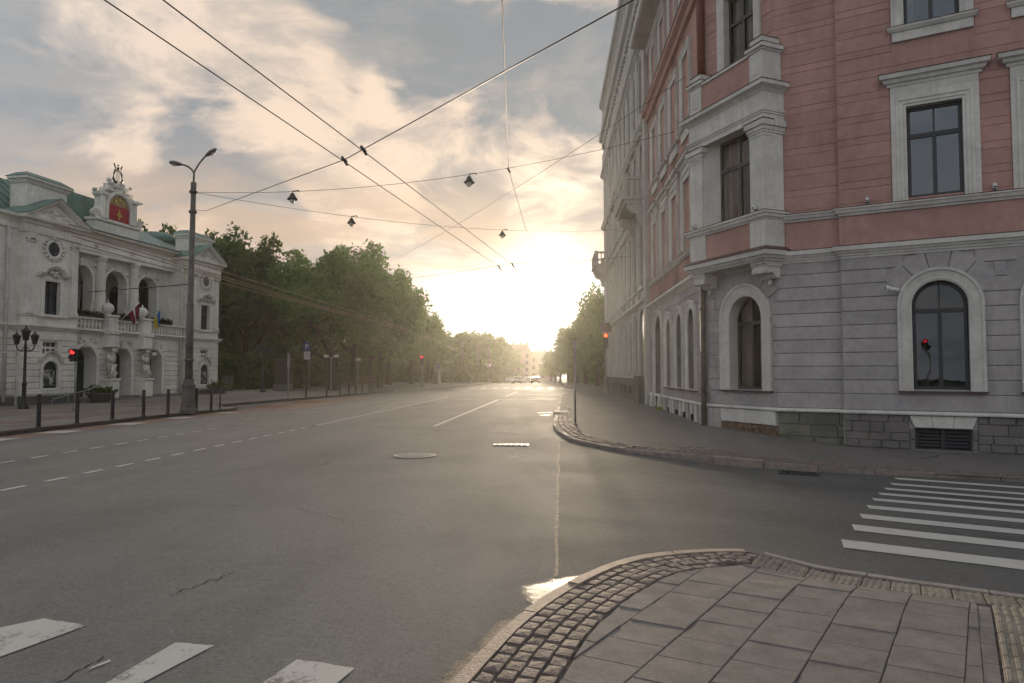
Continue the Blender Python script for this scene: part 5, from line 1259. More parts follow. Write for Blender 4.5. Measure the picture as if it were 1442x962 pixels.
# left wing
mb=wall(FL,-11,-.42,.0,8.9,[(-2.9,-2.1,4.42,6.2,False),(-5.9,-5.1,4.42,6.2,False)],0,.25); tp('wall',mb,M_THEA)
for a in (-2.9,-5.9): window(TH,FL,a,a+.8,4.42,6.2,False,-.15,trans=5.5,fw=.05,m=M_DOOR,g=M_DARKGL)
lv=[.62+.285*i for i in range(11)]; courses(FL,-11,-.44,lv,[],TH,M_THEA,'stone_course',-.01,.05,.03,.02)
path=[FL.P(-11,0,0).xy,FL.P(-.44,0,0).xy]
for pr in ([(-.05,3.62),(.06,3.66),(.20,3.80),(.21,3.88),(-.05,3.92)],[(-.05,8.12),(.09,8.25),(.09,8.5),(.18,8.66),(.34,8.74),(.37,8.86),(-.05,8.92)]):
    mb=MB(); mb.sweep(path,pr,hmap); tp('string_course' if pr[0][1]<5 else 'entablature',mb,M_THEA)
mb=MB(); mb.cbox(FL,-11,-.5,-.1,.58,-.1,.1,.03); tp('plinth',mb,M_WHITEBD)
for u in (-2.0,-6.6): 
    mb=MB(); mb.cbox(FL,u,u+.4,4.0,7.8,-.02,.09,.02); mb.cbox(FL,u-.05,u+.45,7.8,8.1,-.02,.16,.03); tp('pilaster',mb,M_THEA)
# centre: ground storey with three arched doorways
dc=[3.72,6.22,8.72]
mb=wall(FN,2.62,11.32,.0,3.7,[(c-.72,c+.72,.38,3.02,True) for c in dc],0,.75); tp('wall',mb,M_THEA)
courses(FN,2.64,11.30,lv[:10],[(c-.95,c+.95,0,3.25,2.30,.97) for c in dc],TH,M_THEA,'stone_course',-.01,.05,.03,.02)
for c in dc:
    surround('door_surround',FN,c-.72,c+.72,.38,3.02,True,[(0,-.02),(0,.07),(.10,.10),(.2,.06),(.2,-.02)],M_THEA,TH)
    mb=MB(); mb.prism(FN,outline(c-.74,c+.74,.36,3.04,True),-.74,-.70); d=tp('door',mb,M_DOOR)
    for s in (-.62,.04):
        for z0,z1 in ((.5,1.15),(1.25,2.2)):
            mb=MB(); mb.cbox(FN,c+s,c+s+.58,z0,z1,-.71,-.67,.02); obj('door_panel',mb,M_DOOR,d)
    if c==6.22:
        mb=MB(); mb.box(FN,c-.3,c+.35,1.2,2.1,-.68,-.655); obj('poster',mb,postermat(),d)
    mb=MB(); mb.cbox(FN,c-.17,c+.17,2.95,3.35,0,.2,.04)
    for i in range(14): mb.ball(FN.P(c+random.uniform(-.75,.75),3.3+random.uniform(-.1,.14),.05),random.uniform(.06,.1),6,4)
    tp('keystone_ornament',mb,M_THEAD,kind='stuff')
mb=MB(); mb.cbox(FN,2.6,11.3,-.1,.40,-.1,.25,.02); mb.cbox(FN,2.9,10.9,-.1,.28,.2,.6,.02); mb.cbox(FN,3.1,10.7,-.1,.2,.55,.95,.02); tp('steps',mb,M_PLINTH)
# balcony
mb=MB(); mb.box(FN,2.63,11.31,3.70,3.80,-1.1,.12); mb.cbox(FN,2.63,11.31,3.80,3.92,-1.1,.28,.03); bal=tp('balcony',mb,M_THEA)
bp=[(.05,0),(.09,.03),(.05,.1),(.10,.22),(.05,.42),(.08,.48)]
for i in range(34):
    u=2.85+.25*i
    if abs(u-5.15)<.5 or abs(u-7.72)<.5: continue
    mb=MB(); mb.lathe(FN.P(u,3.94,.05),bp,7); obj('baluster',mb,M_THEA,bal,smooth=True)
mb=MB(); mb.cbox(FN,2.63,11.31,4.42,4.53,-.08,.18,.02); obj('rail',mb,M_THEA,bal)
for u in (5.15,7.72):
    mb=MB(); mb.cbox(FN,u-.36,u+.36,3.0,3.68,-.05,.5,.04); mb.cbox(FN,u-.42,u+.42,3.68,3.93,-.05,.55,.03); mb.cbox(FN,u-.33,u+.33,3.93,4.62,-.35,.42,.02); mb.cbox(FN,u-.40,u+.40,4.62,4.74,-.42,.48,.03); obj('pier',mb,M_THEA,bal)
    mb=MB(); mb.lathe(FN.P(u,4.74,.03),[(.2,0),(.13,.06),(.12,.1)],12); mb.ball(FN.P(u,5.10,.03),.30,14,10); mb.lathe(FN.P(u,5.38,.03),[(.08,0),(.04,.06),(.06,.1),(.01,.18)],8); obj('ball_finial',mb,M_THEA,bal,smooth=True)
    # figures holding up the piers, on pedestals
    mb=MB(); mb.cbox(FN,u-.30,u+.30,.3,1.22,.0,.62,.03); mb.cbox(FN,u-.34,u+.34,1.22,1.34,.0,.66,.02); obj('pedestal',mb,M_THEA,bal)
    mb=MB(); P=FN.P; c_=.32
    mb.tube([P(u-.10,1.34,c_+.06),P(u-.12,1.75,c_+.12),P(u-.09,2.1,c_)],[.09,.11,.14],8); mb.tube([P(u+.12,1.34,c_),P(u+.13,1.75,c_-.02),P(u+.09,2.1,c_)],[.09,.11,.14],8)
    mb.tube([P(u,1.98,c_),P(u,2.2,c_+.02),P(u+.02,2.5,c_),P(u+.02,2.66,c_-.02),P(u,2.74,c_)],[.17,.19,.23,.20,.08],10); mb.ball(P(u+.05,2.84,c_+.08),.12,8,7)
    mb.tube([P(u+.22,2.62,c_),P(u+.34,2.82,c_+.04),P(u+.20,3.02,c_+.04)],[.085,.07,.06],7); mb.tube([P(u-.2,2.6,c_),P(u-.33,2.4,c_+.1),P(u-.16,2.25,c_+.2)],[.085,.07,.06],7)
    for i in range(10): mb.tube([P(u+random.uniform(-.2,.2),2.1,c_+.12),P(u+random.uniform(-.28,.28),1.6,c_+random.uniform(.05,.2)),P(u+random.uniform(-.28,.28),1.38,c_+.1)],[.07,.08,.05],5)
    obj('figure',mb,M_THEAD,bal,smooth=True)
# upper loggia
ac=[4.35,6.85,9.35]
mb=wall(FCn,2.6,11.35,3.9,9.0,[(c-.80,c+.80,3.95,7.40,True) for c in ac],0,.55); 
mb.box(FCn,2.6,11.35,3.85,3.9,-3,0); tp('wall',mb,M_THEA)
mb=wall(FCn,2.6,11.35,3.9,9.0,[(c-.55+.1,c+.55+.1,3.95,6.9,True) for c in ac],-2.2,.2); tp('loggia_wall',mb,M_THEAD)
for c in ac: 
    surround('arch_moulding',FCn,c-.80,c+.80,5.5,7.40,True,[(0,-.02),(0,.05),(.08,.08),(.16,.06),(.16,-.02)],M_THEA,TH)
    window(TH,FCn,c-.45,c+.65,3.96,6.89,True,-2.3,trans=6.0,fw=.07,m=M_DOOR,g=M_DARKGL)
    mb=MB(); mb.cbox(FCn,c-.13,c+.13,7.32,7.75,0,.16,.03)
    for i in range(12): mb.ball(FCn.P(c+random.choice((-1,1))*random.uniform(.5,1.0),7.35+random.uniform(-.25,.2),.03),random.uniform(.06,.11),6,4)
    tp('spandrel_relief',mb,M_THEAD,kind='stuff')
for u in (5.6,8.1):
    mb=MB(); mb.lathe(FCn.P(u,3.95,.12),[(.36,0),(.36,.5),(.30,.55),(.28,.7),(.27,1.6),(.235,3.6),(.25,3.66),(.23,3.7),(.25,3.74),(.34,3.95),(.36,4.02)],16); tp('column',mb,M_THEA,smooth=True)
path=[FCn.P(2.6,0,0).xy,FCn.P(11.35,0,0).xy]
for nm,pr in (('entablature',[(-.05,7.98),(.38,7.98),(.38,8.15),(.42,8.17),(.42,8.34),(.36,8.4),(.36,8.85),(.46,8.9),(.5,9.0),(.72,9.08),(.76,9.2),(-.05,9.25)]),):
    mb=MB(); mb.sweep(path,pr,hmap); tp(nm,mb,M_THEA)
mb=MB(); mb.sweep(path,[(-.05,9.26),(.80,9.205),(.82,9.25),(-.05,9.42)],hmap); tp('eaves_flashing',mb,M_COPPER)
for i in range(3):
    mb=MB(); mb.bx(*[0]*6) if False else mb.cbox(FCn,4.9+2.6*i,5.1+2.6*i,8.42,8.6,.3,.45,.02); tp('frieze_block',mb,M_THEAD)
# drainpipes
for fr,u in ((FL,-1.1),(FN,10.95)):
    mb=MB(); mb.tube([fr.P(u,.35,.14),fr.P(u,8.2,.14),fr.P(u,8.45,.05)],.075,8)
    for z in (2.5,5,7.2): mb.tube([fr.P(u,z,.14),fr.P(u,z+.06,.14)],.095,8)
    tp('drainpipe',mb,M_TRIM,smooth=True)
# roofs
def roofblock(fr,u0,u1,n0,n1,z0,z1,iu0,iu1,inn,m,name='roof',seams=0):
    P=fr.P; mb=MB(); vs=[P(u0,z0,n1),P(u1,z0,n1),P(u1,z0,n0),P(u0,z0,n0),P(u0+iu0,z1,n1-inn),P(u1-iu1,z1,n1-inn),P(u1-iu1,z1,n0+inn),P(u0+iu0,z1,n0+inn)]
    mb.add(vs,[(0,1,5,4),(1,2,6,5),(2,3,7,6),(3,0,4,7),(4,5,6,7)]); r=tp(name,mb,m)
    for i in range(seams):
        t=(i+.5)/seams; a=vs[0].lerp(vs[1],t); b=vs[4].lerp(vs[5],t); mb=MB(); mb.tube([a+fr.n*.01+Vector((0,0,.01)),b+fr.n*.01+Vector((0,0,.01))],.03,4); obj('standing_seam',mb,m,r)
    return r
roofblock(FT,-11,3.0,-9,-1.3,9.0,11.35,0,.9,2.3,M_COPPER,seams=26)
roofblock(FT,3.7,6.6,-7,-1.9,9.2,11.35,.15,.3,.35,M_COPPER)
roofblock(FT,8.2,13.9,-7,-1.55,9.3,10.75,.5,.5,2.4,M_COPPERL,seams=12)
roofblock(FCn,2.6,11.35,-9,-1.0,9.25,9.9,0,0,1,M_COPPER)
mb=MB(); mb.ball(FT.P(13.2,10.5,-4.2),.9,14,8,(1.7,1.2,.6)); tp('dome',mb,M_COPPER,smooth=True)
roofblock(FT,11.5,14.1,-9,-1.65,8.93,9.9,.1,.3,1.5,M_COPPER)
# centrepiece: arched panel with the arms, crowned by a lyre
FX=FCn.off(.25); c=6.62
mb=MB(); mb.cbox(FX,c-1.62,c+1.62,9.28,9.95,-.6,.0,.03); mb.cbox(FX,c-1.7,c+1.7,9.95,10.12,-.65,.10,.04); tp('attic_base',mb,M_THEA)
body=[(c-1.6,10.12),(c-1.5,10.5),(c-1.32,10.8),(c-1.30,11.3),(c-1.5,11.45),(c-1.5,11.6),(c-1.0,11.75),(c+1.0,11.75),(c+1.5,11.6),(c+1.5,11.45),(c+1.30,11.3),(c+1.32,10.8),(c+1.5,10.5),(c+1.6,10.12)]
mb=MB(); body=[(c+(u-c)*.92,z) for u,z in body]; mb.prism(FX,body,-.5,-.02); tp('attic_gable',mb,M_THEA)
mb=MB(); mb.sweep(outline(c-.80,c+.80,10.14,11.62,True),[(0,-.03),(0,.10),(-.10,.16),(-.24,.12),(-.24,-.03)],wmap(FX)); tp('arch_moulding',mb,M_THEA)
mb=MB(); mb.prism(FX,outline(c-.78,c+.78,10.16,11.6,True),-.03,.01); o=tp('arms_panel',mb,mat('panel_gold',(.40,.30,.14),.6,.2,4,.1))
mb=MB(); mb.prism(FX,[(c-.76,10.18),(c+.76,10.18),(c+.76,10.95),(c+.55,11.02),(c,11.0),(c-.55,11.05),(c-.76,10.95)],.01,.03); obj('drapery',mb,M_RED,o)
for (du,z) in ((-.28,11.25),(0,11.38),(.28,11.25)):
    mb=MB(); pts=[]
    for i in range(10):
        a=math.pi/2+2*math.pi*i/10; r_=.13 if i%2==0 else .06; pts.append((c+du+r_*math.cos(a),z+r_*math.sin(a)))
    mb.prism(FX,pts,.0,.06); obj('star',mb,M_GOLD,o)
mb=MB(); 
for (du,z,r_) in ((0,10.62,.10),(-.10,10.50,.08),(.10,10.50,.08),(0,10.40,.09),(-.02,10.3,.07),(.0,10.78,.06)): mb.ball(FX.P(c+du,z,.04),r_,8,6,(1,1,1))
obj('emblem',mb,M_GOLD,o,smooth=True)
for s in (-1,1):
    mb=MB(); mb.cbox(FX,c+s*1.18-.13,c+s*1.18+.13,10.12,11.4,-.05,.12,.02); mb.cbox(FX,c+s*1.18-.2,c+s*1.18+.2,11.4,11.52,-.05,.2,.02); tp('pilaster',mb,M_THEA)
    mb=MB(); mb.tube([FX.P(c+s*1.6,10.32,-.2),FX.P(c+s*1.6,10.32,.05)],.24,12); mb.tube([FX.P(c+s*1.55,11.62,-.2),FX.P(c+s*1.75,11.58,.12)],[.12,.05],8); tp('scroll',mb,M_THEAD)
mb=MB(); mb.cbox(FX,c-.95,c+.95,11.72,11.9,-.45,.14,.04); mb.cbox(FX,c-.72,c+.72,11.9,12.2,-.4,.05,.05)
for i in range(22): mb.ball(FX.P(c+random.uniform(-.85,.85),12.05+random.uniform(-.1,.4)-.25*abs(i%5-2)*.3,random.uniform(-.1,.1)),random.uniform(.09,.17),6,5)
tp('crest',mb,M_THEAD,smooth=True,kind='stuff')
ly=MB()
for s in (-1,1): ly.tube([FX.P(c+s*.16,12.35,-.1),FX.P(c+s*.34,12.55,-.1),FX.P(c+s*.30,12.85,-.1),FX.P(c+s*.20,13.05,-.1),FX.P(c+s*.22,13.25,-.1),FX.P(c+s*.32,13.42,-.1)],[.07,.065,.05,.045,.045,.03],8)
ly.tube([FX.P(c-.26,13.06,-.1),FX.P(c+.26,13.06,-.1)],.04,8); ly.ball(FX.P(c,13.2,-.1),.09,8,6); ly.ball(FX.P(c,13.38,-.1),.05,8,6); ly.tube([FX.P(c-.2,12.36,-.1),FX.P(c+.2,12.36,-.1)],.08,8)
for d in (-.09,0,.09): ly.tube([FX.P(c+d,12.4,-.1),FX.P(c+d,13.05,-.1)],.012,5)
tp('lyre',ly,M_BRONZE,smooth=True)
# rear block of the theatre
mb=MB(); mb.box(FT,-11,14.1,0,8.9,-22,-9); tp('wall',mb,M_THEA,label='plain rear block')
roofblock(FT,-11,14.2,-22,-8.9,8.9,10.3,1,1,3,M_COPPER)
# lantern at the right doorway
t=thing('wall_lantern','round white globe lamp between the theatre doorways','wall lamp',FN.P(7.95,2.72,.5))
mb=MB(); mb.ball(FN.P(7.95,2.72,.70),.13,10,8); obj('globe',mb,M_LGLASS,t,smooth=True)
mb=MB(); mb.tube([FN.P(7.95,2.9,.5),FN.P(7.95,2.95,.62),FN.P(7.95,2.86,.70)],.025,6); mb.lathe(FN.P(7.95,2.83,.70),[(.13,0),(.06,.06),(.02,.1)],8); obj('bracket',mb,M_IRON,t)
# flags
def flag(u,label,cols,pl):
    t=thing('flag',label,'flag',FN.P(u,4.5,.2))
    a=FN.P(u,4.45,.25); b=FN.P(u+.6,5.5,.95) if pl else FN.P(u+.15,5.4,.7)
    mb=MB(); mb.tube([a,b],.022,6); mb.ball(b,.035,6,4); obj('flag_pole',mb,M_WPLAST,t,smooth=True)
    # cloth hangs from the upper part of the pole
    hx=(a-b).normalized(); L=.8; drop=.95; nv=14; rows=10; acc=0
    for ci,(f0,f1,m) in enumerate(cols):
        mb=MB(); k0,k1=int(f0*rows+.5),int(f1*rows+.5)
        for i in range(k0,k1+1):
            s=i/rows
            for j in range(nv+1):
                d=j/nv; p=b+hx*(L*s*(1-.55*d))+Vector((0,0,-drop*d)); w=.05*math.sin(s*9+d*4)*d+.03*math.sin(s*17)*d
                mb.v.append(tuple(p+FN.u*(w+.10*d*(s-.5))+FN.n*(w*.8)))
        q=nv+1; mb.f=[(i*q+j,(i+1)*q+j,(i+1)*q+j+1,i*q+j+1) for i in range(k1-k0) for j in range(nv)]
        obj('flag_stripe',mb,m,t,smooth=True)
M_MAR=mat('flag_maroon',(.17,.015,.03),.8,.1,5,0); M_FW=mat('flag_white',(.62,.60,.58),.8,.05,5,0); M_FB=mat('flag_blue',(.02,.13,.38),.8,.08,5,0); M_FY=mat('flag_yellow',(.60,.45,.03),.8,.08,5,0)
flag(5.75,'maroon flag with a narrow white stripe on a pole from the balcony',[(0,.4,M_MAR),(.4,.6,M_FW),(.6,1.,M_MAR)],True)
flag(8.2,'blue and yellow flag hanging from the theatre balcony',[(0,.5,M_FB),(.5,1.,M_FY)],False)
# flower boxes on the balcony
for a,b,w in ((2.95,4.7,'left of the first ball finial'),(5.65,7.2,'between the two ball finials'),(8.3,10.1,'right of the second ball finial')):
    t=thing('flower_box','dark planted flower box on the theatre balcony '+w,'flower box',FN.P((a+b)/2,4.53,.06),'flower boxes on the theatre balcony')
    mb=MB(); mb.cbox(FN,a,b,4.53,4.66,-.06,.2,.02); obj('trough',mb,M_BRONZE,t)
    mb=MB()
    for i in range(700):
        p=FN.P(random.uniform(a,b),4.64+abs(random.gauss(0,.09)),.07+random.gauss(0,.1)); q=[Vector((random.gauss(0,1),random.gauss(0,1),random.gauss(0,1)))*.05 for _ in range(3)]
        mb.add([p+x for x in q],[(0,1,2)])
    obj('plants',mb,M_FLOW,t,recalc=False,kind='stuff')
# bowls with plants on the square
for x,y,w in ((-23.0,32.7,'in front of the first theatre doorway'),(-22.0,42.6,'before the right theatre pavilion')):
    z=plz(x,y); t=thing('planter','wide grey bowl planter with dark plants '+w,'planter',(x,y,z))
    mb=MB(); mb.lathe((x,y,z),[(.35,0),(.38,.05),(.62,.38),(.66,.42),(.64,.46),(.55,.44)],18); obj('bowl',mb,M_BOX,t,smooth=False)
    mb=MB()
    for i in range(500):
        p=Vector((x+random.gauss(0,.28),y+random.gauss(0,.28),z+.45+abs(random.gauss(0,.13)))); q=[Vector((random.gauss(0,1),random.gauss(0,1),random.gauss(0,1)))*.07 for _ in range(3)]
        mb.add([p+v for v in q],[(0,1,2)])
    obj('plants',mb,M_LEAF2,t,recalc=False,kind='stuff')
# access ramp and rail beside the left pavilion
t=thing('handrail','low pale ramp handrail along the theatre plinth','handrail',FT.P(1.6,.2,.6))
mb=MB(); mb.tube([FT.P(.4,.42,.9),FT.P(3.2,.95,.9)],.03,6); obj('rail',mb,M_STEEL,t)
for q in (.4,1.3,2.3,3.2):
    mb=MB(); mb.tube([FT.P(q,.1,.9),FT.P(q,.42+.19*(q-.4),.9)],.025,6); obj('post',mb,M_STEEL,t)
# ---------------------------------------------------------------- bollards
BL={}
def bollard(x,y,z,h,label,r=.055):
    if h not in BL:
        t=thing('bollard',label,'bollard',(0,0,0),'dark bollards along the left kerb')
        mb=MB(); mb.lathe((0,0,0),[(r,-.05),(r,h-.12),(r*.86,h-.11),(r*.86,h-.08),(r,h-.07),(r,h-.015),(r*.8,h)],12); obj('post',mb,M_BOLL,t,smooth=False)
        mb=MB(); mb.lathe((0,0,0),[(r*1.7,-.02),(r*1.7,.015),(r*1.05,.03)],12); obj('foot',mb,M_BOLL,t)
        BL[h]=t; t.location=(x,y,z); return t
    return dup(BL[h],(x,y,z),0,label)
near=[(-14.62,16.3,'dark bollard at the left end of the row before the theatre, beside the three lantern post'),(-14.6,18.2,'dark bollard standing in front of the left theatre pavilion'),(-14.62,19.75,'dark bollard below the red pedestrian light'),(-14.63,21.4,'dark bollard before the middle theatre doorway'),(-14.5,22.86,'dark bollard before the right theatre doorway'),(-14.35,24.1,'dark bollard just left of the tall street lamp'),(-14.3,25.95,'dark bollard just right of the tall street lamp'),(-14.25,27.0,'thick dark bollard near the end of the first kerb')]
near=near[1:]
for x,y,l in near: bollard(x,y,plz(x,y),.93,l)
t=dup(BL[.93],(-14.18,27.6,plz(-14.2,27.6)),0,'thin rusty post last in the row at the kerb end',(.55,.55,1.02))
far=[(-15.7,41.2),(-15.3,43.8),(-15.35,46.6),(-15.2,48.2),(-15.25,49.9),(-15.25,51.7),(-15.3,53.7),(-15.35,54.8)]
names=['first dark bollard behind the bus bay kerb, right of the parking sign','dark bollard in front of the dark tree trunk','dark bollard just right of the dark tree trunk','dark bollard fourth along the second kerb','dark bollard at the narrowing of the second kerb','dark bollard at the dropped kerb before the railing','dark bollard beside the railing corner','last dark bollard of the second row']
for (x,y),l in zip(far,names): bollard(x,y,plz(x,y),.90,l)
for o in list(bpy.data.objects):
    if o.name.startswith('bollard'): o['group']='dark bollards along the left kerb'
# ---------------------------------------------------------------- tall street lamp
X0,Y0=-14.4,25.54; z=plz(X0,Y0)
t=thing('street_lamp','tall grey street lamp mast with two curved arms before the theatre','street lamp',(X0,Y0,z))
mb=MB(); mb.lathe((X0,Y0,z),[(.30,-.05),(.30,.12),(.27,.18),(.27,.32),(.24,.36),(.235,.95),(.26,1.0),(.26,1.06),(.20,1.12),(.175,1.3)],8,rot=.39); obj('base',mb,M_MAST,t)
mb=MB(); mb.tube([(X0,Y0,z+1.2),(X0-.0,Y0,z+4.2),(X0+.0,Y0,z+4.21),(X0+.03,Y0,z+8.95)],[.145,.13,.112,.095],12); mb.tube([(X0+.03,Y0,z+8.55),(X0+.03,Y0,z+9.0)],.108,12); mb.tube([(X0+.0,Y0,z+2.0),(X0,Y0,z+2.06)],.19,12); obj('pole',mb,M_MAST,t,smooth=True)
bz=z+9.0
def arm(p1,p2,p3,hd):
    mb=MB(); P=smoothp([Vector((X0+.03,Y0,bz-.02)),Vector((X0+.03,Y0,bz+.35)),Vector(p1),Vector(p2),Vector(p3)],5); mb.tube(P,.035,8); obj('arm',mb,M_MAST,t,smooth=True)
    d=Vector(hd).normalized(); c=Vector(p3)+d*.22; mb=MB(); a=d; b=Vector((-a.y,a.x,0)).normalized(); u=a.cross(b)
    prof=[(-.26,.03),(-.2,.07),(-.05,.12),(.12,.13),(.22,.10),(.27,.03)]
    vs=[];fs=[]
    for q,r in prof:
        for j in range(10):
            w=2*math.pi*j/10; vs.append(c+a*q+b*(r*math.cos(w))+u*(r*.72*math.sin(w)))
    for i in range(5):
        for j in range(10): fs.append((i*10+j,i*10+(j+1)%10,i*10+10+(j+1)%10,i*10+10+j))
    fs+=[tuple(range(10)),tuple(range(50,60))]; mb.add(vs,fs); h=obj('lamp_head',mb,M_MAST,t,smooth=True)
    mb=MB(); mb.ball(c+a*.06-Vector((0,0,.06)),.10,10,6,(1.1,.9,.6)); obj('lens',mb,M_LGLASS,h,smooth=True)
arm((X0-.10,Y0-.02,bz+.55),(X0-.28,Y0-.05,bz+.66),(X0-.42,Y0-.08,bz+.70),(-1,-.15,.16))
arm((X0+.16,Y0+.03,bz+.66),(X0+.34,Y0+.05,bz+.92),(X0+.46,Y0+.08,bz+1.08),(.7,.2,.55))
for zz in (7.95,8.74):
    mb=MB(); mb.tube([(X0+.02,Y0,zz-.04),(X0+.02,Y0,zz+.04)],.155,10); obj('clamp',mb,M_WIRE,t)
# ---------------------------------------------------------------- lantern posts
def lantern_post(x,y,h,label,three=True):
    z=plz(x,y); t=thing('lantern_post',label,'lantern post',(x,y,z),'black lantern posts on the square')
    mb=MB(); mb.lathe((x,y,z),[(.20,-.05),(.21,.06),(.15,.14),(.12,.28),(.085,.34),(.075,.95),(.10,1.0),(.10,1.05),(.06,1.1),(.05,h-.9),(.07,h-.86),(.05,h-.8),(.035,h-.45)],12); obj('post',mb,M_IRON,t,smooth=True)
    def lant(cx,cy,cz,s=1.):
        mb=MB(); mb.lathe((cx,cy,cz),[(.06*s,0),(.07*s,.03*s),(.13*s,.30*s)],6); l=obj('lantern',mb,mat('lantern_glass',(.06,.06,.055),.2,.1,5,0),t)
        mb=MB(); mb.lathe((cx,cy,cz),[(.15*s,.30*s),(.16*s,.33*s),(.08*s,.43*s),(.03*s,.46*s),(.02*s,.55*s)],6)
        for j in range(6):
            w=2*math.pi*j/6; mb.tube([(cx+.072*s*math.cos(w),cy+.072*s*math.sin(w),cz),(cx+.134*s*math.cos(w),cy+.134*s*math.sin(w),cz+.31*s)],.012*s,4)
            mb.tube([(cx+.15*s*math.cos(w),cy+.15*s*math.sin(w),cz+.32*s),(cx+.17*s*math.cos(w),cy+.17*s*math.sin(w),cz+.39*s)],.01*s,4)
        obj('cap',mb,M_IRON,l)
    lant(x,y,z+h-.52,1.15)
    for s in (-1,1):
        mb=MB(); mb.tube(smoothp([Vector((x,y,z+h-.92)),Vector((x+s*.2,y,z+h-.96)),Vector((x+s*.36,y,z+h-.86)),Vector((x+s*.40,y,z+h-.68))],4),.024,6); mb.tube(smoothp([Vector((x,y,z+h-.75)),Vector((x+s*.12,y,z+h-.82)),Vector((x+s*.2,y,z+h-.95))],3),.014,5); obj('arm',mb,M_IRON,t,smooth=True)
        lant(x+s*.40,y,z+h-.68,1.0)
lantern_post(-22.24,26.88,3.35,'black cast iron lantern post with three lanterns at the left before the theatre')
lantern_post(-20.97,46.8,3.3,'black three lantern post in shade before the trees right of the theatre')
# ---------------------------------------------------------------- signs, column, cabinet, railing
x,y=-19.4,51.4; z=plz(x,y); t=thing('parking_sign','blue and white parking sign on a thin post before the trees','sign',(x,y,z))
mb=MB(); mb.tube([(x+.08,y,z-.1),(x-.08,y,z+3.9)],.04,8); obj('post',mb,M_STEEL,t)
mb=MB(); mb.bx(x-.42,x+.10,y-.07,y-.045,z+3.1,z+3.75); s=obj('sign_plate',mb,M_BLUE,t)
mb=MB(); mb.bx(x-.25,x-.18,y-.078,y-.071,z+3.22,z+3.64); mb.bx(x-.18,x-.06,y-.078,y-.071,z+3.58,z+3.64); mb.bx(x-.18,x-.06,y-.078,y-.071,z+3.40,z+3.46); mb.bx(x-.06,x+.0,y-.078,y-.071,z+3.43,z+3.61); obj('letter',mb,M_WHITE,s)
mb=MB(); mb.bx(x-.36,x+.12,y-.07,y-.045,z+2.45,z+3.05); s=obj('sign_plate',mb,M_WHITE,t)
mb=MB(); mb.bx(x-.26,x+.02,y-.078,y-.071,z+2.84,z+2.89); obj('letter',mb,M_PLASTIC,s)
mb=MB(); mb.bx(x-.26,x+.02,y-.078,y-.071,z+2.66,z+2.70); obj('letter',mb,M_PLASTIC,s)
x,y=-16.3,39.9; z=plz(x,y); t=thing('marker_post','slim grey flat topped post at the kerb of the bus bay','post',(x,y,z))
mb=MB(); mb.tube([(x,y,z-.05),(x,y,z+2.7)],.045,8); obj('post',mb,M_STEEL,t); mb=MB(); mb.bx(x-.06,x+.06,y-.05,y+.05,z+1.9,z+2.72); obj('sleeve',mb,M_STEEL,t)
x,y=-20.6,49.5; z=plz(x,y); t=thing('advertising_pillar','dark advertising board on a grey plinth in shade before the trees','board',(x,y,z))
mb=MB(); mb.cbox(Fr((x,y),5,n=(0,-1)),-.62,.62,z,z+.55,-.35,.35,.03); obj('plinth',mb,M_BOX,t)
f=Fr((x,y),5,n=(0,-1)); mb=MB(); mb.cbox(f,-.55,.55,z+.55,z+2.3,-.18,.18,.03); obj('case',mb,M_PLASTIC,t); mb=MB(); mb.box(f,-.45,.45,z+.7,z+2.2,.18,.19); obj('display',mb,mat('dark_board',(.02,.02,.022),.4,.2,2,0),t); mb=MB(); mb.box(f,-.58,.58,z+2.3,z+2.36,-.21,.21); obj('cap',mb,M_BOX,t)
x,y=-24.0,47.6; z=plz(x,y); t=thing('utility_cabinet','grey utility cabinet beside the right theatre corner','cabinet',(x,y,z)); f=Fr((x,y),3,n=(0,-1))
mb=MB(); mb.cbox(f,-.36,.36,z,z+1.08,-.2,.2,.02); obj('body',mb,M_BOX,t); mb=MB(); mb.box(f,-.38,.38,z+1.08,z+1.12,-.22,.22); obj('lid',mb,M_BOX,t)
for s in (-1,1):
    mb=MB(); mb.cbox(f,min(s*.02,s*.33),max(s*.02,s*.33),z+.08,z+1.02,.2,.212,.006); obj('door',mb,M_BOX,t)
t=thing('railing','brown metal railing along the park edge beyond the bollards','railing',(-21.5,74,.2))
pts=[Vector((-21.4,66,0)),Vector((-21.2,73,0)),Vector((-20.7,82,0))]
P=resample(pts,1.15)
for i,p in enumerate(P):
    z=plz(p.x,p.y); mb=MB(); mb.tube([(p.x,p.y,z-.05),(p.x,p.y,z+.98)],.035,6); obj('post',mb,M_RAIL,t)
for h in (.35,.65,.95):
    mb=MB(); mb.tube([(p.x,p.y,plz(p.x,p.y)+h) for p in P],.025,6); obj('rail',mb,M_RAIL,t)
t=thing('low_wall','reddish low wall behind the railing at the park entrance','wall',(-24,78,.2))
mb=MB(); f=Fr((-26.5,76.5),q=(-21.5,84),n=(1,-.4)); mb.cbox(f,0,8.5,.0,.75,-.2,.2,.02); obj('wall_body',mb,mat('red_brick_wall',(.24,.12,.085),.85,.25,3,.4),t); mb=MB(); mb.box(f,-.1,8.6,.75,.83,-.25,.25); obj('coping',mb,M_BOX,t)
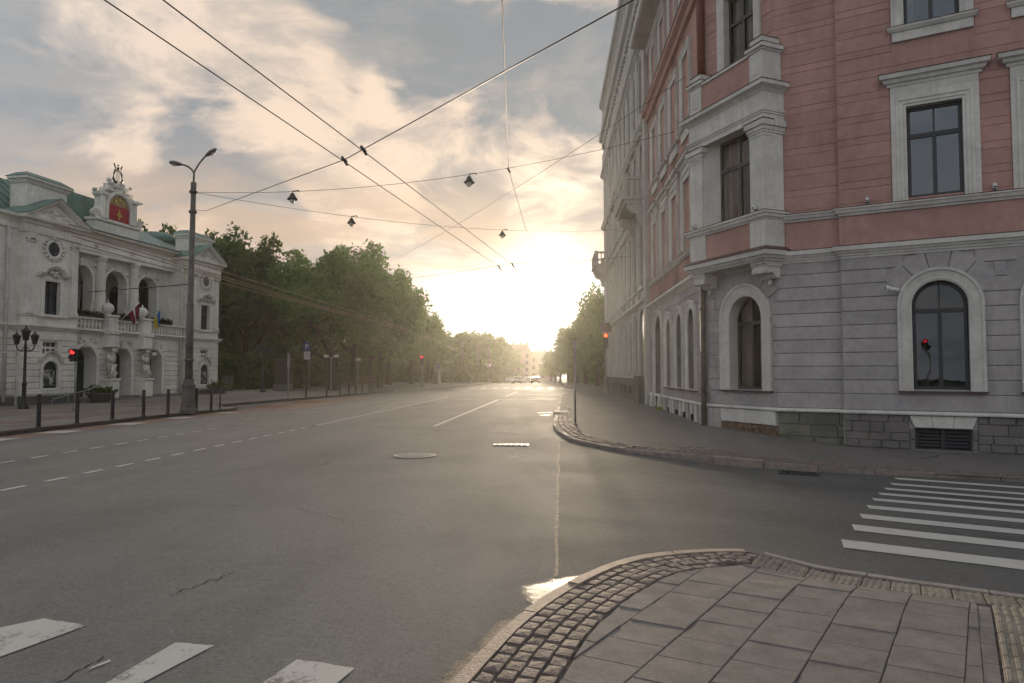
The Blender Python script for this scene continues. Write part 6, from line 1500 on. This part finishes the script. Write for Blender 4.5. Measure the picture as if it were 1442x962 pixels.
# globe lamps and small posts in the park edge
def globe_post(x,y,h,label,two=True):
    z=plz(x,y); t=thing('park_lamp',label,'park lamp',(x,y,z),'white globe lamps at the park edge')
    mb=MB(); mb.tube([(x,y,z-.1),(x,y,z+h)],.05,8); obj('post',mb,M_STEEL,t)
    for s in ((-1,1) if two else (0,)):
        if s:
            mb=MB(); mb.tube([(x,y,z+h-.1),(x+s*.35,y,z+h)],.03,6); obj('arm',mb,M_STEEL,t)
        mb=MB(); mb.ball((x+s*.42,y,z+h+.05),.20,10,6,(1.25,1,.7)); obj('globe',mb,M_LGLASS,t,smooth=True)
globe_post(-23.2,91.9,4.5,'park lamp with two pale globes left of the far red traffic light')
globe_post(-18.6,54.2,2.75,'park lamp with pale heads half hidden beside the dark tree trunk')
globe_post(-17.7,58.6,2.6,'slim park lamp with one pale head right of the dark trunk',False)
x,y=-16.9,92.4; z=plz(x,y); t=thing('kiosk','dark kiosk with a pale column and flat awning near the far crossing','kiosk',(x,y,z))
mb=MB(); mb.cbox(WF,x-.6,x+.2,z,z+1.9,y-.4,y+.4,.03); obj('body',mb,M_BOX,t); mb=MB(); mb.bx(x+.25,x+.55,y-.5,y-.2,z,z+1.75); obj('column',mb,M_TRIM,t); mb=MB(); mb.bx(x-.3,x+.95,y-.75,y+.2,z+1.75,z+1.9); obj('awning',mb,M_TRIM,t)
mb=MB(); mb.bx(x-.25,x-.05,y-.55,y-.48,z+1.9,z+2.6); obj('sign_plate',mb,M_WHITE,t); mb=MB(); mb.bx(x+.0,x+.5,y-.55,y-.48,z+2.1,z+2.9); obj('sign_plate',mb,M_BLUE,t)
# poles further along the avenue
for i,(px,D) in enumerate(((650,118),(673,128),(688,138),(692,150),(696,160),(702,175))):
    a=(px-721)/961*D; x=a*math.cos(YAW)-D*math.sin(YAW); y=a*math.sin(YAW)+D*math.cos(YAW); z=fall(y)+.1
    t=thing('tram_pole',['leftmost and nearest slender tram pole before the distant trees','second slender tram pole from the left before the distant trees','third slender tram pole, standing alone before the distant trees','fourth slender tram pole, first of the close right hand group','fifth slender tram pole, middle of the close right hand group','rightmost and farthest slender tram pole before the distant trees'][i],'pole',(x,y,z),'grey tram poles far along the avenue')
    mb=MB(); mb.tube([(x,y,z),(x,y,z+7.6)],[.15,.10],8); obj('mast',mb,M_MAST,t,smooth=True); mb=MB(); mb.lathe((x,y,z),[(.2,0),(.2,.5),(.15,.55)],8); obj('base',mb,M_MAST,t); mb=MB(); mb.tube([(x,y,z+6.6),(x+1.6,y,z+6.8)],.04,6); obj('bracket',mb,M_MAST,t)
# ---------------------------------------------------------------- overhead wires and hanging lamps
def line(a,b,sag=0.,n=12):
    a=Vector(a);b=Vector(b); return [a.lerp(b,i/n)-Vector((0,0,sag*4*(i/n)*(1-i/n))) for i in range(n+1)]
def wire(name,pts,r,label,m=None,marks=()):
    mid=pts[len(pts)//2]; t=thing(name,label,'overhead wire',tuple(pts[0]))
    mb=MB(); mb.tube(pts,r,6); obj('strand',mb,m or M_WIRE,t,smooth=True)
    for p in marks: 
        mb=MB(); p=Vector(p); mb.tube([p-Vector((.0,.10,0)),p+Vector((0,.10,0))],.035,6); mb.tube([p+Vector((.06,0,-.10)),p-Vector((.05,0,-.07))],.03,6); obj('clamp',mb,M_WIRE,t)
    return t
d1=(Vector((-2.41,26.53))-Vector((-5.06,7.08))).normalized(); d2=(Vector((-1.84,26.04))-Vector((-4.41,7.12))).normalized()
wire('trolley_wire',[Vector((-5.06-d1.x*30,7.08-d1.y*30,5.8)),Vector((-5.06,7.08,5.8)),Vector((-4.25,13.02,5.81)),Vector((-2.41,26.53,5.8))],.0085,'dark trolley wire crossing the sky, the lower left one of the pair',marks=[(-2.41,26.53,5.8)])
wire('trolley_wire',[Vector((-4.41-d2.x*30,7.12-d2.y*30,5.8)),Vector((-4.41,7.12,5.8)),Vector((-3.69,12.42,5.81)),Vector((-1.84,26.04,5.8))],.0085,'dark trolley wire crossing the sky, the upper right one of the pair',marks=[(-1.84,26.04,5.8)])
wire('trolley_wire',[Vector((-2.41,26.53,5.8)),Vector((-2.2,40,5.8)),Vector((-2.6,70,5.8)),Vector((-3.2,120,5.4)),Vector((-4,200,4.6))],.012,'thin trolley wire running away down the avenue, left of two')
wire('trolley_wire',[Vector((-1.84,26.04,5.8)),Vector((-1.65,40,5.8)),Vector((-2.0,70,5.8)),Vector((-2.6,120,5.4)),Vector((-3.4,200,4.6))],.012,'thin trolley wire running away down the avenue, right of two')
pole=Vector((X0+.02,Y0,8.05))
j=Vector((-13.35,24.6,7.75))
wire('span_wire',[pole,j]+line(j,(-4.25,13.02,5.85),.0)[1:]+[Vector((-3.69,12.42,5.85))]+line((-3.69,12.42,5.85),(.61,7.36,5.62),0,4)[1:]+[Vector((8,-1.3,5.3)),Vector((20,-15.4,4.9))],.0095,'span wire slanting from the street lamp up to the upper right corner',marks=[(-4.25,13.02,5.84),(-3.69,12.42,5.84)])
s1=line((X0+.02,Y0,8.74),(3.98,23.34,9.91),.66,48); w1=wire('span_wire',s1,.009,'span wire with two hanging lamps from the street lamp to the pink wall')
s2=line((X0+.02,Y0,8.74),(3.62,42.87,10.63),.62,48); w2=wire('span_wire',s2,.009,'lower span wire with two hanging lamps from the street lamp to the cream building')
wire('span_wire',line((3.98,21.64,11.05),(-13.1,54.2,11.0),.25,16),.010,'thin wire slanting from the pink wall down towards the treetops')
wire('span_wire',[Vector((-.45,3.,5.2)),Vector((-.77,8.97,6.57)),Vector((-1.84,23.93,8.89)),Vector((-1.93,37.96,9.68)),Vector((-.95,60,10.4))] if False else [Vector((-.30,.2,5.0)),Vector((-.77,8.97,6.57)),Vector((-1.84,23.93,8.87)),Vector((-1.93,37.96,9.68)),Vector((-1.4,60,10.6)),Vector((3.4,60,11.0))],.010,'thin near vertical wire running down the middle of the sky',marks=[(-1.84,23.93,8.87)])
wire('span_wire',line((-13.3,36.,6.3),(-2.41,26.53,5.85),.1,8)+[Vector((-1.84,26.04,5.85))]+line((-1.84,26.04,5.85),(3.75,33.5,7.4),.1,8)[1:],.009,'thin span wire holding the end clamps of the trolley wires')
wire('span_wire',[Vector((X0-.02,Y0,5.1)),Vector((-25.5,35,6.0))],.022,'thick cable crossing in front of the theatre loggia')
def hanging_lamp(p,label):
    t=thing('hanging_lamp',label,'hanging lamp',tuple(p),'lamps hanging on span wires'); x,y,z=p
    mb=MB(); mb.tube([(x,y,z),(x,y,z-.10)],.02,6); mb.tube([(x-.02,y,z+.01),(x+.3,y,z+.05)],.025,6); mb.tube([(x+.24,y,z+.05),(x+.34,y,z-.02)],.02,5); obj('hanger',mb,M_WIRE,t)
    mb=MB(); mb.lathe((x,y,z),[(.02,-.06),(.08,-.09),(.11,-.17),(.10,-.19),(.15,-.21),(.16,-.27),(.22,-.32),(.25,-.37),(.22,-.39),(.13,-.37)],16); obj('shade',mb,mat('dark_green_lamp',(.03,.035,.03),.5,.2,5,0),t,smooth=True)
    mb=MB(); mb.lathe((x,y,z),[(.13,-.37),(.13,-.43),(.11,-.50),(.055,-.55),(.01,-.57)],14); obj('globe',mb,M_LGLASS,t,smooth=True); t.scale=(.82,.82,.82)
hanging_lamp(tuple(s1[11]),'hanging lamp on the upper span wire, nearest to the street lamp mast')
hanging_lamp(tuple(s1[29]),'hanging lamp over the middle of the road, the largest in the sky')
hanging_lamp(tuple(s2[13]),'small hanging lamp on the lower span wire above the treetops')
hanging_lamp(tuple(s2[30]),'small hanging lamp farthest down the avenue against the bright sky')
# sunlit tram wires over the left pavement
base=[(-15.65,20,5.85),(-15.65,30.24,5.8),(-15.41,43.22,5.75),(-15.87,65.45,5.8),(-17.6,98.7,5.75),(-20.7,152.4,5.5),(-23.9,300,5.0)]
for i,(dx,dz,l) in enumerate(((0,0,'lowest'),(.5,.05,'second'),(-.1,.35,'third'),(.4,.42,'topmost'))):
    wire('tram_wire',smoothp([Vector((x+dx,y,z+dz+(.12*math.sin(y*.21+i) if 35<y<120 else 0))) for x,y,z in base],6),.016,'sunlit tram wire over the left pavement before the trees, '+l+' of the bundle',m=M_COPW,marks=[(base[q][0]+dx,base[q][1],base[q][2]+dz) for q in (2,3)])
for i,D in enumerate((85,105)):
    wire('span_wire',line((-17.5,D,6.9),(1.6,D+3,7.1),.3,10),.012,('nearer' if i==0 else 'farther')+' thin span wire across the far end of the avenue',marks=[(-9,D+1.4,6.75),(-4.6,D+2,6.75),(-3.9,D+2,6.75)])
# ---------------------------------------------------------------- trees
def crown_mesh(seed,n,leaf,flat=1.,gaps=.5,nb=26):
    rnd=random.Random(seed); blobs=[]
    for i in range(nb):
        while True:
            p=Vector((rnd.uniform(-1,1),rnd.uniform(-1,1),rnd.uniform(-1,1)))
            if .22<p.length<.84: break
        p=Vector((p.x*1.06,p.y*1.06,p.z*.88)); blobs.append((p,rnd.uniform(.17,.34)))
    vs=[];fs=[]
    for i in range(n):
        p,r=blobs[rnd.randrange(nb)]
        d=Vector((rnd.gauss(0,1),rnd.gauss(0,1),rnd.gauss(0,1)+.25)).normalized(); rr=r*(rnd.random()**.35)*rnd.uniform(.8,1.12)
        c=p+d*rr
        a=Vector((rnd.gauss(0,1),rnd.gauss(0,1),rnd.gauss(0,.6))).normalized(); b=a.cross((d+Vector((rnd.gauss(0,.5),rnd.gauss(0,.5),rnd.gauss(0,.5)))).normalized()).normalized()
        s=leaf*rnd.uniform(.55,1.25); k=len(vs)
        vs+=[c-a*s,c-b*s*.55+a*s*.1,c+a*s,c+b*s*.55+a*s*.1]; fs.append((k,k+1,k+2,k+3))
    me=bpy.data.meshes.new('crown'); me.from_pydata([tuple(v) for v in vs],[],fs); return me
CR=[crown_mesh(s,10500,.043,nb=30+4*s) for s in range(5)]
CRF=[crown_mesh(20+s,2600,.085,nb=22) for s in range(3)]
for c in CR+CRF: c.materials.append(M_LEAF)
CRD=[]
for c in CR:
    d=c.copy(); d.materials.clear(); d.materials.append(M_LEAF2); CRD.append(d)
TG={}
def tree(x,y,h,w,label,far=False,dark=False,trunk=.28,lift=.22,seed=0,group=None,zb=None,low=.22):
    z=(plz(x,y) if zb is None else zb); t=thing('tree',label,'tree',(x,y,z),group)
    rnd=random.Random(seed*7+3); cz=z+h*(low+1)/2; rh=h*(1-low)/2
    mb=MB(); lean=rnd.uniform(-.3,.3); top=Vector((x+lean,y+rnd.uniform(-.3,.3),z+h*.55))
    mb.tube([(x,y,z-.2),(x,y,z+.3),(x+lean*.3,y,z+h*.2),tuple(top)],[trunk*1.35,trunk,trunk*.85,trunk*.4],8)
    for i in range(3 if far else 6):
        a=rnd.uniform(0,6.28); st=z+h*rnd.uniform(.16,.42); L=w*rnd.uniform(.55,.85)
        b0=Vector((x+lean*.3,y,st)); b2=b0+Vector((math.cos(a)*L,math.sin(a)*L,h*rnd.uniform(.2,.38))); b1=b0.lerp(b2,.5)+Vector((0,0,-.05*h))
        mb.tube([b0,b1,b2],[trunk*.45,trunk*.3,trunk*.08],6)
    obj('trunk',mb,M_BARK,t,smooth=True)
    src=(CRF if far else (CRD if dark else CR)); me=src[seed%len(src)]
    o=bpy.data.objects.new('crown',me); COL.objects.link(o); o.parent=t; o.location=(0,0,cz-z); o.scale=(w*1.12,w*1.12,rh*1.14); o.rotation_euler=(0,0,rnd.uniform(0,6.28))
    return t
def atpx(px,D):
    a=(px-721)/961*D; return (a*math.cos(YAW)-D*math.sin(YAW),a*math.sin(YAW)+D*math.cos(YAW))
def htop(py,D): return EYE+(525-py)*D/961
G1='dark trees behind the theatre'; G2='tall trees along the park edge'; G3='distant trees down the avenue'; G4='trees beyond the side street on the right'
tl=[(205,70,318,4.2,'dark tree showing just right of the lyre above the theatre roof',G1,1),(250,66,322,4.2,'dark tree above the right end of the theatre roof, left of the lamp mast',G1,1),(300,63,312,4.6,'dark tall tree just right of the lamp mast behind the right pavilion',G1,1),(345,58,328,4.4,'dark round tree right of the theatre corner',G1,1),(330,74,318,4.6,'dark tree standing deep behind the theatre corner',G1,1),
 (222,72,322,4.0,'dark tree peeping between the lyre gable and the green dome',G1,1),(272,69,316,4.2,'dark tree directly behind the lamp mast top',G1,1),
 (392,66,352,4.0,'lower tree in the dip of the park skyline',G2,0),(425,62,362,4.2,'leafy tree behind the advertising board and parking sign',G2,0),(470,56.6,342,4.6,'big tree with a thick dark forked trunk behind the bollards',G2,0),(498,70,340,4.6,'tall airy tree in the middle of the park edge',G2,0),(535,70,372,4.4,'tree above the brown railing',G2,0),(548,80,366,3.9,'sunlit tree left of the far red traffic light',G2,0),(580,88,392,3.2,'tree standing above the far red traffic light',G2,0),(602,98,428,2.6,'smaller tree at the right end of the park edge beside bright sky',G2,0),(440,80,356,5.,'tree behind the park edge, seen between nearer crowns',G2,1),(520,90,380,5.,'dark tree filling the park edge behind the railing',G2,1)]
for i,(px,D,py,w,l,g,dk) in enumerate(tl):
    x,y=atpx(px,D); big=(px==470)
    tree(x,y,htop(py,D)-.15,w,l,dark=bool(dk),trunk=.42 if big else .28,seed=i,group=g,low=.30 if big else .16)
fl_=[(634,128,464,5.0),(655,145,462,5.2),(676,160,460,5.6),(693,175,470,5.4),(708,200,480,5.6),(720,230,488,5.0)]
for i,(px,D,py,w) in enumerate(fl_):
    x,y=atpx(px,D); zb=fall(y); tree(x,y,htop(py,D)-zb,w,['hazy distant tree next to the right end of the park edge','hazy distant tree, tallest of the far left row','hazy distant tree behind the first tram poles','hazy distant tree between the tram poles and the far house','hazy distant tree half covering the dark roofed far house','farthest hazy tree of the left row, before the far house'][i],far=True,seed=i,group=G3,zb=zb,low=.18)
rl=[(858,78,388,3.6,'big tree beyond the side street, partly hidden by the cream building'),(842,84,408,3.6,'tree beyond the side street left of the traffic light'),(826,94,436,3.6,'sloping green tree in the right hand row before the bright sky'),(812,108,462,3.6,'smaller tree at the left end of the right hand row'),(800,125,482,3.4,'low far tree at the tail of the right hand row'),(870,96,372,4.5,'tree hidden mostly behind the far corner of the cream building')]
for i,(px,D,py,w,l) in enumerate(rl):
    x,y=atpx(px,D); zb=.12+fall(y); tree(x,y,htop(py,D)-zb,w,l,seed=i+2,group=G4,zb=zb,low=.10)
fr_=[(782,170,497,3.6),(789,150,490,3.4),(776,220,505,3.8)]
for i,(px,D,py,w) in enumerate(fr_):
    x,y=atpx(px,D); zb=fall(y); tree(x,y,htop(py,D)-zb,w,['small hazy far tree right of the pale end house','small hazy far tree at the left foot of the right hand row','lowest and farthest hazy tree on the right of the avenue'][i],far=True,seed=i+1,group='hazy far trees on the right of the avenue',zb=zb,low=.1)
# shrubs and undergrowth that close the view below the crowns
def undergrowth(name,path,depth,h,n,leaf,m,label):
    mb=MB(); P=[Vector(p) for p in path]
    for i in range(n):
        q=random.random()*(len(P)-1); k=int(q); p=P[k].lerp(P[k+1],q-k); hh=h*(.75+.25*mnoise.noise(p*.25))
        c=p+Vector((-random.random()*depth,random.gauss(0,1.),(random.random()**.8)*hh)); c.z+= fall(c.y)
        a=Vector((random.gauss(0,1),random.gauss(0,1),random.gauss(0,.7))).normalized(); b=a.cross(Vector((random.gauss(0,1),random.gauss(0,1),random.gauss(0,1)))).normalized(); s=leaf*random.uniform(.6,1.4)
        mb.add([c-a*s,c-b*s*.6,c+a*s,c+b*s*.6],[(0,1,2,3)])
    o=obj(name,mb,m,kind='stuff',recalc=False); o['label']=label; return o
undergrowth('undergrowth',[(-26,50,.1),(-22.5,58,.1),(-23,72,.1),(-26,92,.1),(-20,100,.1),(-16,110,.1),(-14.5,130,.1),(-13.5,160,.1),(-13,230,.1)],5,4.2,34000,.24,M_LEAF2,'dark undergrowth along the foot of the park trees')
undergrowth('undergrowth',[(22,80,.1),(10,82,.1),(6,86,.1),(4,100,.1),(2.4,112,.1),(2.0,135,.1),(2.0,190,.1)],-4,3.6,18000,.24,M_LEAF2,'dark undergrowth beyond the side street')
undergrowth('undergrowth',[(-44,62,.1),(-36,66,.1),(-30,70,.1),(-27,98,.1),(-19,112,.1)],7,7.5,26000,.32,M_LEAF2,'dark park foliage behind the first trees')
# ---------------------------------------------------------------- houses closing the avenue
M_FARW=mat('far_wall',(.20,.17,.145),.9,.15,.2,0); M_FARR=mat('far_roof',(.10,.075,.065),.8,.2,.3,0)
def far_house(px0,px1,D,py_eave,py_ridge,label,fl_n):
    (x0,y0),(x1,y1)=atpx(px0,D),atpx(px1,D); zb=fall(y0); t=thing('distant_house',label,'house',((x0+x1)/2,y0,zb)); f=Fr((x0,y0),q=(x1,y1),n=(0,-1)); L=f.L; ze=htop(py_eave,D); zr=htop(py_ridge,D)
    mb=MB(); mb.box(f,0,L,zb-.5,ze,-12,0); obj('wall',mb,M_FARW,t)
    mb=MB(); P=f.P; mb.add([P(-.4,ze,.4),P(L+.4,ze,.4),P(L+.4,ze,-12.4),P(-.4,ze,-12.4),P(L*.12,zr,-4),P(L*.88,zr,-4),P(L*.88,zr,-8),P(L*.12,zr,-8)],[(0,1,5,4),(1,2,6,5),(2,3,7,6),(3,0,4,7),(4,5,6,7)]); rf=obj('roof',mb,M_FARR,t)
    for q in (.25,.55,.8): 
        mb=MB(); mb.box(f,L*q,L*q+.9,zr-1.2,zr+.9,-6.5,-5.6); obj('chimney',mb,M_FARR,rf)
    nw=int(L/3); fh=(ze-zb)/fl_n
    for i in range(nw):
        for k_ in range(fl_n):
            u=L*(i+.5)/nw; z0=zb+fh*(k_+.3); mb=MB(); mb.box(f,u-.55,u+.55,z0,z0+fh*.5,-.02,.02); w=obj('window',mb,M_DARKGL,t); mb=MB(); mb.box(f,u-.7,u+.7,z0-.15,z0-.02,0,.12); obj('sill',mb,M_FARW,w)
far_house(712,748,255,497,484,'hazy house with a dark roof closing the avenue behind the distant trees',4)
far_house(745,783,300,502,494,'lower pale hazy house at the end of the avenue',3)
# ---------------------------------------------------------------- cars far down the avenue
def make_car(paint,label):
    t=thing('car',label,'car',(0,0,0),'cars coming from far down the avenue')
    prof=[(-2.1,.35),(-2.12,.62),(-1.95,.80),(-1.0,.92),(-.45,1.38),(.75,1.44),(1.45,1.05),(2.05,.95),(2.12,.55),(2.05,.33)]
    def ring(w,s): return [Vector((s*w*(.80 if z>1.2 else .98),y,z)) for y,z in prof]
    L=ring(.86,-1);Rr=ring(.86,1); mb=MB(); n=len(prof); mb.add(L+Rr,[tuple(range(n)),tuple(range(n,2*n))[::-1]]+[(i,(i+1)%n,n+(i+1)%n,n+i) for i in range(n)]); obj('body',mb,paint,t)
    mb=MB(); mb.add([(-.70,-.99,.945),(.70,-.99,.945),(.62,-.48,1.36),(-.62,-.48,1.36)],[(0,1,2,3)]); mb.v=[(x,y-.02,z+.012) for x,y,z in mb.v]; obj('windscreen',mb,M_DARKGL,t)
    for s in (-1,1):
        mb=MB(); mb.bx(s*.62-.16,s*.62+.16,-2.14,-2.08,.60,.74); obj('headlight',mb,M_LGLASS,t)
        mb=MB(); mb.add([(s*.85,-.8,.97),(s*.85,1.25,1.02),(s*.715,.7,1.36),(s*.715,-.4,1.34)],[(0,1,2,3)]); mb.v=[(x+s*.015,y,z) for x,y,z in mb.v]; obj('side_window',mb,M_DARKGL,t)
        for yy in (-1.3,1.32):
            mb=MB(); mb.tube([(s*.66,yy,.32),(s*.88,yy,.32)],.32,14); w=obj('wheel',mb,M_PLASTIC,t); mb=MB(); mb.tube([(s*.88,yy,.32),(s*.895,yy,.32)],.19,10); obj('rim',mb,M_STEEL,w)
        mb=MB(); mb.bx(s*.95-.09,s*.95+.09,-.75,-.62,.98,1.1); obj('mirror',mb,paint,t)
    mb=MB(); mb.bx(-.55,.55,-2.135,-2.11,.42,.56); obj('grille',mb,M_PLASTIC,t)
    mb=MB(); mb.bx(-.26,.26,-2.16,-2.135,.40,.50); obj('number_plate',mb,M_WHITE,t)
    return t
CW=mat('car_white',(.62,.60,.58),.25,.03,3,0,spec=.6); CS=mat('car_silver',(.42,.42,.42),.25,.03,3,0,spec=.6,metal=.4); CD=mat('car_dark',(.03,.03,.035),.25,.03,3,0,spec=.6)
def putcar(c,px,D,sc=1.):
    x,y=atpx(px,D); c.location=(x,y,fall(y)+.01); c.scale=(sc,sc,sc); c.rotation_euler=(0,0,R(2))
c=make_car(CW,'white car at the left of the group far down the avenue'); putcar(c,717,158)
c2=make_car(CS,'silver car, the tallest looking of the far group'); putcar(c2,728.5,152,1.12)
c3=dup(c,(0,0,0),0,'white car close behind the silver car'); putcar(c3,734.5,170)
c4=dup(c,(0,0,0),0,'white car in the middle of the far group'); putcar(c4,743.5,164)
c5=make_car(CD,'dark car with a bright sunlit roof, rightmost of the far group'); putcar(c5,754,150,1.08)
# ---------------------------------------------------------------- haze
hz=MB(); hz.bx(-420,420,-70,460,-4.0,27.0)
m=bpy.data.materials.new('haze_air'); m.use_nodes=True; m.node_tree.nodes.clear(); k=NT(m.node_tree)
v=k.new('ShaderNodeVolumePrincipled',i={'Color':(1.,.96,.88,1),'Density':HAZE,'Anisotropy':.77}); k.new('ShaderNodeOutputMaterial',i={'Volume':v.outputs[0]})
if HAZE>0: obj('haze',hz,m,kind='stuff')
